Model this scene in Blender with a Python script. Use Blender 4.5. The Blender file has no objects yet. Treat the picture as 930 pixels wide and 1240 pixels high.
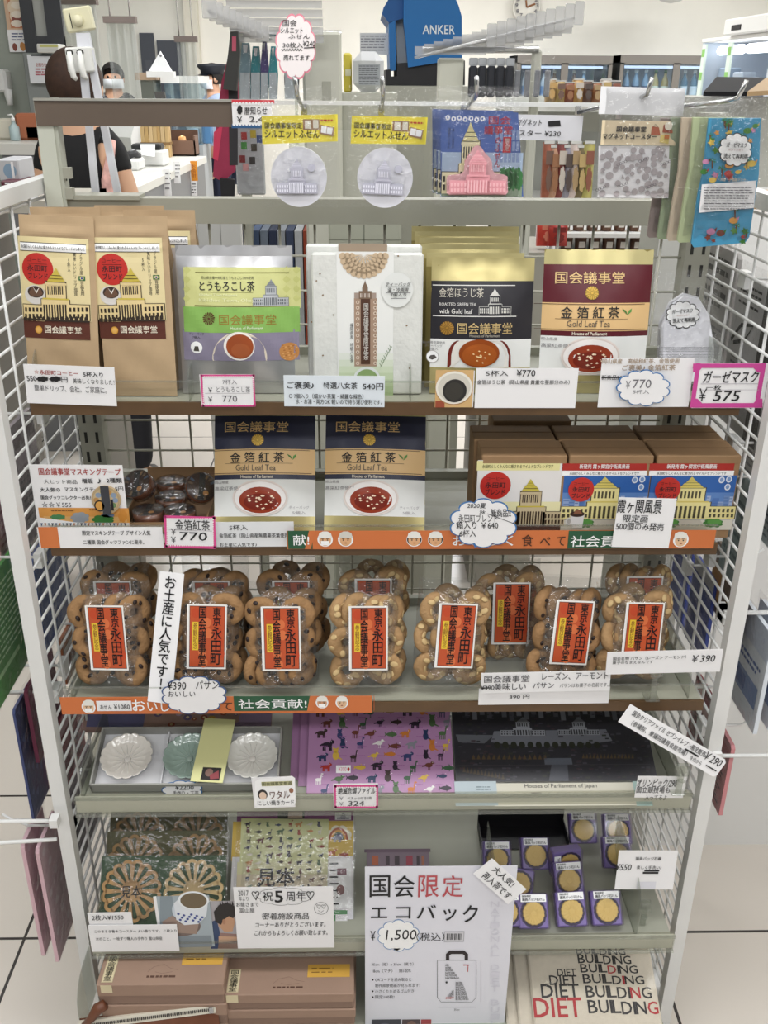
import bpy, math, random
from mathutils import Vector as V, Matrix
C = bpy.context.scene.collection
SC = bpy.context.scene
R_ = math.radians
# ---------------------------------------------------------------- camera, world, lights, exposure
F = 1159.6
PITCH, YAW, ROLL = 0.4258, 0.0215, 0.0076
EYE = V((-0.0283, 0.0, 1.5007))
FW = V((math.sin(YAW)*math.cos(PITCH), math.cos(YAW)*math.cos(PITCH), -math.sin(PITCH)))
_rt = V((math.cos(YAW), -math.sin(YAW), 0)); _up = _rt.cross(FW)
RT = _rt*math.cos(ROLL) + _up*math.sin(ROLL)
UP = _up*math.cos(ROLL) - _rt*math.sin(ROLL)
cam_data = bpy.data.cameras.new('camera'); cam = bpy.data.objects.new('camera', cam_data); C.objects.link(cam)
cam_data.sensor_fit = 'VERTICAL'; cam_data.sensor_height = 24; cam_data.lens = F/1240*24
cam_data.clip_start = 0.02; cam_data.clip_end = 60
_m = Matrix((RT, UP, -FW)).transposed().to_4x4(); _m.translation = EYE
cam.matrix_world = _m
SC.camera = cam
SC.view_settings.view_transform = 'Standard'; SC.view_settings.look = 'None'
SC.view_settings.exposure = -0.12; SC.view_settings.gamma = 1; SC.view_settings.use_curve_mapping = False
SC.cycles.use_denoising = True
SC.cycles.max_bounces = 8; SC.cycles.transparent_max_bounces = 24
SC.cycles.diffuse_bounces = 3; SC.cycles.glossy_bounces = 3; SC.cycles.transmission_bounces = 4
SC.cycles.caustics_reflective = False; SC.cycles.caustics_refractive = False
SC.cycles.sample_clamp_indirect = 4
w_ = bpy.data.worlds.new('world'); SC.world = w_; w_.use_nodes = True
w_.node_tree.nodes['Background'].inputs[0].default_value = (0.93, 0.97, 1.0, 1)
w_.node_tree.nodes['Background'].inputs[1].default_value = 0.15
def ceiling_lamp(x, y, sx, sy, power, z=2.66):
    l = bpy.data.lights.new('ceiling_lamp', 'AREA'); l.shape = 'RECTANGLE'; l.size = sx; l.size_y = sy
    l.energy = power*.42; l.color = (0.975, 0.985, 1.0)
    o = bpy.data.objects.new('ceiling_lamp', l); C.objects.link(o); o.location = (x, y, z)
    return o
for x_, y_, p_ in ((-1.3, -2.1, 22), (0.2, -2.1, 28), (1.7, -2.1, 22), (-1.5, -0.9, 34), (0.1, -0.9, 44), (1.7, -0.9, 34), (-1.5, 0.7, 30), (0.1, 0.75, 40), (1.7, 0.7, 30),  # first three, behind the camera, are an unseen row added for frontal fill
                   (-1.6, 2.6, 40), (0.4, 2.9, 40), (2.0, 2.6, 40), (-1.6, 5.2, 75), (0.4, 5.2, 75), (2.4, 5.2, 75),
                   (-1.4, 7.6, 105), (0.8, 7.6, 130), (3.0, 7.6, 130)):
    ceiling_lamp(x_, y_, 1.2, 0.35, p_)
# ---------------------------------------------------------------- measuring the place
def ray(px, py): return (FW + RT*((px-465)/F) + UP*((620-py)/F))
def PY(px, py, Y):
    d = ray(px, py); return EYE + d*((Y-EYE.y)/d.y)
def PZ(px, py, Z):
    d = ray(px, py); return EYE + d*((Z-EYE.z)/d.z)
def XP(px, Y, Z):
    k = (px-465)/F; a = RT - FW*k; d0 = V((0, Y, Z)) - EYE
    return -(a.y*d0.y + a.z*d0.z)/a.x + EYE.x
def proj(P):
    d = P-EYE; z = d.dot(FW); return (465+F*d.dot(RT)/z, 620-F*d.dot(UP)/z)
# ---------------------------------------------------------------- materials
def lin(h):
    if isinstance(h, str):
        h = h.lstrip('#'); c = [int(h[i:i+2], 16)/255 for i in (0, 2, 4)]
    else: c = [v/255 for v in h]
    return tuple(v/12.92 if v <= .04045 else ((v+.055)/1.055)**2.4 for v in c)
_mc = {}
def mat(hexc, rough=.55, metal=0.0, var=0.0, scale=30, bump=0.0, bscale=200, coat=0.0):
    key = (hexc, rough, metal, var, scale, bump, bscale, coat)
    if key in _mc: return _mc[key]
    m = bpy.data.materials.new('surface_'+hexc.strip('#')); m.use_nodes = True
    nt = m.node_tree; b = nt.nodes['Principled BSDF']; c = lin(hexc)
    b.inputs['Base Color'].default_value = (*c, 1); b.inputs['Roughness'].default_value = rough
    b.inputs['Metallic'].default_value = metal; b.inputs['Coat Weight'].default_value = coat
    m.diffuse_color = (*c, 1)
    if var or bump:
        tc = nt.nodes.new('ShaderNodeTexCoord')
        if var:
            n = nt.nodes.new('ShaderNodeTexNoise'); n.inputs['Scale'].default_value = scale; n.inputs['Detail'].default_value = 4
            nt.links.new(tc.outputs['Object'], n.inputs['Vector'])
            r = nt.nodes.new('ShaderNodeValToRGB')
            r.color_ramp.elements[0].position = .3; r.color_ramp.elements[1].position = .7
            r.color_ramp.elements[0].color = (*[max(0, v*(1-var)) for v in c], 1)
            r.color_ramp.elements[1].color = (*[min(1, v*(1+var)) for v in c], 1)
            nt.links.new(n.outputs['Fac'], r.inputs['Fac']); nt.links.new(r.outputs['Color'], b.inputs['Base Color'])
        if bump:
            n2 = nt.nodes.new('ShaderNodeTexNoise'); n2.inputs['Scale'].default_value = bscale; n2.inputs['Detail'].default_value = 3
            nt.links.new(tc.outputs['Object'], n2.inputs['Vector'])
            bp = nt.nodes.new('ShaderNodeBump'); bp.inputs['Strength'].default_value = bump; bp.inputs['Distance'].default_value = .002
            nt.links.new(n2.outputs['Fac'], bp.inputs['Height']); nt.links.new(bp.outputs['Normal'], b.inputs['Normal'])
    _mc[key] = m; return m
def clear(name, tint='ffffff', body=.05, gloss=.10, rough=.06, bodycol='ffffff', bump=0.0, bscale=40):
    key = ('clear', name)
    if key in _mc: return _mc[key]
    m = bpy.data.materials.new(name); m.use_nodes = True; nt = m.node_tree; nt.nodes.clear()
    out = nt.nodes.new('ShaderNodeOutputMaterial')
    tr = nt.nodes.new('ShaderNodeBsdfTransparent'); tr.inputs[0].default_value = (*lin(tint), 1)
    df = nt.nodes.new('ShaderNodeBsdfDiffuse'); df.inputs[0].default_value = (*lin(bodycol), 1)
    gl = nt.nodes.new('ShaderNodeBsdfGlossy'); gl.inputs['Roughness'].default_value = rough
    lw = nt.nodes.new('ShaderNodeLayerWeight'); lw.inputs['Blend'].default_value = .25
    ma = nt.nodes.new('ShaderNodeMath'); ma.operation = 'MULTIPLY_ADD'; ma.inputs[1].default_value = .22; ma.inputs[2].default_value = gloss
    m1 = nt.nodes.new('ShaderNodeMixShader'); m1.inputs[0].default_value = body
    m2 = nt.nodes.new('ShaderNodeMixShader')
    L = nt.links.new
    L(tr.outputs[0], m1.inputs[1]); L(df.outputs[0], m1.inputs[2]); L(lw.outputs['Fresnel'], ma.inputs[0]); L(ma.outputs[0], m2.inputs[0])
    L(m1.outputs[0], m2.inputs[1]); L(gl.outputs[0], m2.inputs[2]); L(m2.outputs[0], out.inputs[0])
    if bump:
        tc = nt.nodes.new('ShaderNodeTexCoord'); n2 = nt.nodes.new('ShaderNodeTexNoise'); n2.inputs['Scale'].default_value = bscale
        L(tc.outputs['Object'], n2.inputs['Vector']); bp = nt.nodes.new('ShaderNodeBump'); bp.inputs['Strength'].default_value = bump; bp.inputs['Distance'].default_value = .01
        L(n2.outputs['Fac'], bp.inputs['Height']); L(bp.outputs['Normal'], gl.inputs['Normal']); L(bp.outputs['Normal'], lw.inputs['Normal']); ma.inputs[1].default_value = .45
    _mc[key] = m; return m
def emit(hexc, s):
    key = ('emit', hexc, s)
    if key in _mc: return _mc[key]
    m = bpy.data.materials.new('lamp_tube'); m.use_nodes = True; nt = m.node_tree; nt.nodes.clear()
    out = nt.nodes.new('ShaderNodeOutputMaterial'); e = nt.nodes.new('ShaderNodeEmission')
    e.inputs[0].default_value = (*lin(hexc), 1); e.inputs[1].default_value = s
    nt.links.new(e.outputs[0], out.inputs[0]); _mc[key] = m; return m
FILM = clear('thin_clear_film', 'fdfdfd', .03, .045, .07, bump=.55, bscale=55)
SMOOTH = clear('smooth_clear_film', 'ffffff', .01, .02, .05)
CRIMP2 = clear('loose_clear_film', 'fafafa', .045, .085, .05, bump=1.0, bscale=75)
CRIMP = clear('crinkled_clear_film', 'fefefe', .012, .025, .07, bump=1.0, bscale=90)
ACRYL = clear('clear_acrylic', 'eef0ec', .05, .05, .04)
PEGM = clear('clear_peg', 'ffffff', .34, .16, .05, 'ffffff')
RAIL = clear('clear_price_rail', 'f3f3ee', .05, .045, .10, bodycol='d8d6cc')
INK = mat('#1c1b1d', .6); GREYINK = mat('#77757a', .6); PAPER = mat('#f4f3f4', .6); WHITE = mat('#ffffff', .5)
RED = mat('#c22a22', .5); PINK = mat('#dd4c90', .55); CREAM = mat('#f3e2b0', .5); BLUE = mat('#3f78b4', .55); LPINK = mat('#ea8fa6', .55)
GOLDINK = mat('#b98a3a', .4, .3); STEEL = mat('#c9cacb', .2, .9); WHITEMETAL = mat('#e8e8e6', .4)
# ---------------------------------------------------------------- objects, parts and properties
def setp(o, label=None, cat=None, group=None, kind=None):
    if label: o['label'] = label
    if cat: o['category'] = cat
    if group: o['group'] = group
    if kind: o['kind'] = kind
    return o
def thing(name, label, cat, M=None, group=None):
    o = bpy.data.objects.new(name, None); o.empty_display_size = .03; C.objects.link(o)
    if M is not None: o.matrix_world = M if isinstance(M, Matrix) else Matrix.Translation(V(M))
    return setp(o, label, cat, group)
def dup(root, M, label=None, group=None, skip=()):
    r = root.copy(); C.objects.link(r); r.matrix_world = M if isinstance(M, Matrix) else Matrix.Translation(V(M))
    if label: r['label'] = label
    if group: r['group'] = group
    for ch in list(root.children):
        if ch.name.split('.')[0] in skip: continue
        c = ch.copy(); C.objects.link(c); c.parent = r
        for g in list(ch.children):
            d = g.copy(); C.objects.link(d); d.parent = c
    return r
# ---------------------------------------------------------------- lettering
_tc = {}
def glyphs(s, bold=0.0, res=2):
    k = (s, bold, res)
    if k in _tc: return _tc[k]
    cu = bpy.data.curves.new('t', 'FONT'); cu.body = s; cu.size = 1; cu.resolution_u = res; cu.offset = bold; cu.fill_mode = 'FRONT'
    ob = bpy.data.objects.new('t', cu); me = ob.to_mesh()
    vs = [(v.co.x, v.co.y) for v in me.vertices]; fs = [tuple(p.vertices) for p in me.polygons]
    ob.to_mesh_clear(); bpy.data.objects.remove(ob); bpy.data.curves.remove(cu)
    if not vs: vs = [(0, 0)]; fs = []
    bb = (min(v[0] for v in vs), min(v[1] for v in vs), max(v[0] for v in vs), max(v[1] for v in vs))
    _tc[k] = (vs, fs, bb); return _tc[k]
# ---------------------------------------------------------------- frames on flat faces
class Fr:
    def __init__(s, O, x, y, w=.1, h=.1):
        s.O = V(O); s.x = V(x).normalized(); s.n = s.x.cross(V(y)).normalized(); s.y = s.n.cross(s.x); s.w = w; s.h = h
    @property
    def M(s):
        m = Matrix((s.x, s.y, s.n)).transposed().to_4x4(); m.translation = s.O; return m
    def L(s, px, py):
        d = ray(px, py); t = (s.O-EYE).dot(s.n)/d.dot(s.n); p = EYE+d*t-s.O
        return p.dot(s.x), p.dot(s.y)
def axes(lean=0, turn=0, roll=0):
    l, t = R_(lean), R_(turn)
    x = V((math.cos(t), math.sin(t), 0)); b = V((-math.sin(t), math.cos(t), 0))
    y = V((0, 0, 1))*math.cos(l)+b*math.sin(l)
    r = R_(roll); return x*math.cos(r)+y*math.sin(r), y*math.cos(r)-x*math.sin(r)
def stand(xl, xr, ytop, Y, Z, lean=8, turn=0, roll=0):
    """a face whose bottom edge rests on height Z at depth Y"""
    x, y = axes(lean, turn, roll)
    a, b = XP(xl, Y, Z), XP(xr, Y, Z); w = (b-a)
    f = Fr(V(((a+b)/2, Y, Z)), x, y, w, .1); f.h = f.L((xl+xr)/2, ytop)[1]; return f
def hang(x0, y0, x1, y1, Y, lean=0, turn=0, roll=0):
    """a face hanging at depth Y, spanning a measured box; origin at the middle of its bottom edge"""
    x, y = axes(lean, turn, roll)
    c = PY((x0+x1)/2, y1, Y); f = Fr(c, x, y)
    f.w = abs(f.L(x1, (y0+y1)/2)[0]-f.L(x0, (y0+y1)/2)[0]); f.h = f.L((x0+x1)/2, y0)[1]; return f
def lay(xl, xr, ynear, yfar, Z, turn=0):
    """a face lying flat at height Z"""
    P = PZ((xl+xr)/2, ynear, Z); t = R_(turn)
    f = Fr(P, (math.cos(t), math.sin(t), 0), (-math.sin(t), math.cos(t), 0))
    f.w = abs(f.L(xr, ynear)[0]-f.L(xl, ynear)[0]); f.h = f.L((xl+xr)/2, yfar)[1]; return f
# ---------------------------------------------------------------- mesh collector
class G:
    def __init__(s, fr=None, uv=False):
        s.v = []; s.f = []; s.m = []; s.mats = []; s.sm = []; s.fr = fr; s.uv = uv; s.zf = None; s.z = .0004; s.o = (0, 0, 1)
    def mi(s, m):
        if m not in s.mats: s.mats.append(m)
        return s.mats.index(m)
    def add(s, vs, fs, m, smooth=False):
        b = len(s.v); k = s.mi(m); s.v += [tuple(p) for p in vs]
        for f in fs: s.f.append(tuple(b+i for i in f)); s.m.append(k); s.sm.append(smooth)
        return s
    def box(s, x0, x1, y0, y1, z0, z1, m):
        v = [(x, y, z) for z in (z0, z1) for y in (y0, y1) for x in (x0, x1)]
        return s.add(v, [(0, 2, 3, 1), (4, 5, 7, 6), (0, 1, 5, 4), (2, 6, 7, 3), (0, 4, 6, 2), (1, 3, 7, 5)], m)
    def bev(s, x0, x1, y0, y1, z0, z1, m, r=.002):
        """box with chamfered edges in x-y and softened top"""
        o = [(x0+r, y0), (x1-r, y0), (x1, y0+r), (x1, y1-r), (x1-r, y1), (x0+r, y1), (x0, y1-r), (x0, y0+r)]
        i = [(min(max(x, x0+r), x1-r), min(max(y, y0+r), y1-r)) for x, y in o]
        n = 8; vs = [(*p, z0) for p in i]+[(*p, z0+r) for p in o]+[(*p, z1-r) for p in o]+[(*p, z1) for p in i]
        fs = [tuple(range(n))[::-1], tuple(range(3*n, 4*n))]
        for a in range(3):
            for k in range(n): fs.append((a*n+k, a*n+(k+1) % n, (a+1)*n+(k+1) % n, (a+1)*n+k))
        return s.add(vs, fs, m)
    def tube(s, pts, r, m, n=8, closed=False, sq=False):
        pts = [V(p) for p in pts]; N = len(pts); vs = []; prev = None
        if sq: n = 4
        for i, p in enumerate(pts):
            a = pts[(i-1) % N] if (i > 0 or closed) else p; b = pts[(i+1) % N] if (i < N-1 or closed) else p
            t = (b-a).normalized()
            if prev is None: u = t.orthogonal().normalized() if not sq else (V((1, 0, 0)).cross(t) if abs(t.x) < .9 else V((0, 1, 0)).cross(t)).normalized()
            else: u = (prev - t*prev.dot(t)).normalized()
            prev = u; w = t.cross(u); rr = r[i] if isinstance(r, (list, tuple)) else r
            for k in range(n):
                an = 2*math.pi*(k+(.5 if sq else 0))/n; q = p+u*(math.cos(an)*rr*(1.414 if sq else 1))+w*(math.sin(an)*rr*(1.414 if sq else 1)); vs.append(q)
        fs = []
        for i in range(N if closed else N-1):
            for k in range(n):
                a, b = i*n, ((i+1) % N)*n; fs.append((a+k, a+(k+1) % n, b+(k+1) % n, b+k))
        if not closed: fs += [tuple(range(n))[::-1], tuple(range((N-1)*n, N*n))]
        return s.add(vs, fs, m, not sq)
    def lathe(s, prof, m, n=24, M=None, cap=True, smooth=True, flute=0, nf=16):
        vs = []
        for r, z in prof:
            for k in range(n):
                a = 2*math.pi*k/n; rr = r*(1+flute*abs(math.sin(a*nf/2))) if r > .001 else r
                p = V((rr*math.cos(a), rr*math.sin(a), z)); vs.append(M @ p if M else p)
        fs = [(i*n+k, i*n+(k+1) % n, (i+1)*n+(k+1) % n, (i+1)*n+k) for i in range(len(prof)-1) for k in range(n)]
        if cap: fs += [tuple(range(n))[::-1], tuple(range((len(prof)-1)*n, len(prof)*n))]
        return s.add(vs, fs, m, smooth)
    # --- marks printed on the face (x to the right, y up, z out of the face)
    def c(s, x, y):
        if s.uv: return ((x-.5)*s.fr.w, y*s.fr.h)
        return s.fr.L(s.o[0]+x/s.o[2], s.o[1]+y/s.o[2])
    def bx(s, x0, y0, x1, y1):
        xc, yc = (x0+x1)/2, (y0+y1)/2; cx, cy = s.c(xc, yc)
        a, b = s.c(x0, yc), s.c(x1, yc); p, q = s.c(xc, y0), s.c(xc, y1)
        w = math.hypot(b[0]-a[0], b[1]-a[1])/2; h = math.hypot(q[0]-p[0], q[1]-p[1])/2
        return cx, cy, w, h
    def lift(s, pts, k=1):
        z = s.z*k; return [(x, y, z+(s.zf(x, y) if s.zf else 0)) for x, y in pts]
    def R(s, x0, y0, x1, y1, m, k=1):
        cx, cy, w, h = s.bx(x0, y0, x1, y1); nx, ny = (min(40, 1+int(w/.002)), min(40, 1+int(h/.003))) if s.zf else (1, 1)
        vs = s.lift([(cx-w+2*w*i/nx, cy-h+2*h*j/ny) for j in range(ny+1) for i in range(nx+1)], k)
        return s.add(vs, [(j*(nx+1)+i, j*(nx+1)+i+1, (j+1)*(nx+1)+i+1, (j+1)*(nx+1)+i) for j in range(ny) for i in range(nx)], m)
    def P(s, pts, m, k=1, local=False):
        q = pts if local else [s.c(*p) for p in pts]
        a = sum(q[i][0]*q[(i+1) % len(q)][1]-q[(i+1) % len(q)][0]*q[i][1] for i in range(len(q)))
        if a < 0: q = q[::-1]
        return s.add(s.lift(q, k), [tuple(range(len(q)))], m)
    def D(s, x0, y0, x1, y1, m, k=1, n=28, a0=0, a1=360, inner=0):
        """ellipse (or ring, or sector) filling a box"""
        cx, cy, w, h = s.bx(x0, y0, x1, y1); full = a1-a0 >= 360; N = n if full else n+1
        an = [R_(a0+(a1-a0)*i/n) for i in range(N)]; rs = ([1, .75, .5, .25, 0] if s.zf else [1, .5, 0]) if not inner else [1, inner]
        q = [(cx+w*r*math.cos(a), cy+h*r*math.sin(a)) for r in rs for a in an]
        fs = [(j*N+i, (j+1)*N+i, (j+1)*N+(i+1) % N, j*N+(i+1) % N) for j in range(len(rs)-1) for i in range(N if full else N-1)]
        return s.add(s.lift(q, k), [f[::-1] for f in fs], m)
    def T(s, t, x0, y0, x1, y1, m, bold=0.0, k=2, vert=False, shear=0.0, jig=0.0):
        cx, cy, w, h = s.bx(x0, y0, x1, y1)
        if vert:
            n = len(t); ch = 2*h/n; sc = min(2*w, ch*1.15)
            for i, chh in enumerate(t):
                if chh == ' ': continue
                vs, fs, bb = glyphs(chh, 0); mx, my = (bb[0]+bb[2])/2, .36
                if chh in 'ーー|': q = [((v[1]-(bb[1]+bb[3])/2), -(v[0]-mx)) for v in vs]
                else: q = [(v[0]-mx, v[1]-my) for v in vs]
                kx = 2*w; ky = ch*1.08
                for dd in ((0, 0), (bold, 0), (bold*.5, bold)) if bold > .004 else ((0, 0),): s.add(s.lift([(cx+(a+dd[0])*kx, cy+h-ch*(i+.5)+(b+dd[1])*ky) for a, b in q], k+dd[0]*4+dd[1]*2), fs, m)
            return s
        vs, fs, bb = glyphs(t, 0); bw, bh = max(bb[2]-bb[0], 1e-4), max(bb[3]-bb[1], 1e-4)
        q = []
        for a, b in vs:
            u, v = (a-bb[0])/bw*2-1, (b-bb[1])/bh*2-1
            q.append((cx+w*u+shear*h*v+(jig*h*math.sin(u*17+v*3) if jig else 0), cy+h*v+(jig*h*math.sin(u*11+1) if jig else 0)))
        s.add(s.lift(q, k), fs, m)
        if bold > .004:
            em = 2*h/bh*min(.03, bold*.9)
            for i, (dx, dy) in enumerate(((em, 0), (0, em), (em, em))): s.add(s.lift([(a+dx, b+dy) for a, b in q], k+.06*(i+1)), fs, m)
        return s
    def Ln(s, pts, wd, m, k=2, closed=False):
        """stroke of width wd (metres) through measured points"""
        q = [s.c(*p) for p in pts]; q = q+[q[0]] if closed else q; L = []; Rr = []
        for i, p in enumerate(q):
            a = q[max(i-1, 0)]; b = q[min(i+1, len(q)-1)]
            if closed and i in (0, len(q)-1): a, b = q[-2], q[1]
            dx, dy = b[0]-a[0], b[1]-a[1]; l = math.hypot(dx, dy) or 1; nx, ny = -dy/l*wd/2, dx/l*wd/2
            L.append((p[0]+nx, p[1]+ny)); Rr.append((p[0]-nx, p[1]-ny))
        n = len(q); return s.add(s.lift(Rr+L, k), [(i, i+1, n+i+1, n+i) for i in range(n-1)], m)
    def lines(s, x0, y0, x1, y1, n, m, fill=.45, seed=1, k=2, dash=True):
        """rows of print too small to read"""
        rnd = random.Random(seed); st = (y1-y0)/n
        for i in range(n):
            ya = y0+st*(i+.5-fill/2); yb = ya+st*fill; x = x0; end = x1-(x1-x0)*rnd.uniform(0, .18)
            while x < end:
                l = abs(st)*rnd.uniform(.5, 2.2); sx = 1 if x1 > x0 else -1
                s.R(x, ya, min(x+l, end), yb, m, k); x += l+abs(st)*.3
        return s
    def slab(s, m, t=.0006, x0=None, x1=None, y0=0, y1=None, back=None):
        """the sheet or card itself, filling the frame"""
        w = s.fr.w/2; return s.box(-w if x0 is None else x0, w if x1 is None else x1, y0, s.fr.h if y1 is None else y1, -t, 0, m)
    def build(s, name, parent=None, M=None, **kw):
        me = bpy.data.meshes.new(name); me.from_pydata(s.v, [], s.f)
        for m in s.mats: me.materials.append(m)
        me.polygons.foreach_set('material_index', s.m); me.polygons.foreach_set('use_smooth', s.sm); me.update()
        o = bpy.data.objects.new(name, me); C.objects.link(o)
        if parent: o.parent = parent
        elif M is not None: o.matrix_world = M if isinstance(M, Matrix) else Matrix.Translation(V(M))
        return setp(o, kw.get('label'), kw.get('cat'), kw.get('group'), kw.get('kind'))
def ext(g, pts, m, t, z=0.0, local=False):
    q = pts if local else [g.c(*p) for p in pts]; n = len(q)
    if sum(q[i][0]*q[(i+1) % n][1]-q[(i+1) % n][0]*q[i][1] for i in range(n)) < 0: q = q[::-1]
    g.add([(x, y, z) for x, y in q]+[(x, y, z-t) for x, y in q], [tuple(range(n)), tuple(range(n, 2*n))[::-1]]+[(i, n+i, n+(i+1) % n, (i+1) % n) for i in range(n)], m)
def cloud(cx, cy, rx, ry, n=11, amp=.10, ph=0.0):
    N = n*8; out = []
    for i in range(N):
        a = 2*math.pi*i/N+ph; b = abs(math.sin(n*(a-ph)/2)); r = 1-amp+amp*1.6*b**.6
        out.append((cx+rx*r*math.cos(a), cy+ry*r*math.sin(a)))
    return out
def sheet(w, h, nx, ny, zf, m, y0=0.0):
    g = G(); vs = [(-w/2+w*i/nx, y0+h*j/ny, zf(i/nx, j/ny)) for j in range(ny+1) for i in range(nx+1)]
    g.add(vs, [(j*(nx+1)+i, j*(nx+1)+i+1, (j+1)*(nx+1)+i+1, (j+1)*(nx+1)+i) for j in range(ny) for i in range(nx)], m, True)
    return g

def at(g, ox, oy, sc):
    g.o = (ox, oy, sc); return g
# ---------------------------------------------------------------- drawings that recur on the packaging
def diet(g, x0, y0, x1, y1, body='efe3b0', roof='cdb94a', dark='4a4030', k=2, cols=7, wins=5):
    """the domed parliament building, drawn in a box; y0 is the top"""
    B, Rf, Dk = (m if not isinstance(m, str) else mat(m, .5) for m in (body, roof, dark))
    X = lambda u: x0+(x1-x0)*u; Y = lambda v: y1+(y0-y1)*v
    r = lambda u0, v0, u1, v1, m, kk: g.R(X(u0), Y(v1), X(u1), Y(v0), m, kk)
    e = .012
    for u0, v0, u1, v1 in ((0, 0, .33, .30), (.67, 0, 1, .30), (.29, 0, .71, .40), (.35, .40, .65, .74)): r(u0-e, v0, u1+e, v1+e, Dk, k)
    for u0, v0, u1, v1 in ((0, 0, .33, .30), (.67, 0, 1, .30), (.29, 0, .71, .40), (.35, .40, .65, .74)): r(u0, v0, u1, v1, B, k+.5)
    for i in range(wins):
        for s in (0, .685):
            u = .02+s+i*.30/wins
            for v in (.05, .17): r(u, v, u+.16/wins, v+.08, Dk, k+1)
    for i in range(cols):
        u = .315+i*.37/cols; r(u, .03, u+.2/cols, .31, Dk, k+1)
    for i in range(cols-1):
        u = .375+i*.25/(cols-1); r(u, .50, u+.13/(cols-1), .66, Dk, k+1)
    r(.30, .40, .70, .43, Rf, k+1); r(.34, .68, .66, .72, B, k+1.3)
    for i, (a, b, v) in enumerate(((.36, .32, .74), (.39, .36, .80), (.43, .40, .86))):
        h = .06; g.P([(X(.5-(.5-a)), Y(v)), (X(.5+(.5-a)), Y(v)), (X(.5+(.5-a)-.03), Y(v+h)), (X(a+.03), Y(v+h))], Rf, k+1)
    g.P([(X(.455), Y(.91)), (X(.545), Y(.91)), (X(.505), Y(1)), (X(.495), Y(1))], Rf, k+1)
    for v in (.735, .80, .86): r(.35+(v-.73)*.55, v-.004, .65-(v-.73)*.55, v+.006, Dk, k+1.5)
def chrys(g, cx, cy, r, m, dk, n=16, k=2, ry=None):
    ry = ry or r; g.D(cx-r, cy-ry, cx+r, cy+ry, dk, k)
    for i in range(n):
        a = 2*math.pi*(i+.5)/n; b = math.pi/n*.8
        pt = [(cx+r*q*math.cos(a+t*b), cy+ry*q*math.sin(a+t*b)) for q, t in ((.22, -.5), (.8, -1), (.95, -.6), (1, 0), (.95, .6), (.8, 1), (.22, .5))]
        g.P(pt, m, k+.6)
    g.D(cx-r*.2, cy-ry*.2, cx+r*.2, cy+ry*.2, m, k+1, 14)
def cup(g, x0, y0, x1, y1, tea='9a3a20', k=2, saucer=None, flecks=0, glass='f6efe9', seed=3):
    w, h = x1-x0, y1-y0
    if saucer: g.D(x0-w*.22, y0+h*.1, x1+w*.22, y1+h*.15, mat(saucer, .4), k)
    g.D(x0, y0, x1, y1, mat(glass, .3), k+.4); g.D(x0+w*.02, y0+h*.03, x1-w*.02, y1-h*.03, mat('e3d6cf', .3), k+.6)
    g.D(x0+w*.04, y0+h*.06, x1-w*.04, y1-h*.06, mat('faf5f2', .3), k+.8)
    g.D(x0+w*.12, y0+h*.2, x1-w*.12, y1-h*.08, mat(tea, .3), k+1); g.D(x0+w*.2, y0+h*.38, x1-w*.2, y1-h*.16, mat('7c2413' if tea == '9a3a20' else tea, .3), k+1.2)
    rd = random.Random(seed)
    for i in range(flecks):
        a = rd.uniform(0, 6.28); q = rd.uniform(0, .27); x = x0+w*(.5+q*math.cos(a)); y = y0+h*(.55+q*.9*math.sin(a)); d = w*rd.uniform(.012, .03)
        g.P([(x-d, y), (x, y+d*.6), (x+d*1.2, y+d*.1), (x+d*.2, y-d*.7)], mat('ffe9cc', .3), k+1.6)
def pouch(fr, bands, depth=.012, nx=16, wr=.0007, seed=1, top=.06, back='b0a060'):
    """a filled sealed bag: bands of colour up the front, flat at its seals; art is pressed onto the front"""
    w, h = fr.w, fr.h; ph = seed*1.7
    def zf(x, y):
        u = min(1, max(-1, 2*x/w)); v = min(1, max(0, y/h)); e = (1-u*u)
        b = max(0, math.sin(math.pi*min(1, v/(1-top))) if v < 1-top else 0)**.8
        return depth*e*b + wr*math.sin(x*190+ph+y*40)*math.sin(y*120+ph)*(.7 if v > .85 else .5)
    g = G(fr); g.zf = zf
    for v0, v1, m in bands:
        ny = max(1, int(h*(v1-v0)/.009)); vs = []
        for j in range(ny+1):
            y = h*(v0+(v1-v0)*j/ny)
            for i in range(nx+1):
                x = -w/2+w*i/nx; vs.append((x, y, zf(x, y)))
        g.add(vs, [(j*(nx+1)+i, j*(nx+1)+i+1, (j+1)*(nx+1)+i+1, (j+1)*(nx+1)+i) for j in range(ny) for i in range(nx)], m, True)
    n = 8; bm = mat(back, .35, .6); vs = []
    for j in range(n+1):
        for i in range(n+1):
            x = -w/2+w*i/n; y = h*j/n; vs.append((x, y, -.0003-.6*depth*max(0, (1-(2*x/w)**2))*max(0, math.sin(math.pi*j/n))))
    g.add(vs, [(j*(n+1)+i, (j+1)*(n+1)+i, (j+1)*(n+1)+i+1, j*(n+1)+i+1) for j in range(n) for i in range(n)], bm, True)
    return g
def V_(fr, o, y, x=None):
    """height fraction on a frame of a measured row"""
    px = o[0]+x/o[2] if x is not None else proj(fr.O)[0]
    return max(0, min(1, fr.L(px, o[1]+y/o[2])[1]/fr.h))
def card(name, label, fr, draw, o=(0, 0, 1), cat='price card', paper=PAPER, t=.0006, group=None, parent=None, M=None, sheet_=True):
    g = at(G(fr), *o)
    if sheet_: g.slab(paper, t)
    draw(g)
    return g.build(name, M=M or fr.M, label=label, cat=cat, group=group)
def border(g, x0, y0, x1, y1, m, w, k=1.2):
    g.R(x0, y0, x1, y0+w, m, k); g.R(x0, y1-w, x1, y1, m, k); g.R(x0, y0, x0+w, y1, m, k); g.R(x1-w, y0, x1, y1, m, k)
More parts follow.
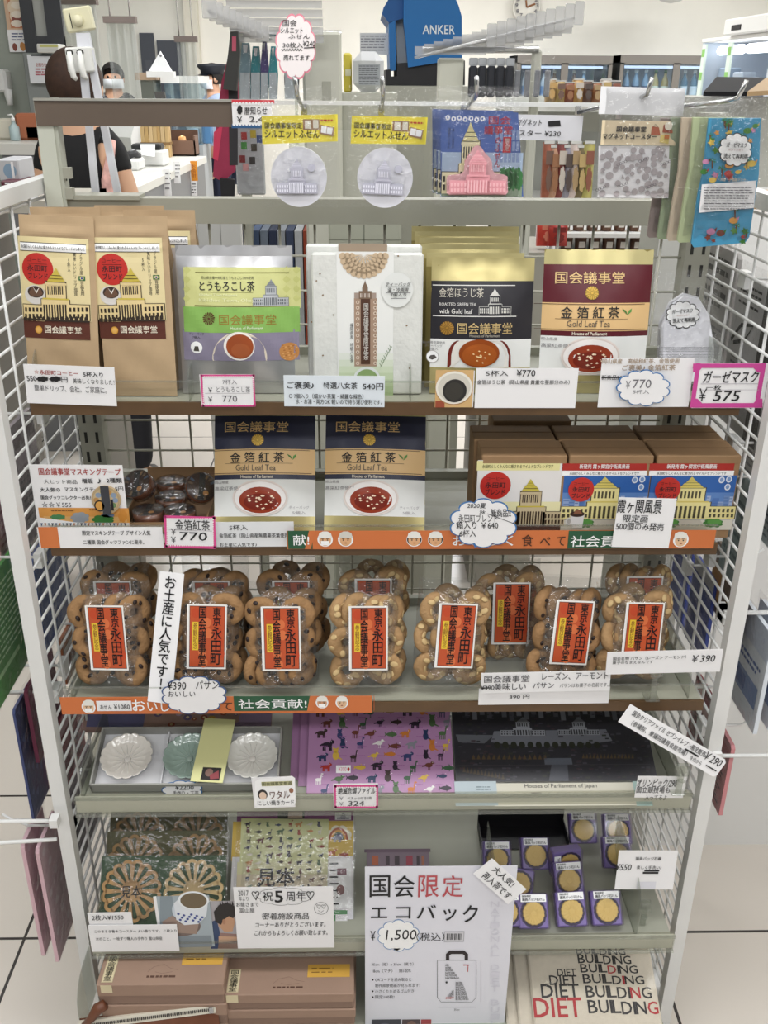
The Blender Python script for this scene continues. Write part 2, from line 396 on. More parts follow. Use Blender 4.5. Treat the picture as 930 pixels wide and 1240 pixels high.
def cloud_card(name, label, fr, o, cx, cy, rx, ry, edge, n, draw, amp=.1, edge_w=.06, ph=0.0, tail=None, cat='price card', fill=PAPER, group=None):
    """a die-cut scalloped card with a coloured edge"""
    g = at(G(fr), *o); pts = cloud(cx, cy, rx, ry, n, amp, ph); q = [g.c(*p) for p in pts]; N = len(q)
    a = sum(q[i][0]*q[(i+1) % N][1]-q[(i+1) % N][0]*q[i][1] for i in range(N))
    if a < 0: q = q[::-1]
    g.add([(x, y, -.0006) for x, y in q]+[(x, y, 0) for x, y in q], [tuple(range(N))[::-1], tuple(range(N, 2*N))]+[(i, (i+1) % N, N+(i+1) % N, N+i) for i in range(N)], edge if edge_w > .001 else fill)
    if tail: g.P(tail, edge, .3)
    g.P(cloud(cx, cy, rx*(1-edge_w), ry*(1-edge_w), n, amp, ph), fill, 1)
    draw(g); return g.build(name, M=fr.M, label=label, cat=cat, group=group)
# ---------------------------------------------------------------- the room
def floor_mat():
    m = bpy.data.materials.new('white_floor_tile'); m.use_nodes = True; nt = m.node_tree; b = nt.nodes['Principled BSDF']; L = nt.links.new
    tc = nt.nodes.new('ShaderNodeTexCoord'); mp = nt.nodes.new('ShaderNodeMapping'); mp.inputs['Location'].default_value = (.6766+.4*20+.003, -1.3433+.4*20+.003, 0)
    br = nt.nodes.new('ShaderNodeTexBrick'); br.offset = 0; br.squash = 1
    br.inputs['Scale'].default_value = 1; br.inputs['Mortar Size'].default_value = .003; br.inputs['Mortar Smooth'].default_value = .1
    br.inputs['Brick Width'].default_value = .4; br.inputs['Row Height'].default_value = .4; br.inputs['Bias'].default_value = 0
    br.inputs['Color1'].default_value = (*lin('d8d0c6'), 1); br.inputs['Color2'].default_value = (*lin('dbd3c9'), 1); br.inputs['Mortar'].default_value = (*lin('3b3634'), 1)
    L(tc.outputs['Object'], mp.inputs['Vector']); L(mp.outputs['Vector'], br.inputs['Vector']); L(br.outputs['Color'], b.inputs['Base Color'])
    b.inputs['Roughness'].default_value = .22
    n = nt.nodes.new('ShaderNodeTexNoise'); n.inputs['Scale'].default_value = 60; L(tc.outputs['Object'], n.inputs['Vector'])
    bp = nt.nodes.new('ShaderNodeBump'); bp.inputs['Strength'].default_value = .08; bp.inputs['Distance'].default_value = .002
    L(n.outputs['Fac'], bp.inputs['Height']); L(bp.outputs['Normal'], b.inputs['Normal'])
    return m
def struct(name, g, **k): return g.build(name, kind='structure', **k)
WALL = mat('efece3', .8, var=.03, scale=3)
struct('floor', G().box(-3.9, 4.2, -2.5, 9.7, -.05, 0, floor_mat()))
struct('ceiling', G().box(-3.9, 4.2, -2.5, 9.7, 2.7, 2.75, mat('e6e4dd', .9)))
struct('wall_back', G().box(-3.9, 4.2, 9.6, 9.7, 0, 2.7, WALL))
struct('wall_right', G().box(3.62, 3.72, -2.5, 9.6, 0, 2.7, WALL))
struct('wall_left', G().box(-3.6, -3.5, -2.5, 9.6, 0, 2.7, mat('9aa196', .35, var=.06, scale=2)))
struct('trim_1', G().box(-1.62, -1.5, 9.5, 9.6, 0, 2.7, mat('ddd8ca', .7)))
# ---------------------------------------------------------------- the display gondola
UPR = mat('9d9c8f', .45); UPD = mat('2a2926', .8); BEAM = mat('a3a294', .5)
t = thing('display_gondola', 'grey metal shop gondola with wire mesh back and slotted uprights', 'display stand', (0, 1.40, 0))
YU = 1.40
for s in (-1, 1):
    g = G(); g.box(s*.45-.018, s*.45+.018, 0, .03, 0.0, 1.46 if s > 0 else 1.346, UPR)
    for k in range(40):
        z = .12+k*.032
        for d in (-.0085, .0085): g.box(s*.45+d-.0022, s*.45+d+.0022, -.0004, .001, z, z+.017, UPD)  # dark patches on the face paint in the shade of open slots
    g.build('upright', t)
g = G(); g.box(-.45, .45, -.004, .026, 1.312, 1.346, BEAM); g.box(-.45, -.34, -.01, .03, 1.344, 1.35, BEAM); g.build('top_beam', t)
G().box(-.45, .45, -.004, .028, 0, .06, BEAM).build('bottom_beam', t)
g = G(); WIRE = mat('bab8aa', .45)
for k in range(17): g.tube([(-.40+k*.05, .014, .10), (-.40+k*.05, .014, 1.315)], .0019, WIRE, 6)
for k in range(25): g.tube([(-.44, .017, .115+k*.05), (.44, .017, .115+k*.05)], .0019, WIRE, 6)
g.build('back_mesh', t)
g = G()
PL = PY(47, 118, YU); 
g.box(-.467, -.445, -.012, .002, 1.335, 1.473, mat('c9cbbd', .45)); g.box(-.452, -.44, -.0105, .012, 1.335, 1.473, mat('b7b9ab', .45))
g.box(-.44, -.43, -.012, 0, 1.372, 1.386, BEAM); g.box(-.44, -.43, -.012, 0, 1.345, 1.36, BEAM); g.build('rail_bracket', t)
g = G(); xe = XP(300, YU, 1.47); g.box(-.466, xe, -.014, -.002, 1.439, 1.471, mat('6a5d52', .4, var=.06, scale=8)); g.box(-.466, xe, -.016, -.001, 1.470, 1.473, mat('a5a39a', .35)); g.build('label_rail', t)
g = G(); g.box(xe, .43, -.014, -.004, 1.467, 1.472, mat('e2e3e0', .3)); g.add([(xe, -.012, 1.436), (.43, -.012, 1.436), (.43, -.012, 1.467), (xe, -.012, 1.467)], [(0, 1, 2, 3)], RAIL); g.build('clear_rail', t)
# side panels of white wire grid
def side_panel(s):
    t = thing('wire_side_panel', 'white wire grid side panel %s' % ('left of the coffee bags' if s < 0 else 'behind the pink-framed mask price card'), 'wire panel', (s*.48, 1.1275, 0), 'wire side panels')
    g = G()
    for a, b in (((0, 0, .012), (0, 0, 1.372)), ((0, .36, .012), (0, .36, 1.372))): g.tube([a, b], .0098, WHITEMETAL, sq=True)
    g.tube([(0, .0, 1.362), (0, .36, 1.362)], .0098, WHITEMETAL, sq=True); g.tube([(0, .01, .06), (0, .35, .06)], .0098, WHITEMETAL, sq=True)
    g.build('frame', t)
    g = G()
    for k in range(48): g.tube([(0, .006, .085+k*.0268), (0, .354, .085+k*.0268)], .0021, WHITEMETAL, 6)
    for k in range(4): g.tube([(.004, .072+k*.072, .06), (.004, .072+k*.072, 1.36)], .0021, WHITEMETAL, 6)
    g.build('wire_grid', t)
    for y in (0, .36): G().lathe([(.0125, 0), (.0125, .006), (.009, .014)], UPD, 12, Matrix.Translation((0, y, 0))).build('foot', t)
side_panel(-1); side_panel(1)
# shelves: front depth, height of the board top, has a brown edge
SH = {1: (1.159, 1.127, 1), 2: (1.1555, .930, 1), 3: (1.113, .704, 1), 4: (1.094, .543, 0), 5: (1.066, .290, 0), 6: (.985, .13, 0)}
BOARD = mat('a9aa9c', .45); EDGE = mat('5e462d', .45, var=.12, scale=25)
wh = {1: 'topmost of the brown-edged shelves, under the coffee bags', 2: 'brown-edged shelf under the navy tea pouches', 3: 'brown-edged shelf under the packs of ring cookies',
      4: 'shelf under the pink animal folders', 5: 'shelf under the purple soap packs', 6: 'bottom shelf under the brown boxes and tote bags'}
for k, (yf, z, br) in SH.items():
    t = thing('shelf', 'pale metal '+wh[k] if not br else wh[k], 'shelf', (0, yf, z), 'gondola shelves')
    g = G(); g.box(-.446, .446, .0 if br else .006, 1.397-yf, -.016, 0, BOARD); g.box(-.446, .446, 1.385-yf, 1.397-yf, 0, .012, BOARD); g.build('board', t)
    for s in (-1, 1):
        G().add([(s*.447, .05, -.016), (s*.447, 1.397-yf, -.016), (s*.447, 1.397-yf, -.06), (s*.449, .05, -.016), (s*.449, 1.397-yf, -.016), (s*.449, 1.397-yf, -.06)],
                [(0, 1, 2), (5, 4, 3), (0, 3, 4, 1), (1, 4, 5, 2), (2, 5, 3, 0)], BOARD).build('bracket', t)
    if br:
        G().box(-.448, .448, -.004, 0, -.0155, .001, EDGE).build('edge_strip', t)
        g = G(); g.add([(-.445, -.002, .001), (.445, -.002, .001), (.445, -.002, .028), (-.445, -.002, .028)], [(0, 1, 2, 3)], RAIL); g.box(-.445, .445, -.0045, -.0015, .027, .029, ACRYL); g.build('price_rail', t)
    elif k < 6:
        g = G(); g.box(-.448, .448, -.002, .005, -.02, .012, RAIL); g.box(-.448, .448, -.006, -.002, .009, .013, ACRYL); g.box(-.448, .448, -.006, -.002, -.021, -.017, ACRYL)
        g.box(-.447, .447, .001, .004, -.018, .009, mat('cfcfc2', .5)); g.build('price_rail', t)
# clear acrylic dividers
def divider(px, k, h, d=.16, dy=.004, what=''):
    yf, z, _ = SH[k]; Y = yf+dy; x = XP(px, Y, z); r = h*.45; g = G()
    pr = [(0, 0)]+[(0, h-r)]+[(r-r*math.cos(a), h-r+r*math.sin(a)) for a in (.4, .8, 1.2, 1.57)]+[(d, h), (d, 0)]
    n = len(pr); vs = [(-.0008, a, b) for a, b in pr]+[(.0008, a, b) for a, b in pr]
    g.add(vs, [tuple(range(n)), tuple(range(n, 2*n))[::-1]]+[(i, n+i, n+(i+1) % n, (i+1) % n) for i in range(n)], ACRYL)
    g.build('shelf_divider', M=(x, Y, z), label='clear acrylic shelf divider '+what, cat='divider', group='clear shelf dividers')
divider(45, 1, .062, what='at the end of the coffee bags')
divider(230, 1, .042, what='between the coffee bags and the corn tea pouch')
divider(497, 1, .042, what='between the white tea pack and the black tea pouches')
divider(868, 1, .07, what='beside the white gauze masks')
divider(88, 3, .055, what='at the end of the raisin cookie packs')
divider(833, 3, .055, what='beside the last cookie pack on the right')
divider(100, 4, .05, what='beside the boxed dishes')
divider(820, 4, .05, what='behind the Olympic price card')
divider(118, 5, .05, what='at the end of the wooden coasters')
divider(602, 5, .09, what='between the bag poster and the soaps')
divider(770, 5, .10, what='beside the last soaps and their price card')
# ================================================================ top shelf of goods (shelf 1)
KRAFT = mat('bda27f', .8, var=.05, scale=40, bump=.15, bscale=60); KRAFTD = mat('a57f55', .8, var=.08, scale=40)
def kraft_bag(fr, d=.04, m=KRAFT, seed=0):
    w, h = fr.w, fr.h; g = G(fr); n = 24; ny = 80; rd = random.Random(seed)
    def zf(x, y):
        v = y/h; b = 1-(2*x/w)**2
        cr = .0022*math.sin(v*70+seed)*math.exp(-((v-.86)/.06)**2)+.0006*math.sin(x*90+v*25+seed)*(1 if v > .8 or v < .38 else .0)
        return .005*b*math.sin(math.pi*min(1, max(0, v*1.05)))**.6 + cr*b*.9
    g.zf = zf; vs = []; fs = []
    for j in range(ny+1):
        v = j/ny; y = h*v; dd = d*(1 if v < .70 else max(.06, 1-(v-.70)/.22)); f = .006*(1 if v < .9 else .3)
        ring = [(-w/2+w*i/n, y, zf(-w/2+w*i/n, y)) for i in range(n+1)]+[(w/2-f, y+dd*.5*.13*(1-v), -dd*.5)]+[(w/2-w*i/n, y+dd*.13*(1-v), -dd) for i in range(n+1)]+[(-w/2+f, y+dd*.5*.13*(1-v), -dd*.5)]
        vs += ring
    N = 2*n+4
    for j in range(ny): fs += [(j*N+i, j*N+(i+1) % N, (j+1)*N+(i+1) % N, (j+1)*N+i) for i in range(N)]
    fs += [tuple(range(N))[::-1], tuple(range(ny*N, ny*N+N))]
    g.add(vs, fs, m); return g
CRM = mat('e5d5a3', .6); BROWN = mat('5a2a1c', .55); ORANGE = mat('d79a3c', .5)
def coffee_art(g):
    g.R(57, 226, 384, 612, CRM, 1); g.R(57, 250, 366, 290, WHITE, 1.5); g.R(57, 249, 366, 252, INK, 1.8); g.R(57, 288, 366, 291, INK, 1.8)
    g.T('永田町らしくみんなに愛されるマイルドなブレンドにしました', 63, 262, 360, 279, INK, .01)
    g.D(66, 295, 216, 443, RED, 1.5); g.T('コーヒー', 92, 318, 184, 336, mat('5b1712'), .0, 2); g.R(92, 345, 186, 347, mat('5b1712'), 2)
    g.T('永田町', 92, 352, 188, 380, INK, .02, 2); g.T('ブレンド', 96, 388, 190, 416, INK, .02, 2)
    g.T('ブラジル産', 337, 292, 352, 398, INK, .0, 2, True); g.T('豆使用', 342, 428, 360, 496, INK, 0, 2, True); g.R(334, 404, 364, 425, mat('2f6a3c'), 2); g.D(340, 407, 358, 422, CRM, 2.4); g.D(344, 410, 354, 419, mat('2b3f8a'), 2.7)
    g.T('美味しいドリップ珈琲', 310, 294, 326, 498, INK, 0, 2, True); g.T('5杯入', 281, 320, 296, 384, INK, 0, 2, True)
    g.D(86, 452, 186, 532, mat('b9b2aa'), 1.6); g.D(80, 446, 180, 535, mat('dcd7d2'), 1.7); g.D(94, 450, 172, 504, mat('3a2a22'), 2); g.P([(100, 480), (118, 450), (136, 474), (152, 452), (168, 486), (150, 500), (112, 500)], mat('6a4c3a'), 2.3); g.P([(118, 452), (136, 474), (152, 454), (138, 484)], mat('e9e4de'), 2.5)
    diet(g, 75, 366, 384, 612, 'e6cf98', 'cdb84c', '2e2216', 2.6, 9, 5)
    for i in range(14): g.P([(76+i*22, 612), (92+i*22, 612), (92+i*22, 598), (84+i*22, 590), (76+i*22, 598)], mat('2e2216'), 4)
    g.R(75, 608, 386, 697, BROWN, 1.4); g.R(75, 606, 386, 614, mat('2e2216'), 4.2); g.D(131, 636, 165, 672, ORANGE, 2); g.D(136, 641, 160, 667, mat('e3b25c'), 2.4)
    g.T('国会議事堂', 178, 638, 348, 672, mat('f4ead6'), .015, 2)
yf, z1, _ = SH[1]; z1 += .0012
fr = stand(36, 122, 262, yf+.02, z1, 7, 0, -2.5)
o = (10, 230, 3.875)
t = thing('coffee_bag', 'brown paper coffee bag with red disc label, front row, leftmost', 'coffee bag', fr.M, 'brown paper coffee bags')
bg = kraft_bag(fr); bg.build('paper_bag', t)
g = at(G(fr), *o); g.zf = bg.zf
coffee_art(g); g.build('label', t)
proto_coffee = t
def coffee(xl, xr, Y, label, roll=0, turn=0, lean=7):
    x, y = axes(lean, turn, roll); a, b = XP(xl, Y, z1), XP(xr, Y, z1)
    return dup(proto_coffee, Fr(V(((a+b)/2, Y, z1)), x, y).M, label)
coffee(128, 216, yf+.022, 'brown paper coffee bag with red disc label, beside the silver corn tea pouch, nearer row', 0)
coffee(58, 140, yf+.105, 'brown paper coffee bag behind the leftmost one, only its plain top showing', 0, 0, 5)
coffee(130, 214, yf+.125, 'brown paper coffee bag whose plain top shows behind the second front bag', 0, 0, 5)
coffee(165, 247, yf+.080, 'brown paper coffee bag peeking out beside the corn tea pouch, its label half hidden', 0, 0, 6)
# silver corn tea pouches
o = (215, 290, 5.8125); SILV = mat('c9c9cb', .3, .75, var=.05, scale=25); SILV2 = mat('d6d6d8', .35, .6)
def corn(xl, xr, Y, yt, label, art, seed):
    fr = stand(xl, xr, yt, Y, z1, 7)
    t = thing('corn_tea_pouch', label, 'tea pouch', fr.M, 'silver corn tea pouches')
    p = pouch(fr, [(0, .93, SILV), (.93, 1, SILV2)], .016 if art else .004, 18, .0012 if art else .0005, seed, .08, 'c4c4c6'); p.build('foil_pouch', t)
    g = at(G(fr), *o); g.zf = p.zf
    if art:
        YG = mat('cfd08c', .55); g.R(50, 195, 866, 480, YG, 1); g.R(48, 470, 862, 648, mat('8ab85c', .55), 1.7); g.R(45, 632, 858, 845, mat('8d869c', .55), 1.3)
        for i in range(12):
            for j in range(4):
                if 1 <= i <= 9 and j < 4 and not (i > 7 and j > 2): continue
                x = 66+i*70; y = 215+j*66; g.P([(x, y-28), (x+30, y), (x, y+28), (x-24, y)], mat('c4c67c', .55), 1.25)
        g.R(128, 228, 785, 234, mat('6b6a2c'), 1.9); g.R(128, 458, 785, 466, mat('6b6a2c'), 1.9); g.R(165, 364, 540, 368, mat('8b8a4c'), 1.6)
        g.T('岡山県吉備中央町産とうもろこし100%使用', 172, 256, 540, 278, mat('3c3b25'), 0)
        g.T('とうもろこし茶', 160, 290, 548, 358, INK, .02)
        for r, tx, y0, y1 in ((0, 'Kibichuo Town Okayama', 376, 400), (1, 'Kibichuo Town, Okayama', 410, 440)): g.T(tx, 160, y0, 620 if r else 430, y1, mat('eceec0'), .012)
        diet(g, 540, 278, 782, 462, 'b9bcc0', '8b9096', '5c6268', 1.8)
        chrys(g, 231, 550, 46, mat('5a3d1c'), mat('a87c34'), 16, 1.6)
        g.T('国会議事堂', 305, 522, 698, 594, mat('9a7a2c'), .012); g.T('Houses of Parliament', 384, 604, 610, 626, mat('eef5dc'), .01)
        g.P([(445-191*math.cos(math.pi*i/24), min(845, 830-190*math.sin(math.pi*i/24))) for i in range(25)]+[(632, 845), (258, 845)], mat('e9dccb', .4), 1.7)
        g.D(336, 640, 552, 842, mat('fbf6ef', .3), 1.9); g.D(354, 656, 544, 830, mat('a4512a', .3), 2.3); g.D(390, 720, 520, 820, mat('b05e34', .3), 2.6)
        g.T('ティーバッグ', 88, 650, 198, 668, INK); g.T('7個入', 112, 674, 168, 692, INK); g.D(98, 712, 184, 796, WHITE, 1.8); g.P([(120, 780), (128, 745), (154, 745), (162, 780)], mat('4a453f'), 2.2)
        g.D(720, 722, 858, 850, mat('c98a4a', .6), 1.8)
        for i in range(26): x = 735+(i*37 % 108); y = 735+(i*53 % 100); g.D(x, y, x+16, y+10, mat('dba566' if i % 2 else 'b06e35', .6), 2.2, 8)
    g.build('label', t) if art else None
corn(222, 358, yf+.035, 297, 'silver foil corn tea pouch with yellow-green and purple label, front of its row', True, 1)
for i in range(3): corn(216-i*2, 352-i*2, yf+.053+i*.008, 300+i*3, 'silver foil corn tea pouch standing directly behind the labelled one, edge showing' if i == 0 else 'silver foil corn tea pouch deeper behind the labelled one, mostly hidden', False, 2+i)
# white washi tea packs
o = (365, 290, 5.8125); WASHI = mat('dfe0db', .85, var=.05, scale=60, bump=.3, bscale=180); WP = mat('eeefec', .7)
fr = stand(380, 510, 307, yf+.03, z1, 5)
t = thing('tea_pack', 'white textured paper tea pack with gold flower and tall tower label, front one', 'tea pack', fr.M, 'white paper tea packs')
g = at(G(fr), *o); g.bev(-fr.w/2, fr.w/2, 0, fr.h, -.022, 0, WASHI, .002)
for i, (x, y) in enumerate(((130, 240), (105, 290), (150, 390), (225, 530), (70, 580), (150, 815), (740, 605), (680, 115), (760, 905))): g.P([(x-7, y), (x+3, y-6), (x+8, y+2), (x, y+7)], mat('8a6f50'), 1.2)
g.build('paper_pack', t)
g = at(G(fr), *o); GN = mat('b9c9a4', .7); FL = mat('cdb596', .5)
g.R(252, 100, 646, 1170, WP, 1)
for i in range(8): g.R(262, 800+i*46, 646, 846+i*46, mat(('e6eae0', 'dbe3d0', 'd0dcc0', 'c4d3b1', 'b9cba2', 'adc394', 'a3bb88', '9ab57e')[i], .7), 1.4)
cx, cy = 440, 100
for rr, n, rad in ((150, 13, 26), (118, 11, 25), (85, 9, 21)):
    for i in range(n):
        a = math.pi*(i+.5)/n; x = cx+rr*math.cos(a)*1.0; y = cy+rr*math.sin(a)
        if y > 106: g.D(x-rad-3, y-rad-3, x+rad+3, y+rad+3, mat('f1e7d8'), 1.8+rr*-.002, 14); g.D(x-rad, y-rad, x+rad, y+rad, FL, 2.2, 14)
for i in range(9):
    a = math.pi*(i+.5)/9; g.P([(cx+10*math.cos(a), cy+6+8*math.sin(a)), (cx+76*math.cos(a-.13), cy+4+70*math.sin(a-.13)), (cx+76*math.cos(a+.13), cy+4+70*math.sin(a+.13))], FL, 2.6)
TB = mat('7d6552', .6); g.R(372, 415, 530, 895, mat('a98d78', .6), 2)
for i in range(24):
    y = 428+(i//2)*39; x = 383 if i % 2 == 0 else 506; g.D(x, y, x+26, y+26, mat('d8c6b4'), 2.3, 14); g.D(x+7, y+7, x+19, y+19, TB, 2.6, 10)
g.R(372, 374, 526, 415, mat('a8968a'), 2.2); g.R(404, 362, 494, 418, TB, 2.5); g.R(428, 330, 468, 362, TB, 2.4); g.P([(432, 330), (464, 330), (450, 296), (446, 296)], TB, 2.4); g.R(446, 288, 450, 300, TB, 2.4)
for i in range(5): g.R(414+i*15, 378, 421+i*15, 408, mat('d9cdc2'), 2.9)
g.R(418, 420, 484, 878, mat('4f3020'), 2.9); g.T('国会議事堂限定茶', 436, 450, 474, 850, mat('f3efe8'), .012, 3.4, True)
g.T('福岡県産 特級八女茶', 342, 590, 366, 866, INK, 0, 2, True)
g.D(365, 895, 556, 1075, mat('dfe4e2', .3), 3); g.D(382, 912, 540, 1065, mat('8ba56d', .3), 3.4)
for i in range(16): g.Ln([(556+i*5, 900-i*9), (566+i*5-((i % 2)*22), 878-i*9)], .0006, mat('6f8a5c'), 2)
g.build('label', t)
g = at(G(fr), *o); g.z = .0014; g.D(562, 232, 785, 478, mat('e9ebe8', .35), 1); g.T('ティーバッグ', 594, 300, 768, 326, INK, .01, 1.6, shear=.15); g.T('温・冷両用', 608, 338, 750, 366, INK, .01, 1.6, shear=.15); g.T('7個入り', 628, 374, 738, 400, INK, .01, 1.6, shear=.15)
for x0, x1, y in ((594, 768, 330), (594, 768, 372), (628, 738, 412)): g.R(x0, y, x1, y+3, INK, 1.6)
g.build('sticker', t)
fr2 = stand(374, 508, 297, yf+.058, z1, 4)
t2 = thing('tea_pack', 'white paper tea pack behind the front one, only its top edge showing', 'tea pack', fr2.M, 'white paper tea packs')
G(fr2).bev(-fr2.w/2, fr2.w/2, 0, fr2.h, -.022, 0, WASHI, .002).build('paper_pack', t2)
g = at(G(fr2), *o); g.R(260, 28, 604, 90, mat('a3907c', .5, .2), 1.2); g.R(250, 90, 620, 300, WP, 1.0); g.build('label', t2)
# black and gold roasted green tea pouches
FOIL = mat('c9bc84', .34, .5, var=.05, scale=18); FOIL2 = mat('d6ca92', .32, .5); o = (480, 260, 3)
BLK = mat('26242a', .4)
def houji(xl, xr, Y, yt, label, art, seed, lean=8):
    fr = stand(xl, xr, yt, Y, z1, lean); vv = lambda y: V_(fr, o, y)
    t = thing('roasted_tea_pouch', label, 'tea pouch', fr.M, 'gold foil roasted tea pouches')
    b = [(0, .9, mat('a39458', .38, .45)), (.9, .965, FOIL), (.965, 1, FOIL2)] if not art else [(0, vv(553), FOIL), (vv(553), vv(450), WP), (vv(450), vv(240), BLK), (vv(240), 1, FOIL)]  # rear pouches: shade between rows painted as darker foil under lighter top edges
    p = pouch(fr, b, .014 if art else .010, 18, .0011 if art else .0004, seed)
    if art:
        g = at(p, *o); W = mat('e8e6e2'); GL = mat('d9c28a', .4, .3)
        g.R(132, 254, 430, 257, W, 1.2); g.R(132, 365, 432, 368, W, 1.2)
        g.T('金箔ほうじ茶', 155, 264, 314, 299, mat('cfc9bb'), -.003); g.T('ROASTED GREEN TEA', 155, 318, 286, 329, W); g.T('with Gold leaf', 155, 340, 272, 357, W, .012)
        diet(g, 297, 268, 412, 360, BLK, 'd8d6d0', 'd8d6d0', 1.5)
        chrys(g, 182, 410, 25, GOLDINK, mat('6e5120'), 16, 1.5)
        g.T('国会議事堂', 218, 390, 416, 430, mat('d8bd84', .4, .2), .012); g.T('Houses of Parliament', 262, 431, 372, 441, mat('b9b2a4'))
        
        for x0, x1, c in ((183, 413, '7a2a20'), (196, 400, 'f3efe8')):
            h = 98; pts = [(x0+(x1-x0)*(.5-.5*math.cos(math.pi*i/20)), 552-h*min(1, 1.25*math.sin(math.pi*i/20)**.55)) for i in range(21)]; g.P(pts, mat(c, .35), 1.4 if c[0] == '7' else 1.8)
        g.D(224, 449, 370, 551, mat('9c4a17', .3), 2.1); g.D(236, 466, 360, 547, mat('b25c22', .3), 2.3)
        rd = random.Random(4)
        for i in range(16): a = rd.uniform(0, 6.3); q = rd.uniform(0, .8); x = 300+58*q*math.cos(a); y = 512+30*q*math.sin(a); g.P([(x-4, y), (x, y-3), (x+5, y+1), (x+1, y+3)], mat('ffe0a8'), 2.8)
        g.T('岡山県産茶葉使用', 92, 458, 174, 467, GREYINK); g.T('ティーバッグ', 104, 470, 165, 480, GREYINK); g.T('5個入', 120, 482, 150, 491, GREYINK); g.D(108, 492, 153, 537, mat('b5b2b0'), 1.5); g.D(110, 494, 151, 535, WHITE, 1.8); g.P([(116, 520), (124, 510), (138, 508), (146, 518), (130, 526)], mat('4b4642'), 2.1)
    p.build('foil_pouch', t)
houji(520, 640, yf+.035, 312, 'gold foil pouch of roasted green tea with black label, front of its row', True, 3)
for i, (xl, xr, yt, dy) in enumerate(((514, 628, 306, .062), (508, 622, 296, .086), (505, 620, 288, .110), (500, 620, 280, .134), (496, 620, 274, .158))):
    houji(xl, xr, yf+dy, yt, 'gold foil tea pouch behind the black-labelled one, %s of the tops showing' % ('lowest', 'second lowest', 'middle', 'second highest', 'highest')[i], False, 7+i, 8-i)
# gold leaf tea pouches (red here, navy on the shelf below)
def leaf_tea(xl, xr, Y, yt, z, label, c1, lean=8, seed=1, fr0=None, yb=None):
    fr = stand(xl, xr, yt, Y, z, lean)
    fm = fr0 or fr; fr.h = fm.h; M = fr.M; o = (480, 260, 3); vv = lambda y: V_(fm, o, y)
    DR = mat(c1, .38)
    t = thing('gold_leaf_tea_pouch', label, 'tea pouch', M, 'gold leaf tea pouches')
    fw = Fr(fm.O, fm.x, fm.y, fm.w, fm.h)
    p = pouch(fw, [(0, vv(580), FOIL), (vv(580), vv(438), WP), (vv(438), vv(419), DR), (vv(419), vv(318), mat('e6c088', .45)), (vv(318), vv(180), DR), (vv(180), 1, FOIL2)], .016, 18, .001, seed)
    g = at(p, *o)
    g.T('国会議事堂', 575, 206, 824, 250, mat('e3c188', .4, .15), .006); chrys(g, 703, 282, 24, mat('d6b04e', .4, .3), mat('8a6a22'), 16, 1.4)
    g.R(500, 322, 900, 324, mat('4c2a16'), 1.3); g.R(500, 413, 900, 415, mat('4c2a16'), 1.3); g.R(572, 375, 832, 376.5, mat('7a5a3a'), 1.4)
    for i, ch in enumerate('金箔紅茶'): g.T(ch, 592+i*56, 332, 632+i*56, 373, INK, .018)
    g.T('Gold Leaf Tea', 612, 381, 766, 404, mat('4e4640')); g.T('Houses of Parliament', 630, 422, 754, 434, mat('f1e6d4'), .03)
    g.P([(832, 362), (818, 348), (812, 338), (826, 346)], mat('4a8038'), 1.5); g.P([(832, 362), (836, 346), (848, 338), (846, 350)], mat('5d9a48'), 1.5)
    g.T('岡山県産', 525, 443, 580, 454, mat('8d898c')); g.T('高梁紅茶使用', 525, 465, 634, 480, mat('8d898c'))
    cup(g, 592, 440, 804, 580, '9a3a20', 1.4, None, 26, 'efe4dd'); g.T('ティーバッグ', 806, 540, 880, 552, mat('a8a4a8')); g.T('5個入', 816, 560, 866, 572, mat('a8a4a8'))
    p.build('foil_pouch', t); return fr, t
fr_red, _t = leaf_tea(651, 778, yf+.035, 302, z1, 'gold foil tea pouch with dark red label, beside the gauze masks', '5c1622')
# white gauze mask packs
o = (700, 260, 4.0435); MASKW = mat('eeeef4', .9, bump=.1, bscale=400)
def gauze(xl, xr, Y, yt, label, art, roll, seed):
    fr = stand(xl, xr, yt, Y, z1, 14, 0, roll)
    t = thing('gauze_mask_pack', label, 'mask pack', fr.M, 'white gauze mask packs')
    g = G(fr); w, h = fr.w, fr.h
    pr = [(-.46, .05), (.46, .05), (.48, .35), (.40, .62), (.22, .76), (-.05, .80), (-.28, .72), (-.44, .55)]; n = len(pr)
    pp = [(a*w*.86, b*h) for a, b in pr]
    g.add([(a, b, -.004) for a, b in pp]+[(a, b, 0) for a, b in pp]+[(a*.93, b*.97+.003, .003) for a, b in pp], [tuple(range(n))[::-1], tuple(range(2*n, 3*n))]+[(k*n+i, k*n+(i+1) % n, (k+1)*n+(i+1) % n, (k+1)*n+i) for k in range(2) for i in range(n)], MASKW)
    if art:
        g.o = o; g.z = .0038; g.lines(392, 645, 705, 700, 6, mat('9a98a0'), .3, 2, 1.1)
    g.build('gauze_mask', t)
    if art:
        g = at(G(fr), *o); g.z = .0038
        g.P(cloud(508, 490, 80, 66, 12, .1), INK, 1); g.P(cloud(508, 490, 75, 61, 12, .1), WHITE, 1.1)
        g.T('ガーゼマスク', 455, 462, 555, 482, INK, .01, 1.2); g.T('洗えて再利用', 458, 506, 566, 528, INK, .02, 1.2); g.T('布あそび便り', 478, 490, 540, 497, mat('c49a8c'), 0, 1.2)
        g.build('care_card', t)
    sh = sheet(w, h, 14, 18, lambda u, v: .006*math.sin(math.pi*u)*math.sin(math.pi*v)+.0016*math.sin(u*23+seed)*math.sin(v*19+seed*2)+.001, CRIMP); sh.build('clear_bag', t)
gauze(792, 872, yf+.05, 328, 'white gauze mask in clear bag with scalloped care card, front of its row', True, 4, 1)
gauze(786, 866, yf+.075, 326, 'white gauze mask in clear bag behind the front mask', False, 1, 4)
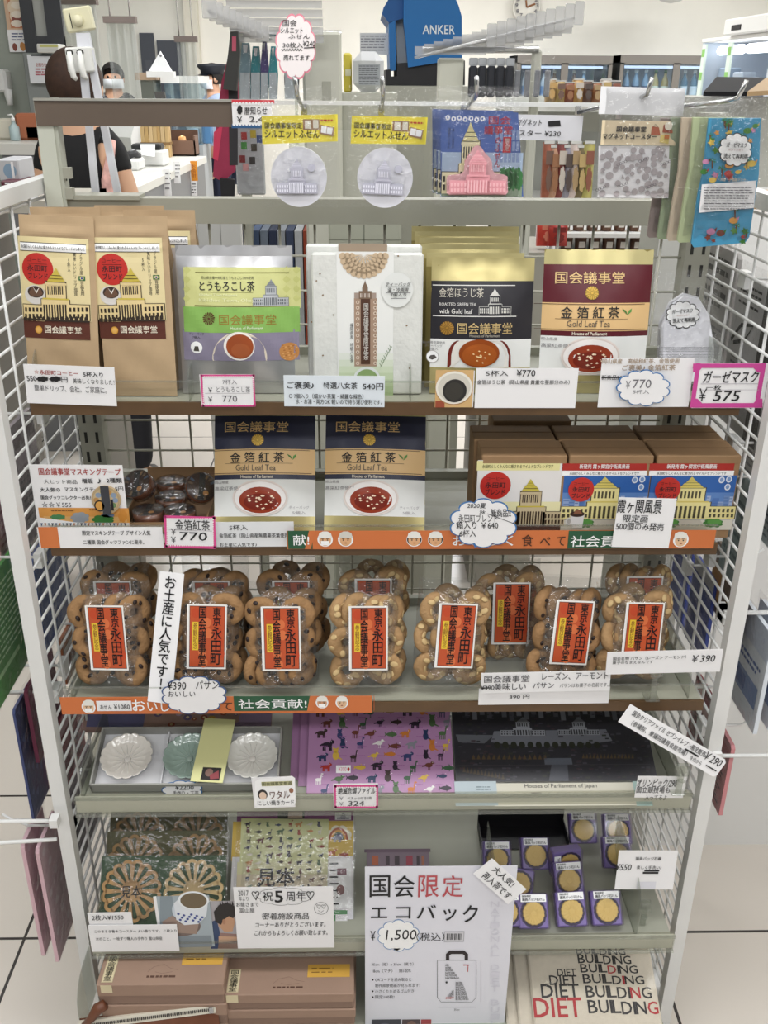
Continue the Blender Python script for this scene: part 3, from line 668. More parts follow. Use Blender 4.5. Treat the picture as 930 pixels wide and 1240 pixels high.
# ---- cards standing in the price rail of shelf 1
YR = yf-.0055
def tag_frame(g, x0, y0, x1, y1, m, w, n=16):
    border(g, x0, y0, x1, y1, m, w)
    for i in range(n):
        x = x0+w+(x1-x0-2*w)*(i+.5)/n; r = (x1-x0)/n*.28; g.D(x-r, y0+w-r, x+r, y0+w+r, WHITE, 1.4, 8); g.D(x-r, y1-w-r, x+r, y1-w+r, WHITE, 1.4, 8)
    k = max(4, int(n*(y1-y0)/(x1-x0)))
    for i in range(k):
        y = y0+w+(y1-y0-2*w)*(i+.5)/k; r = (x1-x0)/n*.28; g.D(x0+w-r, y-r, x0+w+r, y+r, WHITE, 1.4, 8); g.D(x1-w-r, y-r, x1-w+r, y+r, WHITE, 1.4, 8)
def d(g):
    g.T('☆', 122, 298, 144, 320, mat('b9756c')); g.T('永田町コーヒー', 148, 305, 328, 326, mat('9c2a24'), .03); g.T('5杯入り', 352, 312, 444, 336, INK, .03); g.T('550', 88, 330, 132, 354, INK, .02, 2, shear=-.1)
    for x0, x1 in ((134, 188), (194, 248)): g.P(cloud((x0+x1)/2, 344, (x1-x0)/2, 12, 7, .15), INK, 2)
    g.T('円', 250, 334, 278, 360, INK, .01); g.T('美味しくなりました！', 304, 344, 498, 368, INK, 0); g.T('簡単ドリップ、会社。ご家庭に。', 124, 376, 462, 406, mat('3a383c'), .004)
card('price_card', 'white card with red coffee heading and scribbled-out price, below the coffee bags', hang(33, 443, 142, 490, YR, roll=-2.2), d, (10, 370, 3.875))
def d(g):
    tag_frame(g, 168, 950, 545, 1176, PINK, 14, 24); g.T('7杯入', 316, 984, 418, 1018, GREYINK, -.004); g.T('とうもろこし茶', 274, 1034, 512, 1076, GREYINK, -.004); g.T('770', 316, 1098, 420, 1142, mat('5f5d62'), -.004)
    g.T('￥', 216, 1042, 246, 1076, INK, 0); g.T('￥', 216, 1106, 246, 1140, INK, 0); g.R(194, 1030, 510, 1032, mat('b5b1b5'), 2); g.R(194, 1080, 510, 1083, mat('b5b1b5'), 2)
card('price_card', 'pink dotted-frame price card reading 770 below the corn tea pouch', hang(244, 453.5, 309, 492.5, YR), d, (215, 290, 5.8125))
def d(g):
    g.T('ご褒美♪', 443, 606, 540, 632, INK, .02); g.T('特選八女茶', 575, 608, 698, 632, INK, .02); g.T('540円', 718, 612, 792, 636, INK, .015)
    g.T('○ 7個入り（細かい茶葉・綺麗な緑色）', 450, 650, 720, 668, INK, .01); g.T('水・お湯・両方OK 軽いので持ち運び便利です。', 474, 670, 788, 688, INK, .01)
card('price_card', 'pale blue card reading 540円 below the white tea pack', hang(344, 455, 466, 492.5, YR, roll=-.5), d, (200, 260, 3), paper=mat('e3ebf2', .6))
def d(g):
    g.R(120, 36, 322, 236, mat('d9b27a'), 1); g.D(120, 42, 322, 224, mat('b48a58'), 1.4); g.D(122, 42, 320, 218, mat('efeadf'), 1.7); g.D(134, 54, 308, 206, mat('d9d4c8'), 2); g.D(160, 84, 288, 208, mat('2a2826'), 2.4); g.D(172, 100, 270, 196, mat('38352f'), 2.7); g.R(120, 200, 170, 236, mat('9c4a30'), 1.3)
card('photo_card', 'square photo card of roasted tea leaves in a white cup', hang(527, 449, 573, 493, YR), d, (500, 440, 4.4286), cat='photo card')
def d(g):
    g.T('5杯入', 392, 38, 510, 68, INK, .01); g.T('¥770', 556, 34, 656, 70, INK, .012); g.T('金箔ほうじ茶（岡山県産 貴重な茎部分のみ）', 344, 88, 840, 112, INK, .01)
card('price_card', 'white card reading 5杯入 ¥770 below the black roasted tea pouch', hang(574, 446, 697, 494, YR), d, (500, 440, 4.4286))
def d(g):
    TN = mat('a98f72'); g.T('岡山県産　高級和紅茶、金箔使用', 118, 704, 494, 728, TN, .01); g.T('ご褒美♪ 金箔紅茶', 216, 734, 476, 762, TN, .015); g.T('新商品2020', 114, 784, 240, 808, mat('4b4a4e'), .01); g.R(114, 794, 230, 799, INK, 2.4)
card('price_card', 'white card with tan heading, partly behind a blue cloud tag', hang(723, 434, 834, 493, YR, roll=.4), d, (700, 260, 4.0435))
def d(g):
    g.T('￥', 232, 812, 256, 850, GREYINK); g.T('770', 268, 806, 358, 848, mat('6f6c72'), -.004); g.T('5杯入', 268, 856, 348, 876, GREYINK)
cloud_card('price_tag', 'blue-edged cloud price tag reading ¥770 below the red tea pouch', hang(748, 448, 811, 492, YR-.006), (700, 260, 4.0435), 320, 848, 128, 86, BLUE, 11, d, .09, .05)
def d(g):
    border(g, 562, 728, 902, 944, mat('d0489a'), 22); 
    for x, y in ((562, 728), (902, 728), (562, 944), (902, 944)):
        sx = 1 if x < 700 else -1; sy = 1 if y < 800 else -1; g.P([(x, y), (x+sx*44, y), (x+sx*44, y+sy*22), (x+sx*22, y+sy*44), (x, y+sy*44)], mat('d0489a'), 1.3)
    g.T('ガーゼマスク', 614, 764, 880, 822, INK, .02, 2, shear=.1); g.T('一枚', 626, 834, 700, 858, INK, .02); g.T('￥', 590, 850, 628, 912, INK, .0); g.T('575', 664, 862, 790, 912, INK, .02, 2, shear=.12)
    g.R(600, 826, 880, 829, mat('bdb7bd'), 1.6); g.R(590, 856, 885, 858, mat('bdb7bd'), 1.6)
card('price_card', 'white card in thick pink frame reading ガーゼマスク 575', hang(837, 440, 924, 494, YR-.006, roll=.2), d, (700, 260, 4.0435))
# ================================================================ second shelf of goods
yf, z2, _ = SH[2]; z2 += .0012
def navy(xl, xr, label, lean, roll, Y, seed):
    x, y = axes(lean, 0, roll); a, b = XP(xl, Y, z2), XP(xr, Y, z2)
    fm = Fr(fr_red.O, fr_red.x, fr_red.y, fr_red.w, fr_red.h)
    f2, t = leaf_tea(xl, xr, Y, 510, z2, label, '20243f', lean, seed, fm)
    t.matrix_world = Fr(V(((a+b)/2, Y, z2+.0015)), x, y).M; return t
navy(262, 379, 'gold leaf tea pouch with navy label, nearer the masking tape rolls', 27, 0, yf+.022, 2)
navy(393, 513, 'gold leaf tea pouch with navy label, nearer the boxed coffees', 27, -1, yf+.022, 5)
# boxed coffees
KBOX = mat('9a7a58', .75, var=.05, scale=30); KBOX2 = mat('7d6145', .8)
def box_cream(g):
    g.R(190, 222, 714, 660, mat('e9e6e4', .5), 1); g.R(194, 222, 714, 282, mat('ebe3a4', .5), 1.3); g.T('永田町らしくみんなに癒されるマイルドなブレンドです', 228, 244, 672, 268, mat('55502c'), .01)
    g.D(212, 290, 406, 462, RED, 1.5); g.T('コーヒー', 254, 322, 366, 342, mat('5b1712'), 0, 2); g.T('永田町', 246, 356, 372, 392, INK, .02, 2); g.T('ブレンド', 246, 398, 368, 434, INK, .02, 2)
    g.R(190, 478, 714, 540, mat('ece6b6', .5), 1.3); diet(g, 320, 336, 740, 628, 'c9b894', 'c9b948', '3a2a1c', 2, 9, 6); g.R(190, 622, 714, 660, mat('4a241a', .5), 4.5)
def box_blue(g):
    g.R(42, 186, 458, 222, mat('b02a22', .5), 1); g.R(42, 222, 458, 248, WHITE, 1); g.R(42, 248, 458, 505, mat('2e62ad', .5), 1); g.R(42, 330, 458, 420, mat('5d86c4', .5), 1.1)
    g.T('新発売 霞ヶ関官庁街風景画', 128, 190, 372, 212, WHITE, .02); g.T('永田町らしくみんなに癒されるマイルドなブレンドです', 80, 228, 420, 242, mat('4b4b4b'), .01)
    rd = random.Random(8)
    for i in range(15):
        x = 46+i*28; h = rd.uniform(40, 130); w = rd.uniform(18, 34)
        if 180 < x < 320: continue
        g.R(x, 420-h, min(x+w, 456), 420, mat(('8fa6cf', '6f8fc4', 'a7b8da', '4f76b8')[i % 4], .5), 1.4+.01*i)
        for j in range(4): g.R(x+3, 420-h+8+j*16, min(x+w, 456)-3, 420-h+11+j*16, mat('4a6aa8', .5), 1.9)
    for x, y in ((400, 265), (430, 300), (436, 262)): g.D(x-16, y-14, x+14, y+18, mat('dfe6f2', .5), 2); g.D(x-10, y-9, x+8, y+12, mat('7f9dcc', .5), 2.3)
    diet(g, 36, 252, 470, 460, 'ebdf9c', 'd9c86a', '4a4632', 2.2, 7, 6)
    g.R(30, 462, 458, 512, mat('dcd8cc', .5), 2.4); g.P([(200, 462), (300, 462), (340, 512), (170, 512)], mat('c9c3b4', .5), 2.7)
    for x in (140, 165, 350, 380): g.P(cloud(x, 478, 32, 20, 7, .15), mat('3f7a34', .6), 3); g.P(cloud(x+6, 472, 20, 12, 6, .15), mat('5d9a48', .6), 3.3)
    g.D(72, 254, 198, 372, RED, 5); g.T('コーヒー', 100, 276, 172, 290, mat('5b1712'), 0, 5.6); g.T('永田町', 92, 300, 176, 324, INK, .02, 5.6); g.T('ブレンド', 90, 330, 176, 354, INK, .02, 5.6)
    g.D(60, 450, 90, 486, mat('e4e2e0', .4), 5); g.D(66, 456, 84, 480, mat('b7b4ae', .4), 5.3); g.P([(80, 430), (152, 430), (140, 500), (92, 500)], mat('eceae8', .4), 5.5); g.D(80, 418, 152, 446, mat('3a261c', .4), 5.8); g.P([(96, 432), (108, 412), (130, 412), (140, 430)], mat('8a5a40', .4), 6)
def coffee_box(xl, xr, ytop, Y, label, art, o, depth=.06, h=None):
    fr = stand(xl, xr, ytop, Y, z2, 0); fr.h = h or fr.h
    t = thing('coffee_box', label, 'coffee box', fr.M, 'boxed coffees')
    w = fr.w/2; g = G(fr); g.bev(-w, w, 0, fr.h-.004, -depth, 0, KBOX, .0012); g.build('carton', t)
    g = G(fr); g.bev(-w-.0004, w+.0004, fr.h-.012, fr.h, -depth-.0004, .0004, KBOX, .0015); g.box(-w, w, fr.h, fr.h+.0006, -depth*.5-.0006, -depth*.5+.0006, KBOX2); g.build('lid', t)
    if art: g = at(G(fr), *o); g.z = .0003; art(g); g.build('printed_label', t)
    return t, fr
yb = yf+.012
b1, f1 = coffee_box(579, 678, 552, yb, 'cream-labelled coffee box with red disc, front row, leftmost of the boxes', box_cream, (540, 515, 5.1667))
b2, f2 = coffee_box(681, 779, 556, yb, 'blue-labelled coffee box half hidden by the white handwritten card', box_blue, (670, 515, 4.0435), h=f1.h)
M = f2.M.copy(); xr_ = XP(783.5, yb, z2)+f2.w/2; M.translation = V((xr_, yb, z2))
dup(b2, M, 'blue-labelled coffee box at the right end, by the wire panel')
for i, (bx, nm) in enumerate(((b1, 'cream-labelled box'), (b2, 'first blue-labelled box'), (None, 'blue-labelled box at the right end'))):
    src = b1 if i == 0 else b2; m = (M if i == 2 else src.matrix_world).copy()
    if i == 0: m = f1.M.copy()
    if i == 1: m = f2.M.copy()
    m.translation = m.translation+V((-.004+.001*i, .062, 0)); dup(src, m, 'brown coffee box standing directly behind the '+nm, None, ('printed_label',))
m = f1.M.copy(); m.translation = m.translation+V((.03, .128, .004)); dup(b1, m, 'brown coffee box farthest back, its top showing above the cream-labelled box', None, ('printed_label',))
# masking tape rolls in a shallow tray
TAPE = mat('7a4426', .25, var=.15, scale=60, coat=.5); TAPE2 = mat('3c2218', .3, coat=.5)
gt = G(); x0, x1 = XP(152, yf+.04, z2), XP(253, yf+.04, z2)
gt.box(x0, x1, 0, .17, 0, .0015, KBOX); gt.box(x0, x1, 0, .0015, 0, .016, KBOX); gt.box(x0, x1, .1685, .17, 0, .03, KBOX)
gt.box(x0, x0+.0015, 0, .17, 0, .022, KBOX); gt.box(x1-.0015, x1, 0, .17, 0, .022, KBOX)
gt.build('cardboard_tray', M=(0, yf+.03, z2), label='shallow brown cardboard tray holding the masking tape rolls', cat='tray')
def tape(P, rx, ry, label):
    M = Matrix.Translation(P) @ Matrix.Rotation(R_(rx), 4, 'X') @ Matrix.Rotation(R_(ry), 4, 'Y')
    t = thing('masking_tape_roll', label, 'tape roll', M, 'masking tape rolls')
    r = .0215; g = G(); g.lathe([(r*.6, .0005), (r, .0005), (r, .019), (r*.6, .019), (r*.6, .0005)], TAPE, 32, cap=False); g.build('tape', t)
    g = G(Fr((0, 0, 0), (1, 0, 0), (0, 1, 0), 2*r, 2*r), True)
    g.lathe([(.0001, .0193), (r*.98, .0193), (r*.99, .0188)], TAPE2, 32, cap=False)
    for k in (1, 2, 3, 7, 8, 12, 13, 14): a = k*.35; g.add([(r*.62*math.cos(a), r*.62*math.sin(a), .0196), (r*.62*math.cos(a+.2), r*.62*math.sin(a+.2), .0196), (r*.92*math.cos(a+.2), r*.92*math.sin(a+.2), .0196), (r*.92*math.cos(a), r*.92*math.sin(a), .0196)], [(0, 1, 2, 3)], mat(('8a6a44', '4a5a70', '6b5238')[k % 3], .4))
    g.box(-.004, .004, -r*.9, r*.9, .0194, .0198, INK); g.add([(.006+.004*math.cos(q), -.009+.004*math.sin(q), .0199) for q in [k*.63 for k in range(10)]], [tuple(range(10))], mat('c98a3c', .4))
    g.build('label_disc', t); g = G(); g.lathe([(r*1.03, -.0002), (r*1.04, .010), (r*1.03, .0205), (r*.5, .0212), (.0005, .021)], FILM, 24, cap=False); g.build('clear_wrap', t); return t
zt = z2+.002
tape((XP(181, yf+.062, zt), yf+.062, zt), 0, 0, 'masking tape roll lying flat in the front row, nearer the tape poster card')
tape((XP(219, yf+.062, zt), yf+.062, zt), 0, 0, 'masking tape roll lying flat in the front row, behind the pink 770 card')
tape((XP(174, yf+.118, zt+.02), yf+.118, zt+.027), 42, -18, 'masking tape roll tilted up behind the front roll nearer the poster card')
tape((XP(207, yf+.108, zt), yf+.110, zt), 0, 0, 'masking tape roll lying flat in the middle of the second row')
tape((XP(241, yf+.105, zt+.02), yf+.110, zt+.027), 48, 20, 'masking tape roll tilted up beside the navy tea pouch')
tape((XP(163, yf+.168, zt), yf+.168, zt), 0, 0, 'masking tape roll lying at the back, nearer the slotted upright')
tape((XP(208, yf+.165, zt), yf+.168, zt), 0, 0, 'masking tape roll lying at the back, middle of its row')
tape((XP(240, yf+.165, zt), yf+.168, zt), 0, 0, 'masking tape roll lying at the back, behind the tilted one by the navy pouch')
# ---- cards and banner of shelf 2
YR = yf-.0055; o = (30, 550, 3.875)
def d(g):
    R2 = mat('a8261e'); g.T('国会議事堂マスキングテープ', 66, 66, 450, 98, R2, .02); g.T('大ヒット商品', 90, 118, 246, 138, INK, -.004); g.T('増販', 268, 114, 320, 136, INK, .03); g.T('♪', 342, 114, 358, 136, INK, .01); g.T('2種類', 384, 112, 456, 134, INK, .03)
    g.T('大人気の', 72, 156, 166, 176, INK, .03); g.T('マスキングテープ', 186, 154, 372, 174, INK, .02); g.T('5円', 424, 152, 462, 172, INK, .02); g.T('国会グッツコレクター必見！', 76, 194, 310, 212, INK, .03); g.T('☆☆￥555', 80, 222, 218, 248, INK, .0)
    g.R(70, 252, 492, 340, mat('dd9a4a', .5), 1); g.R(90, 292, 480, 318, mat('e4b06c', .5), 1.1)
    for x, y, w, h, c in ((120, 282, 70, 24, '4f8a58'), (218, 272, 84, 50, '9aa0a8'), (318, 284, 100, 44, '3f7f3c'), (440, 262, 40, 56, 'd8903c'), (360, 276, 60, 20, '6b7f9c')): g.P(cloud(x+w/2, y+h/2, w/2, h/2, 7, .12), mat(c, .5), 1.5)
    g.P([(70, 296), (250, 320), (250, 330), (70, 330)], WHITE, 1.8); g.R(70, 320, 492, 340, mat('ded9d4', .5), 1.7)
    for i in range(24): g.P([(74+i*17, 322), (86+i*17, 322), (80+i*17, 338)], mat(('4a5a80', 'b06a3c', '7a8a96', '3c4452')[i % 4], .5), 2.1)
    g.lines(124, 258, 238, 268, 1, mat('8a5a28'), .6, 3); g.lines(304, 254, 366, 264, 1, mat('8a5a28'), .6, 4)
c_ = card('tape_poster_card', 'white and orange poster card for masking tape, a round tape sample stuck on it', hang(46, 563, 157, 641, yf+.012, roll=-.5), d, o, cat='poster card')
g = at(G(Fr(c_.matrix_world.translation, c_.matrix_world.col[0].xyz, c_.matrix_world.col[1].xyz)), *o); cx, cy, w, h = g.bx(316, 146, 452, 274)
r = w; n = 28
g.add([(cx+r*math.cos(a), cy+h*math.sin(a), z) for z in (.0004, .004) for a in [2*math.pi*k/n for k in range(n)]], [(k, (k+1) % n, n+(k+1) % n, n+k) for k in range(n)]+[tuple(range(n, 2*n))], mat('b8a07a', .4))
g.z = .0042; g.D(326, 156, 442, 264, mat('c9b48c', .4), 1.02)
for k in range(10): a = k*.63; g.D(384+44*math.cos(a)-14, 210+40*math.sin(a)-12, 384+44*math.cos(a)+14, 210+40*math.sin(a)+12, mat(('8a9ab0', '6b8a5c', 'b98a50')[k % 3], .4), 1.06, 10)
g.R(364, 144, 404, 276, mat('3a3c42', .4), 1.12); g.R(408, 206, 420, 258, INK, 1.12); g.D(336, 216, 378, 256, mat('d39a48', .4), 1.12); g.D(330, 210, 384, 262, INK, 1.1)
o_ = g.build('tape_sample', c_)
def d(g):
    g.R(70, 342, 160, 440, mat('d97c44', .5), 1); g.T('限定マスキングテープ デザイン人気', 270, 358, 590, 380, INK, .02); g.T('二種類 国会グッツファンに是非。', 274, 402, 560, 422, INK, .02)
card('name_strip', 'white strip with orange end below the masking tape poster card', hang(48, 638.5, 199, 663.5, YR), d, o, cat='name card')
def d(g):
    tag_frame(g, 656, 290, 896, 440, PINK, 12, 20); g.T('金箔紅茶', 706, 308, 868, 356, INK, .012, jig=.02); g.T('770', 726, 366, 856, 404, INK, .012, shear=.1); g.T('￥', 686, 348, 710, 376, INK); g.T('￥', 686, 386, 710, 414, INK); g.R(676, 356, 880, 358, mat('bdb7bd'), 1.8)
card('price_card', 'pink dotted-frame price card reading 金箔紅茶 770', hang(200, 627, 261, 662, YR-.0065, roll=-2), d, o)
o = (250, 600, 2.818)
def d(g): g.T('5杯入', 78, 100, 140, 118, INK, .01); g.T('金箔紅茶（岡山県産無農薬茶葉使用）', 44, 128, 286, 144, INK, .008); g.T('お土産に人気です♪', 46, 160, 172, 174, INK, .008)
card('price_card', 'pale grey card with two lines of print below the first navy tea pouch', hang(262, 632, 357, 662, YR, roll=.3), d, o, paper=mat('e6e8ea', .6))
ORG = mat('d3753f', .5); GRN = mat('24573a', .5)
def face(g, x, y, r, hat='f2efe8', skin='e2ae80', mask=False, hair=None):
    S = mat(skin, .5); g.D(x-r*1.05, y-r*.9, x+r*1.05, y+r*1.05, WHITE, 1.3)
    if hair: g.D(x-r, y-r*.8, x+r, y+r*.9, mat(hair, .5), 1.5)
    g.D(x-r*.8, y-r*.7, x+r*.8, y+r*.95, S, 1.7); g.P([(x-r*.95, y-r*.15), (x+r*.95, y-r*.15), (x+r*.8, y-r*.8), (x+r*.3, y-r*1.05), (x-r*.3, y-r*1.05), (x-r*.8, y-r*.8)], mat(hat, .5), 2)
    for s in (-.32, .32): g.D(x+r*s-r*.1, y+r*.05, x+r*s+r*.1, y+r*.22, INK, 2, 8); g.R(x+r*s-r*.18, y-r*.1, x+r*s+r*.18, y-r*.03, INK, 2.3)
    if mask: g.P([(x-r*.6, y+r*.25), (x+r*.6, y+r*.25), (x+r*.5, y+r*.85), (x-r*.5, y+r*.85)], WHITE, 2.2)
    else: g.D(x-r*.2, y+r*.45, x+r*.2, y+r*.6, mat('9a3a2c'), 2.2, 10)
fr = hang(348, 642.5, 866, 664.5, YR-.0065)
g = at(G(fr), 250, 600, 2.818); g.slab(ORG, .0005); g.R(278, 120, 362, 182, GRN, 1); g.P([(350, 120), (372, 120), (356, 182), (336, 182)], ORG, 1.2); g.T('献!', 296, 134, 350, 170, WHITE, .015)
for x, hat, mk, hair in ((405, 'f0eee8', True, None), (475, 'd8d5cc', False, None), (709, 'f0eee8', False, '3a3230'), (782, 'f0eee8', False, '4a3a34')): face(g, x, 148, 25, hat, 'e2ae80', mk, hair)
at(g, 540, 515, 5.1667); g.T('おいしく', 40, 690, 420, 752, WHITE, .02); BR = mat('4a2a1a'); g.T('食', 474, 684, 546, 756, BR, .01); g.T('べ', 586, 700, 652, 752, BR, .015); g.T('て', 692, 696, 744, 752, BR, .015)
at(g, 670, 515, 4.0435); g.R(72, 516, 460, 602, GRN, 1.1); g.T('社会貢献', 84, 540, 372, 594, WHITE, .01); face(g, 624, 558, 36, 'efece4', 'e8c09a'); 
g.build('shelf_banner', M=fr.M, label='orange and green banner strip with cook faces along the second shelf edge', cat='banner', group='orange shelf banners')
o = (540, 515, 5.1667)
def d(g):
    g.T('2020夏', 134, 486, 250, 518, INK, .01, shear=.1); g.T('新商品!!', 282, 522, 404, 572, INK, .015, shear=-.2); g.T('秋', 210, 530, 246, 556, INK, .01); g.T('永田町ブレンド', 78, 556, 324, 606, INK, .004, shear=-.1); g.T('箱入り ￥640', 64, 600, 326, 648, INK, .01, shear=-.1); g.T('6杯入', 84, 654, 188, 698, INK, .01)
    g.Ln([(258, 552), (420, 612)], .0008, INK)
cloud_card('price_tag', 'blue-edged cloud tag reading ￥640 in front of the cream-labelled coffee box', hang(546, 606, 625, 664, YR-.012), o, 234, 612, 206, 148, BLUE, 10, d, .09, .045, tail=[(150, 700), (250, 740), (180, 765)])
def d(g): g.T('霞ヶ関風景', 314, 366, 530, 430, INK, .012); g.T('限定画', 342, 438, 462, 474, INK, .012); g.T('500個のみ発売', 306, 476, 540, 514, INK, .012); g.Ln([(404, 470), (400, 476), (440, 478)], .0008, INK)
card('price_card', 'white handwritten card taped over the blue-labelled coffee boxes', hang(740, 603, 810, 663, YR-.012, roll=-1.5), d, (670, 515, 4.0435))
# ================================================================ third shelf: packs of ring cookies
yf, z3, _ = SH[3]; z3 += .0012
COOK = mat('9f7a52', .85, var=.14, scale=90, bump=.8, bscale=260); COOKA = mat('ae8b61', .85, var=.12, scale=90, bump=.8, bscale=260)
RAIS = mat('2a1a16', .5); ALM = mat('d3b684', .7, var=.08, scale=120)
def cookie_mesh(kind, seed):
    rd = random.Random(seed); g = G(); n, k = 30, 12; vs = []; R0, r0, hz = .0158, .0098, .0075
    ph = [rd.uniform(0, 6.28) for _ in range(6)]
    def surf(a, b):
        wob = 1+.05*math.sin(2*a+ph[0])+.035*math.sin(5*a+ph[1])+.03*math.sin(9*a+3*b+ph[2])
        rr = R0+r0*wob*math.cos(b); z = hz*math.sin(b)*(1+.10*math.sin(4*a+ph[3])+.06*math.sin(11*a+4*b+ph[4]))
        return V((rr*math.cos(a), rr*math.sin(a), z))
    for i in range(n):
        for j in range(k): vs.append(surf(2*math.pi*i/n, 2*math.pi*j/k))
    g.add(vs, [(i*k+j, ((i+1) % n)*k+j, ((i+1) % n)*k+(j+1) % k, i*k+(j+1) % k) for i in range(n) for j in range(k)], COOK if kind == 'raisin' else COOKA, True)
    for q in range(5 if kind == 'raisin' else 9):
        a = 2*math.pi*(q+rd.uniform(-.3, .3))/(5 if kind == 'raisin' else 9); b = rd.uniform(.55, 2.5); p = surf(a, b); nrm = (surf(a, b)-V((R0*math.cos(a), R0*math.sin(a), 0))).normalized()
        u = nrm.orthogonal().normalized(); u.rotate(Matrix.Rotation(rd.uniform(0, 6.3), 3, nrm)); w = nrm.cross(u)
        if kind == 'raisin': ax, bx, cx = rd.uniform(.0034, .0046), rd.uniform(.0026, .0034), .0018
        else: ax, bx, cx = rd.uniform(.005, .0065), rd.uniform(.0036, .0046), .0007
        vs = []; fs = []
        for la in range(5):
            t = math.pi*la/4
            for m_ in range(10):
                f = 2*math.pi*m_/10; vs.append(p+u*(ax*math.sin(t)*math.cos(f))+w*(bx*math.sin(t)*math.sin(f))+nrm*(cx*math.cos(t)+.0003))
        fs = [(la*10+m_, la*10+(m_+1) % 10, (la+1)*10+(m_+1) % 10, (la+1)*10+m_) for la in range(4) for m_ in range(10)]
        g.add(vs, fs, RAIS if kind == 'raisin' else ALM, True)
    me = g.build('cookie'); d_ = me.data; bpy.data.objects.remove(me); return d_
CM = {k: [cookie_mesh(k, s) for s in range(4)] for k in ('raisin', 'almond')}
PW, PH, PD = .099, .152, .05
flab = hang(320, 737.5, 366, 813.5, 1.13, 8)
def cookie_label(g):
    g.R(120, 202, 258, 431, mat('f3efe9', .45), .5); g.R(126, 208, 252, 425, mat('5a3a34', .45), 1); g.R(128, 210, 250, 423, mat('c4552f', .45), 1.4)
    for i in range(9): g.D(130+(i*47 % 100), 215+(i*71 % 180), 160+(i*47 % 100), 250+(i*71 % 180), mat(('c44a28', 'db7444')[i % 2], .45), 1.7)
    g.R(136, 264, 158, 364, mat('e9c63a', .45), 2); g.T('参観記念', 139, 268, 155, 360, mat('7a2a1c'), .0, 2.4, True)
    for b, m, k in ((.024, INK, 2.8),):
        dx = -1
        g.T('国会議事堂', 158+dx, 210, 188+dx, 420, m, b, k, True); g.T('東京', 206+dx, 212, 238+dx, 278, m, b, k, True); g.T('永田町', 202+dx, 282, 244+dx, 416, m, b, k, True)
def cookie_pack(kind, seed, label, M):
    rd = random.Random(seed); t = thing('cookie_pack', label, 'cookie pack', M, 'packs of ring cookies')
    rows = ((.030, 3), (.074, 2), (.115, 2)); c = []
    for ri, (y, n) in enumerate(rows):
        fan = (seed+ri) % 3 == 0
        xs = [(-.028, .03, 0, 0), (.024, .030, 0, 0)] if not fan else [(-.032, .026, 34, 0), (-.012, .026, 36, 0), (.010, .026, 38, 0), (.030, .026, 40, 0)]
        for x, z, ry, rx in xs:
            c.append((x+rd.uniform(-.003, .003), y+rd.uniform(-.003, .003), z+rd.uniform(-.003, .003), rx+rd.uniform(-14, 10), ry+rd.uniform(-12, 12)))
        if not fan: c += [(-.006+rd.uniform(-.004, .004), y+.006, .012, rd.uniform(-15, 5), 20), (.033, y+.004, .012, rd.uniform(-15, 5), 30)]
    for x, y, z, rx, ry in c:
        o = bpy.data.objects.new('cookie', rd.choice(CM[kind])); C.objects.link(o); o.parent = t
        o.matrix_local = Matrix.Translation((x, y, z)) @ Matrix.Rotation(R_(rx), 4, 'X') @ Matrix.Rotation(R_(ry), 4, 'Y') @ Matrix.Rotation(rd.uniform(0, 6.3), 4, 'Z')
    def zf(u, v):
        q = (1-abs(2*u-1)**5)*min(1, (1.02-v)/.22)**.6*min(1, (v+.12)/.2); return .046*q+.002*math.sin(u*21+seed)*math.sin(v*17+seed*3)+.0011*math.sin(v*61+u*37+seed)*math.sin(u*53-v*29)+.001*math.sin(v*50+u*20)*(1 if v > .8 else .3)
    g = sheet(PW, PH, 30, 36, zf, CRIMP2); b = len(g.v); nx, ny = 8, 8
    vs = [(-PW/2+PW*i/nx, PH*j/ny, -.0015*math.sin(math.pi*i/nx)) for j in range(ny+1) for i in range(nx+1)]
    g.add(vs, [(j*(nx+1)+i, (j+1)*(nx+1)+i, (j+1)*(nx+1)+i+1, j*(nx+1)+i+1) for j in range(ny) for i in range(nx)], FILM, True)
    g.build('clear_bag', t)
    g = at(G(flab), 280, 670, 3); g.z = .00035; cookie_label(g); w, h = flab.w/2, flab.h
    g.box(-w, w, 0, h, -.0004, .0001, WHITE); o = g.build('printed_label', t); o.location = (0, .036, .0492); return t
def packM(xl, xr, Y, lean, turn, roll):
    x, y = axes(lean, turn, roll); m = (XP(xl, Y, z3)+XP(xr, Y, z3))/2
    return Fr(V((m, Y, z3+.05*abs(math.sin(R_(roll))))), x, y).M
pk = [('raisin', 101, 200, 0, -12, -3, 'raisin ring cookie pack at the left end, its label tilted'),
      ('raisin', 212, 292, 0, 10, 5, 'raisin ring cookie pack right of the vertical white slogan strip, above the cloud tag'),
      ('raisin', 302, 388, 0, 0, 0, 'raisin ring cookie pack with upright label, third from the left end'),
      ('almond', 403, 488, 0, 0, 0, 'almond ring cookie pack with upright label, fourth from the left end'),
      ('almond', 496, 583, 0, 8, 5, 'almond ring cookie pack with glare across its tilted label'),
      ('almond', 572, 648, .066, 0, 0, 'ring cookie pack set back between the glare-lit pack and its tilted neighbour'),
      ('raisin', 632, 712, .006, 8, 6, 'raisin ring cookie pack with strongly tilted label, above the two-line price card'),
      ('almond', 718, 796, .004, 4, 3, 'almond ring cookie pack at the right end, behind the clipped 390 card')]
for i, (k, xl, xr, dy, turn, roll, lb) in enumerate(pk): cookie_pack(k, i+1, lb, packM(xl, xr, yf+.052+dy, 10, turn*.5, -roll*.8))
bk = [('raisin', 112, 195, .075, 'behind the leftmost pack'), ('raisin', 226, 306, .075, 'behind the pack above the cloud tag'), ('raisin', 316, 398, .075, 'behind the third pack, label top showing'),
      ('almond', 412, 490, .08, 'behind the fourth pack'), ('almond', 730, 792, .085, 'behind the pack at the right end')]
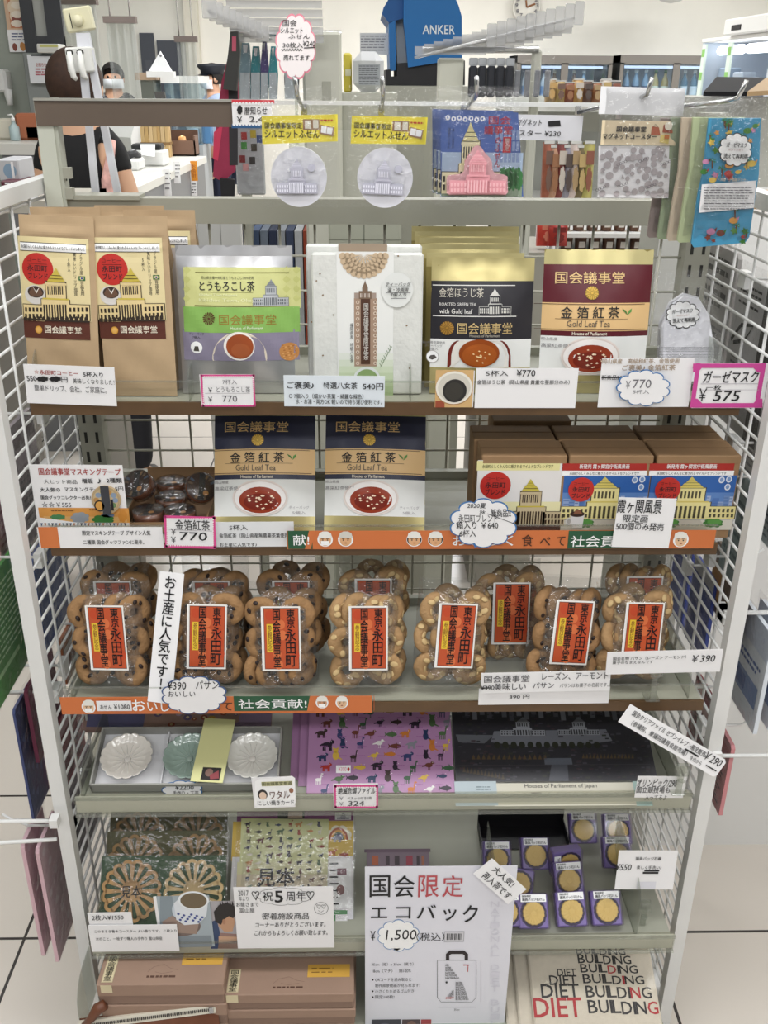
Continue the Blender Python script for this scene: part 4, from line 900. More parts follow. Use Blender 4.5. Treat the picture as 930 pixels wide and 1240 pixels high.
for i, (k, xl, xr, dy, lb) in enumerate(bk): cookie_pack(k, i+21, 'second-row %s cookie pack directly ' % k + lb, packM(xl, xr, yf+.064+dy, 6, 0, 0))
YR = yf-.0055
# banner, strips, cards of shelf 3
fr = hang(75, 843.5, 452, 864, YR-.001); o = (50, 670, 3)
g = at(G(fr), *o); g.slab(ORG, .0005)
face(g, 172, 556, 24, 'efece4', 'e8c09a', True); g.T('お', 330, 532, 378, 572, WHITE, .02); g.T('いしく', 386, 536, 500, 574, WHITE, .02); g.T('食べて', 560, 538, 694, 572, BR, .012)
at(g, 280, 670, 3); g.R(10, 518, 292, 572, GRN, 1); g.R(10, 518, 30, 572, GRN, 1.05); g.T('社会貢献!', 26, 530, 274, 562, WHITE, .012, 2); g.P([(286, 518), (310, 518), (300, 572), (276, 572)], ORG, 1.3); face(g, 330, 540, 22, 'efece4', 'd8a07a', True); face(g, 402, 540, 22, 'f2f0ea', 'e8c09a')
g.R(518, 516, 520, 572, mat('c05f2c'), 1)
g.build('shelf_banner', M=fr.M, label='orange and green banner strip below the raisin cookie packs', cat='banner', group='orange shelf banners')
x, y = axes(14, 0, -7.5); P = PY(193, 851, YR-.004); f = Fr(P, x, y, .033, .1); f.h = f.L(215, 694)[1]
g = G(f, True); g.slab(PAPER, .0005); g.T('お土産に人気です！', .22, .97, .74, .10, INK, .02, 2, True)
g.build('slogan_strip', M=f.M, label='tall white strip with vertical slogan in front of the cookie packs', cat='sign')
def d(g): g.T('¥390', 458, 466, 526, 494, INK, .008, shear=.1); g.T('パサン', 562, 462, 644, 492, INK, .008, shear=.1); g.T('おいしい', 460, 500, 560, 520, INK, .006, shear=.1)
cloud_card('price_tag', 'navy-edged cloud price tag reading ¥390, overlapping the orange banner', hang(197, 821, 273, 863, YR-.006), o, 555, 515, 116, 68, mat('48608e'), 12, d, .08, .05)
def d(g): g.T('あせん', 214, 550, 256, 566, INK, .006); g.T('¥1080', 264, 548, 322, 566, INK, .006)
card('price_tag', 'tiny white price label reading ¥1080 on the orange banner', hang(118, 849, 160, 861, YR-.003), d, o, cat='price card')
o = (560, 670, 2.818)
def d(g):
    G2 = mat('4a484c'); g.T('国会議事堂', 74, 416, 228, 440, G2, .01); g.T('レーズン、アーモンド', 272, 404, 498, 430, G2, .008); g.T('美味しい', 108, 442, 216, 466, G2, .01); g.T('パサン', 240, 440, 312, 460, G2, .01); g.T('パサンはお菓子の名前です。', 332, 442, 498, 456, G2, .004)
    g.T('¥390', 62, 450, 108, 466, INK, .012); g.R(64, 456, 92, 460, INK, 3)
card('price_card', 'white card with raisin and almond text on the third shelf edge', hang(582, 813.5, 738, 838, YR-.003, roll=1.2), d, o)
def d(g): g.T('390 円', 160, 482, 228, 496, INK, .008)
card('price_card', 'plain white strip reading only 390 円, below the raisin and almond card', hang(579, 833, 737, 852.5, YR, roll=.6), d, o)
def d(g):
    g.T('国会名物 パサン（レーズン アーモンド）', 514, 350, 762, 362, INK, .006); g.T('菓子のなまえなんです', 512, 366, 650, 376, INK, .006); g.T('￥390', 782, 346, 862, 370, INK, .008, shear=.15)
M = hang(733, 788, 872, 815, yf-.030, roll=1.5)
card('price_card', 'long white card reading ￥390 held out by a clear clip at the right shelf end', M, d, o)
def clip(P, what, s=1.0):
    g = G(); g.bev(-.010, .010, -.004, .018, -.012, -.009, ACRYL, .001); g.bev(-.004, .004, -.003, .003, -.012, .045*s, ACRYL, .001); g.bev(-.009, .009, -.006, -.003, .03*s, .052*s, ACRYL, .001); g.bev(-.009, .009, .001, .004, .03*s, .052*s, ACRYL, .001)
    g.lathe([(.004, -.001), (.0055, 0), (.004, .001)], ACRYL, 12, Matrix.Translation((0, -.004, .02*s)))
    g.build('card_clip', M=P, label='clear plastic card clip '+what, cat='clip', group='clear card clips')
clip(PY(791, 840, yf-.012), 'holding the long 390 card at the right shelf end')
# ================================================================ fourth shelf
yf, z4, _ = SH[4]; z4 += .0012
YR = yf-.0075
# grey open box with three flower-rimmed dishes
o = (70, 850, 3)
LB = 70
fr = stand(111, 338, 905, yf+.022, z4, LB); bw, bd, bh = fr.w, .098, .020
CARD = mat('a3a29c', .7); CARDW = mat('e3e3e6', .8)
t = thing('gift_box', 'grey open gift box holding three flower-shaped dishes', 'gift box', fr.M)
g = G(fr); g.box(-bw/2, bw/2, 0, bd, 0, .0016, CARD); g.box(-bw/2+.003, bw/2-.003, .003, bd-.003, .0016, .004, CARDW); g.build('box_base', t)
g = G(fr)
for a in ((-bw/2, bw/2, 0, .0025), (-bw/2, bw/2, bd-.0025, bd), (-bw/2, -bw/2+.0025, 0, bd), (bw/2-.0025, bw/2, 0, bd)): g.box(*a, 0, bh, CARD)
g.build('box_wall', t)
for x in (-.036, .040): G(fr).box(x-.001, x+.001, .003, bd-.003, .004, .012, CARDW).build('divider_strip', t)
# wedge that the box is propped on
pw = G(); b_ = fr.O; pw.add([(-bw/2+.01, .01, 0), (bw/2-.01, .01, 0), (bw/2-.01, .098, 0), (-bw/2+.01, .098, 0), (-bw/2+.01, .098, .0345), (bw/2-.01, .098, .0345)], [(0, 3, 2, 1), (0, 1, 5, 4), (1, 2, 5), (0, 4, 3), (2, 3, 4, 5)], CARDW)
pw.build('prop_wedge', t).matrix_parent_inverse = fr.M.inverted(); 
t.children[-1].matrix_local = fr.M.inverted() @ Matrix.Translation(b_+V((0, 0, .0002)))
def dish(x, col, label, rough=.15):
    m = mat(col, rough, coat=.6); M = fr.M @ Matrix.Translation((x, bd*.5, .0046)) @ Matrix.Scale(1.09, 4); t = thing('flower_dish', label, 'dish', M, 'flower dishes in the grey box')
    n, nf, R = 96, 16, .038; prof = [(.016, 0), (.017, .001), (.024, .0022), (.030, .0065), (.0345, .0125), (.0347, .0135), (.0335, .0132), (.0285, .0075), (.0225, .0042), (.010, .0034), (.0005, .0034)]
    g = G(); vs = []
    for r, z in prof:
        for k in range(n):
            a = 2*math.pi*k/n; s = abs(math.sin(a*nf/2)); e = max(0, (r-.026)/.0087); rr = r*(1+.07*e*(s**.5-.6)); dz = .0010*(1-abs(math.cos(a*8)))*(1 if .008 < r < .03 and z > .0034 and prof.index((r, z)) > 5 else 0)
            vs.append((rr*math.cos(a), rr*math.sin(a), z+dz))
    g.add(vs, [(i*n+k, i*n+(k+1) % n, (i+1)*n+(k+1) % n, (i+1)*n+k) for i in range(len(prof)-1) for k in range(n)]+[tuple(range(n))[::-1]], m, True); g.build('dish_body', t)
    g = G(); rd = mat('e9e4de' if col != 'a3b8ae' else 'aec0b7', rough, coat=.6)
    for k in range(16):
        a = 2*math.pi*(k+.5)/16; g.tube([((.006+.004*q)*math.cos(a), (.006+.004*q)*math.sin(a), .0040+.0004*max(0, q-2)) for q in range(5)], .0006, rd, 5)
    g.lathe([(.0005, .0046), (.004, .0046), (.0048, .0036)], rd, 16); g.build('flower_relief', t); return t
dish(-bw*.335, 'f3ede5', 'cream white flower-shaped dish at the left of the grey gift box'); dish(.001, 'a3b8ae', 'pale sage green flower-shaped dish in the middle of the grey gift box'); dish(bw*.345, 'e9e7e0', 'off-white flower-shaped dish behind the yellow leaflet in the grey box')
def d(g):
    for i in range(6): g.lines(596+i*14, 148, 604+i*14, 262, 9, mat('6f6a3c'), .7, 5+i, 1.5) if i < 5 else None
    g.lines(556, 150, 562, 270, 14, mat('4a4630'), .7, 3, 1.5); g.R(570, 284, 652, 330, mat('2c2828'), 1.3); g.D(585, 290, 620, 318, mat('8a6a60'), 1.6); g.P([(604, 318), (640, 300), (650, 326), (610, 328)], mat('9a4a50'), 1.7)
x, y = axes(72, 0, -4); f = Fr(PY(252, 960, yf+.018), x, y, .046, .12)
P = fr.O+fr.n*.0265; P.x = PY(252, 960, yf+.018).x; f = Fr(P, x, y, .0475, .11)
g = G(f, True); g.slab(mat('e8e6a8', .6), .0004); 
for i in range(6): g.lines(.93-i*.1, .93, .90-i*.1, .32+.02*i, 16, mat('6f6a3c'), .6, 5+i, 1.5)
g.lines(.22, .93, .17, .35, 18, mat('4a4630'), .6, 3, 1.5); g.R(.30, .22, .88, .03, mat('2c2828'), 1.3); g.D(.4, .2, .64, .08, mat('8a6a60'), 1.6); g.P([(.55, .1), (.8, .18), (.86, .06), (.6, .04)], mat('9a4a50'), 1.7)
g.build('leaflet', M=f.M, label='pale yellow printed leaflet lying across the grey dish box', cat='leaflet')
def d(g): g.T('¥2200', 426, 302, 494, 318, INK, .008, shear=.1); g.T('手作り・工芸', 418, 322, 512, 338, INK, .008)
cloud_card('price_tag', 'blue-edged cloud tag reading ¥2200 below the green dish', hang(198, 945, 246, 964, yf+.0175), o, 452, 320, 72, 34, BLUE, 9, d, .09, .05)
def d(g):
    g.P([(716, 290), (726, 282), (850, 268), (862, 276), (864, 366), (856, 376), (728, 384), (716, 376)], WHITE, .5); g.R(740, 288, 852, 304, mat('c9c79a'), 1); g.T('国会議事堂参道', 742, 289, 850, 302, mat('4a4a30'), .005, 1.6)
    g.D(726, 318, 762, 354, mat('2a2628'), 1); g.D(732, 326, 758, 354, mat('e8cdb8'), 1.4); g.T('ワタル', 770, 322, 842, 350, mat('6a4a40'), .015); g.T('にしい焼きカード', 726, 356, 858, 374, INK, .01); g.D(840, 312, 856, 330, mat('9a6a50'), 1)
card('name_sticker', 'white rounded sticker with a small face beside the dish box', hang(308, 941, 358, 978, YR-.002, roll=2), d, o, cat='sticker')
# folded patterned wrapping cloth behind the box
x, y = axes(62, 0, 0); f = Fr(V(((XP(100, yf+.165, z4)+XP(328, yf+.165, z4))/2, yf+.165, z4)), x, y, XP(328, yf+.165, z4)-XP(100, yf+.165, z4), .11)
g = G(f, True); g.zf = lambda a, b: .004*math.sin(a*28)*math.sin(b*40)+.005
w = f.w/2
sh = [(-w+2*w*i/14, .11*j/8) for j in range(9) for i in range(15)]; g.add([(a, b, g.zf(a, b)) for a, b in sh], [(j*15+i, j*15+i+1, (j+1)*15+i+1, (j+1)*15+i) for j in range(8) for i in range(14)], mat('a98a80', .8, var=.15, scale=25), True)
g.add([(a, b, -.004) for a, b in ((-w, 0), (w, 0), (w, .11), (-w, .11))], [(3, 2, 1, 0)], mat('a98a80', .8))
g.R(.02, .95, .32, .05, mat('6d6c92', .8), 1); g.P([(.0, .95), (.16, .95), (.05, .4), (0, .5)], mat('c9a080', .8), 1.5); g.P([(.66, .02), (1, .02), (1, .8), (.8, .95)], mat('9a86a4', .8), 1.2)
rd = random.Random(6)
for i in range(34):
    a, b = rd.uniform(.3, .95), rd.uniform(.08, .92); r = rd.uniform(.01, .024); g.D(a-r, b+r*2, a+r, b-r*2, mat(('d0a24a', 'a25a4a', 'c9b0c4', '7a6a8a')[i % 4], .8), 2, 12); g.D(a-r*.4, b+r*.8, a+r*.4, b-r*.8, mat('e2cfa0', .8), 2.5, 8)
g.build('folded_cloth', M=f.M, label='folded orange and purple patterned cloth behind the grey dish box', cat='cloth')
# animal sheets
def critter(g, cx, cy, s, m, kind, k=1.4):
    def E(x, y, a, b, mm=m, kk=k): g.D(cx+(x-a)*s, cy+(y-b)*s, cx+(x+a)*s, cy+(y+b)*s, mm, kk, 14)
    def Q(*p): g.P([(cx+a*s, cy+b*s) for a, b in p], m, k+.2)
    if kind == 0:   # four-legged
        E(0, 0, .75, .38); E(.75, -.4, .32, .28); [Q((x-.1, .1), (x+.1, .1), (x+.12, .85), (x-.12, .85)) for x in (-.55, -.3, .35, .58)]; Q((-.7, -.2), (-.6, .05), (-1.05, .25), (-1.1, .1)); Q((.65, -.6), (.78, -.62), (.62, -.95))
    elif kind == 1:  # bird
        E(0, 0, .6, .36); E(.55, -.38, .26, .24); Q((.75, -.42), (.78, -.28), (1.1, -.3)); Q((-.4, -.1), (-.4, .2), (-1.1, .3), (-1.05, .1)); [Q((x-.04, .2), (x+.04, .2), (x+.06, .85), (x-.06, .85)) for x in (-.05, .2)]
    elif kind == 2:  # sitting
        E(0, .2, .48, .62); E(0, -.55, .38, .34); E(-.3, -.85, .14, .14); E(.3, -.85, .14, .14); Q((.3, .6), (.45, .4), (.95, .7), (.9, .82))
    elif kind == 3:  # fish or whale
        E(0, 0, .85, .34); Q((-.7, 0), (-1.15, -.4), (-1.0, 0), (-1.15, .4)); Q((.0, -.25), (.3, -.25), (.05, -.65)); Q((0, .2), (.3, .25), (.1, .6))
    else:            # long-necked
        E(-.1, .1, .55, .3); Q((.2, .1), (.42, .0), (.55, -.9), (.38, -.9)); E(.55, -.9, .22, .14); [Q((x-.06, .2), (x+.06, .2), (x+.06, 1), (x-.06, 1)) for x in (-.45, -.2, .1, .3)]
    g.D(cx+.55*s, cy-.5*s, cx+.68*s, cy-.38*s, WHITE, k+.6, 6)
AC = ['2a2030', '35406e', 'b0342e', 'c97a35', '3a2a28', 'e6e2e0', '4f6b45', '6a3a2e', 'd9b44a', '24365a', '8a8a94', '3a5a40']
def folder(xl, xr, Y, label, art, col, h=.29, lean=64, group='pink animal folders', name='clear_folder', back=None):
    fr = stand(xl, xr, 900, Y, z4, lean); fr.h = h
    g = G(fr); g.slab(mat(col, .35), .0012)
    if art: art(g, fr)
    o = g.build(name, M=fr.M, label=label, cat='folder', group=group); return o, fr
def animals(g, fr):
    at(g, 330, 850, 3.444); rd = random.Random(11); n = 0
    g.z = .00025
    for j in range(8):
        for i in range(8):
            x = 200+i*72+(j % 2)*26+rd.uniform(-9, 9); y = 40+j*46+rd.uniform(-7, 7)
            if y > 372 or x > 735: continue
            if 262 < x < 325 and 265 < y < 300: continue
            c = AC[rd.randrange(len(AC))]; critter(g, x, y, rd.uniform(22, 29), mat(c, .4), (i+2*j+n) % 5); n += 1
    for j in range(9):
        for i in range(7): g.lines(200+i*80, 62+j*40, 232+i*80, 67+j*40, 1, mat('9a5a98'), .4, i*9+j)
    g.R(265, 265, 326, 297, WHITE, 3); g.T('¥300', 275, 272, 308, 290, LPINK, .0, 4); g.D(312, 274, 322, 290, RED, 4)
folder(371, 551, yf+.016, 'pink clear folder printed with many small animals, front one with white price sticker', animals, 'b083ac', .28, 63)
folder(361, 541, yf+.032, 'pink animal folder behind the front one, second of its fan', None, 'a67aa2', .28, 63)
folder(351, 531, yf+.046, 'pink animal folder at the back of its fan, only its edge showing', None, 'a0759c', .28, 63)
def d(g):
    tag_frame(g, 258, 346, 440, 442, PINK, 9, 18); g.T('絶滅危惧ファイル', 274, 356, 428, 384, INK, .012, shear=.1); g.T('ベネッセ付き5周', 312, 394, 412, 406, INK, .006); g.T('324', 316, 412, 382, 432, INK, .008, shear=.1); g.T('￥', 278, 394, 296, 408, GREYINK); g.T('￥', 278, 416, 296, 430, GREYINK)
card('price_card', 'pink dotted-frame price card reading 324 below the animal folder', hang(404, 949, 458, 979, YR), d, (330, 850, 3.444))
# aerial-photo folder
o6 = (540, 840, 2.583)
def aerial(g, fr):
    at(g, *o6); g.z = .00025; rd = random.Random(5)
    g.R(28, 40, 640, 275, mat('2b2a30', .3), 1)
    for i in range(420):
        x, y = rd.uniform(32, 636), rd.uniform(44, 270); s = rd.uniform(4, 10); g.R(x, y, min(x+s*1.6, 638), min(y+s*.6, 273), mat(('3a3940', '232428', '46434c', '33352f', '3d3036')[i % 5], .3), 1.3+i*.002)
    for i in range(26):
        x = 36+i*23; h = 12+(i*37 % 26); g.R(x, 48, x+15, 48+h, mat(('62646c', '50525a', '74767e')[i % 3], .3), 1.8)
    g.P([(150, 118), (500, 112), (520, 148), (420, 162), (250, 166), (140, 152)], mat('6a6c74', .3), 1.9); g.P([(30, 128), (150, 130), (120, 156), (40, 152)], mat('5c5e64', .3), 1.9)
    diet(g, 170, 74, 310, 132, '8a8c92', '6a6c72', '2e2f34', 2.2, 6, 5); diet(g, 350, 74, 480, 130, '84868c', '66686e', '2e2f34', 2.2, 6, 5)
    for i in range(13): g.D(150+i*26, 150, 170+i*26, 172, mat('26281f', .3), 2.6, 10)
    for i in range(15): g.P([(80+i*16, 206), (92+i*16, 206), (86+i*16, 190)], mat('54452f', .3), 2.6); g.P([(425+i*11, 203), (434+i*11, 203), (430+i*11, 188)], mat('54452f', .3), 2.6)
    for i in range(12): g.P([(52+i*11, 246+i*2), (62+i*11, 246+i*2), (57+i*11, 228+i*2)], mat('4a3f30', .3), 2.6)
    g.R(308, 202, 394, 222, mat('565a64', .3), 2.6); g.P([(330, 222), (380, 222), (384, 274), (322, 274)], mat('4c4e56', .3), 2.6); g.R(28, 222, 640, 224, mat('3c3a40', .3), 2.3)
    g.R(150, 274, 590, 350, mat('d6d2c2', .5), 1); g.T('Houses of Parliament of Japan', 246, 282, 472, 298, mat('3a3430'), .012, 1.8); g.R(28, 274, 160, 350, mat('b9c6cc', .5), 1.1); g.lines(95, 288, 146, 304, 2, mat('7a8a90'), .4, 2)
    for i, ch in enumerate('国会議事堂'): g.T(ch, 268+i*40, 310, 300+i*40, 336, mat('3f3b38'), .01, 1.8)
    g.R(590, 274, 640, 350, mat('a9c2bc', .5), 1.1)
folder(553, 738, yf+.014, 'dark clear folder with aerial photograph of a large building among trees', aerial, '3a3a3e', .27, 63, 'aerial photo folders')
folder(592, 776, yf+.030, 'white-backed folder behind the aerial photo folder, its edge showing beside it', None, 'd3d4d2', .26, 63, 'aerial photo folders')
def d(g): g.T('オリンピック/290', 598, 266, 722, 292, INK, .006, shear=.1); g.T('国立競技場も', 596, 290, 700, 310, INK, .006); g.T('入ってるよ', 622, 316, 690, 332, INK, .004)
card('price_card', 'white handwritten card reading オリンピック 290 at the shelf corner', hang(768, 940, 827, 966, YR, roll=-1), d, o6)
clip(PY(822, 954, yf-.014), 'beside the handwritten Olympic price card', .8)
# long tilted paper strip
A, B = PY(755, 870, yf-.02), PY(862, 932, yf-.02)
xx = (B-A).normalized(); f = Fr((A+B)/2-V((0, 0, .010)), xx, V((0, .2, 1)), (B-A).length*1.1, .030)
g = G(f, True); w, h = f.w/2, f.h; r = .004; pts = [(-w, 0), (w-r, 0), (w, r), (w, h-r), (w-r, h), (-w, h)]
g.add([(a, b, 0) for a, b in pts]+[(a, b, -.0005) for a, b in pts], [tuple(range(6)), tuple(range(6, 12))[::-1]]+[(i, 6+i, 6+(i+1) % 6, (i+1) % 6) for i in range(6)], PAPER)
g.T('国会クリアファイル セブンイレブン限定販売', .06, .86, .80, .58, INK, .012); g.T('（参議院、衆議院議員会館売場）', .10, .44, .66, .16, INK, .006); g.T('￥290', .80, .92, .97, .52, INK, .008, shear=.1); g.T('今日から', .70, .36, .82, .14, INK, .006); g.R(.62, .52, .76, .44, INK, 2.4); g.R(.86, .34, .97, .28, INK, 2.4)
g.build('price_strip', M=f.M, label='long white printed strip slanting across the right wire panel, reading ￥290', cat='price card')
# ================================================================ fifth shelf
yf, z5, _ = SH[5]; z5 += .0012
YR = yf-.0075; o = (70, 970, 4.0435)
WOOD = mat('c29a68', .6, var=.12, scale=30); WOODL = mat('dcc08e', .6, var=.10, scale=30); WOODD = mat('a48458', .65, var=.1, scale=30)
def coaster(m, R=.0475, th=.004, n=16):
    g = G(); vs = []
    def ext(pts):
        k = len(pts); g.add([(x, y, 0) for x, y in pts]+[(x, y, th) for x, y in pts], [tuple(range(k))[::-1], tuple(range(k, 2*k))]+[(i, (i+1) % k, k+(i+1) % k, k+i) for i in range(k)], m)
    ext([(R*.34*math.cos(a), R*.34*math.sin(a)) for a in [2*math.pi*i/24 for i in range(24)]])
    pol = lambda r, a: (r*math.cos(a), r*math.sin(a)); d = 2*math.pi/n
    for i in range(n):
        a = d*i; ext([pol(R*.26, a-d*.27), pol(R*.26, a+d*.27), pol(R*.84, a+d*.24), pol(R*.86, a), pol(R*.84, a-d*.24)][::1])
        c = a+d/2; ro, ri, cc = R*.19, R*.088, R*.80
        arc = [V(pol(cc, c))+V((ro*math.cos(c+q), ro*math.sin(c+q))) for q in [-1.75+3.5*j/12 for j in range(13)]]
        inn = [V(pol(cc, c))+V((ri*math.cos(c+q), ri*math.sin(c+q))) for q in [-1.55+3.1*j/12 for j in range(13)]]
        for j in range(12): ext([tuple(inn[j]), tuple(arc[j]), tuple(arc[j+1]), tuple(inn[j+1])])
    return g
def coaster_pack(xl, xr, Y, label, card_col, m1, m2, h=.108, lean=38, sample=False):
    x, y = axes(lean, 0, 0); a, b = XP(xl, Y, z5), XP(xr, Y, z5); fr = Fr(V(((a+b)/2, Y, z5)), x, y, .196, h)
    t = thing('coaster_pack', label, 'coaster pack', fr.M, 'wooden flower coaster packs'); w = fr.w/2
    g = G(fr, True); g.slab(mat(card_col, .6), .001); g.build('backing_card', t)
    for s, m in ((-1, m1), (1, m2)):
        g = coaster(m); 
        if sample and s < 0: g.fr = Fr((0, 0, 0), (1, 0, 0), (0, 1, 0), .095, .095); g.uv = True; g.z = .0042; g.T('見本', .34, .08, .66, -.10, INK, .03, 1)
        c = g.build('wooden_coaster', t); c.location = (s*.0485, h*.52, .0008); c.rotation_euler = (0, 0, .1+s*.2 if not (sample and s < 0) else 0)
    sheet(fr.w+.006, h+.004, 12, 10, lambda u, v: .006*min(1, 6*u, 6*(1-u))*min(1, 6*v, 6*(1-v))+.0006*math.sin(u*40)*math.sin(v*30)+.0006, FILM).build('clear_bag', t); return t
coaster_pack(114, 276, yf+.03, 'pack of two light wooden flower coasters on green card, front one marked 見本', '3d5a3c', WOOD, WOODL, sample=True)
for i, (dy, wd) in enumerate(((.055, 'second'), (.108, 'third'), (.15, 'rearmost'))):
    coaster_pack(120+i*3, 278+i*2, yf+.03+dy, 'pack of two wooden flower coasters leaning %s in the row of packs' % wd, '5c5a34', WOODD, WOODD)
def d(g): g.T('2枚入¥1550', 168, 556, 322, 582, INK, .008, shear=.1)
card('price_card', 'small white card reading 2枚入¥1550 over the wooden coasters', hang(109, 1105, 162, 1124, YR+.002, roll=1), d, o)
def d(g): g.T('このまるき香木コースター よい香りです。 二枚入り', 180, 628, 582, 642, INK, .006); g.T('木のこと、一枚ずつ職人の手作り 富山県産', 186, 664, 512, 680, INK, .006)
card('price_card', 'wide white card with two handwritten lines below the wooden coasters', hang(111, 1120, 218, 1152, YR), d, o)
def d(g):
    g.R(500, 465, 755, 715, mat('a8b4bb', .4), .5); g.P([(500, 465), (560, 465), (580, 600), (500, 640)], mat('8a979f', .4), .8); g.R(500, 660, 755, 715, mat('87929a', .4), .8)
    g.D(516, 560, 700, 660, mat('7a6a64', .4), 1); g.P([(510, 590), (560, 560), (600, 600), (690, 600), (680, 650), (530, 640)], mat('a08a7e', .4), 1.2)
    g.P([(568, 500), (600, 470), (735, 500), (728, 560), (690, 600), (620, 606), (580, 580)], mat('e4e9ef', .3), 1.6); g.D(588, 440, 740, 530, mat('eef2f5', .3), 1.9); g.D(600, 448, 730, 524, mat('6f6048', .3), 2.2); g.D(560, 505, 592, 570, mat('cfd8e2', .3), 1.4)
    for i in range(14): g.D(584+i*9, 545+(i*29 % 40), 598+i*9, 556+(i*29 % 40), mat('3c4f94', .3), 2.4, 8)
card('photo_card', 'photo card of a blue-patterned teacup in a hand, before the coasters', hang(194, 1085, 257, 1147, YR+.004, roll=1), d, o, cat='photo card')
o2 = (250, 970, 4.0435)
def d(g):
    g.R(22, 490, 268, 722, mat('b3aeb2', .4), .5); g.R(150, 560, 268, 660, mat('c9c6c8', .4), .8); g.P([(22, 640), (268, 660), (268, 722), (22, 722)], mat('9a7a72', .4), 1)
    g.P([(160, 590), (262, 560), (266, 640), (230, 680), (170, 660)], mat('8f9094', .4), 1.2); g.P([(180, 640), (250, 620), (252, 670), (190, 680)], mat('5c5e62', .4), 1.4); g.P([(160, 560), (250, 540), (262, 580), (170, 600)], mat('e4e3e6', .4), 1.5)
    g.P([(22, 590), (50, 580), (66, 640), (56, 722), (22, 722)], mat('33476c', .4), 1.6); g.P([(56, 560), (130, 560), (140, 590), (128, 636), (90, 640), (60, 610)], mat('c79a7a', .4), 1.7); g.P([(60, 660), (170, 664), (200, 680), (60, 690)], mat('d3aa8c', .4), 1.8)
    g.P([(36, 540), (60, 508), (100, 496), (140, 512), (154, 548), (130, 572), (110, 562), (84, 580), (72, 604), (44, 590)], mat('1f1a1c', .4), 2)
    for i in range(6): g.P([(64+i*12, 510), (74+i*12, 506), (66+i*12, 486)], mat('1f1a1c', .4), 2.1)
    g.D(78, 576, 94, 602, mat('b58668', .4), 2.2)
card('photo_card', 'photo card of a craftsman in profile bending over his work', hang(255, 1092, 316, 1149, YR+.006), d, o2, cat='photo card')
def d(g):
    g.T('祝', 274, 442, 326, 488, INK, .006); g.T('5', 334, 440, 372, 496, INK, .05); g.T('周年', 390, 440, 486, 488, INK, .006)
    for x in (222, 490): g.T('♡', x, 440, x+38, 484, INK, .006)
    g.Ln(cloud(378, 466, 128, 42, 9, .08), .0006, INK, 1.4, True); g.Ln([(562+34*math.cos(a), 524+30*math.sin(a)) for a in [k*.4 for k in range(16)]], .0006, INK, 1.4, True); g.T('♡♡', 540, 506, 584, 526, INK); g.Ln([(548, 534), (560, 544), (574, 534)], .0006, INK)
    g.T('2017', 156, 436, 206, 462, INK, .004); g.T('年より', 158, 466, 206, 488, INK, .004); g.T('お蔭さまで', 146, 494, 256, 516, INK, .004); g.T('富山屋', 162, 522, 236, 546, INK, .004)
    g.T('密着施設商品', 272, 546, 502, 578, INK, .006, shear=.1); g.T('コーナーありがとうございます。', 240, 590, 584, 616, INK, .006, shear=.1); g.T('これからもよろしくお願い致します。', 236, 630, 594, 656, INK, .006, shear=.1)
card('message_card', 'white handwritten anniversary card with hearts and a smiling face, 祝5周年', hang(287, 1074, 406, 1148, YR+.001), d, o2, cat='message card')
# sticker sheet set
x, y = axes(48, 0, 0); a, b = XP(283, yf+.045, z5), XP(428, yf+.045, z5)
fr = stand(283, 428, 985, yf+.045, z5, 48)
t = thing('sticker_set', 'animal sticker sheet set with colourful backing behind the anniversary card', 'sticker set', fr.M)
g = at(G(fr), *o2); g.slab(mat('e6e4ea', .4), .0015); g.z = .0003
g.R(150, 50, 720, 98, mat('8a3a7c', .4), 1); g.R(126, 98, 720, 290, mat('d8b43c', .4), 1); g.P(cloud(650, 180, 60, 60, 8, .1), mat('e9e2c8'), 1.3)
for i, c in enumerate(('b0542e', 'd99a3a', '5a6a4a', '4a4a6a')): g.D(598+i*10, 130+i*10, 694-i*10, 250-i*6, mat(c, .4), 1.6+i*.3)
g.R(590, 190, 712, 262, mat('d8b43c', .4), 3); critter(g, 640, 180, 26, mat('8a8a94'), 0, 3.4); critter(g, 616, 250, 22, mat('c4662e'), 0, 3.4); critter(g, 676, 262, 24, mat('a8442e'), 3, 3.4)
g.R(120, 270, 716, 535, mat('ece9ea', .4), 1.3); g.R(600, 280, 710, 520, WHITE, 1.6); g.lines(604, 290, 650, 520, 7, INK, .25, 5); g.R(640, 330, 686, 362, mat('7a4a58'), 2); g.D(636, 410, 676, 460, mat('8a5a5a'), 2); g.R(126, 535, 690, 600, mat('3f8a4a', .4), 1.2); g.R(126, 600, 690, 660, mat('3d7ab0', .4), 1.2); g.R(632, 555, 690, 658, mat('e4e3e4'), 1.8)
g.R(630, 54, 708, 92, WHITE, 1.4); diet(g, 640, 56, 700, 90, 'd8d6dc', '8a88a0', '4a4860', 1.8, 5, 3); g.R(350, 50, 480, 86, mat('2c2226'), 1.4); g.R(400, 52, 470, 82, mat('d8b8a4'), 1.8)
g.build('backing_sheet', t)
g = at(G(fr), *o2); g.z = .0003; z0 = .0035
p = [g.c(*q) for q in ((150, 700), (585, 700), (600, 90), (172, 86))]
g.add([(q[0], q[1], z0) for q in p]+[(q[0], q[1], z0-.001) for q in p], [(0, 1, 2, 3), (7, 6, 5, 4), (0, 4, 5, 1), (1, 5, 6, 2), (2, 6, 7, 3), (3, 7, 4, 0)], mat('d2d49a', .4))
for i in range(6): pp = [g.c(*q) for q in ((152+i*-2, 300+i*60), (594-i*2, 300+i*60), (592-i*2, 360+i*60), (150+i*-2, 360+i*60))]; g.add([(q[0], q[1], z0+.0001) for q in pp], [(3, 2, 1, 0)], mat(('d2cf9e', 'd4c6a4', 'd6bda8', 'd8b5ae', 'd9b0b2', 'daacb4')[i], .4))
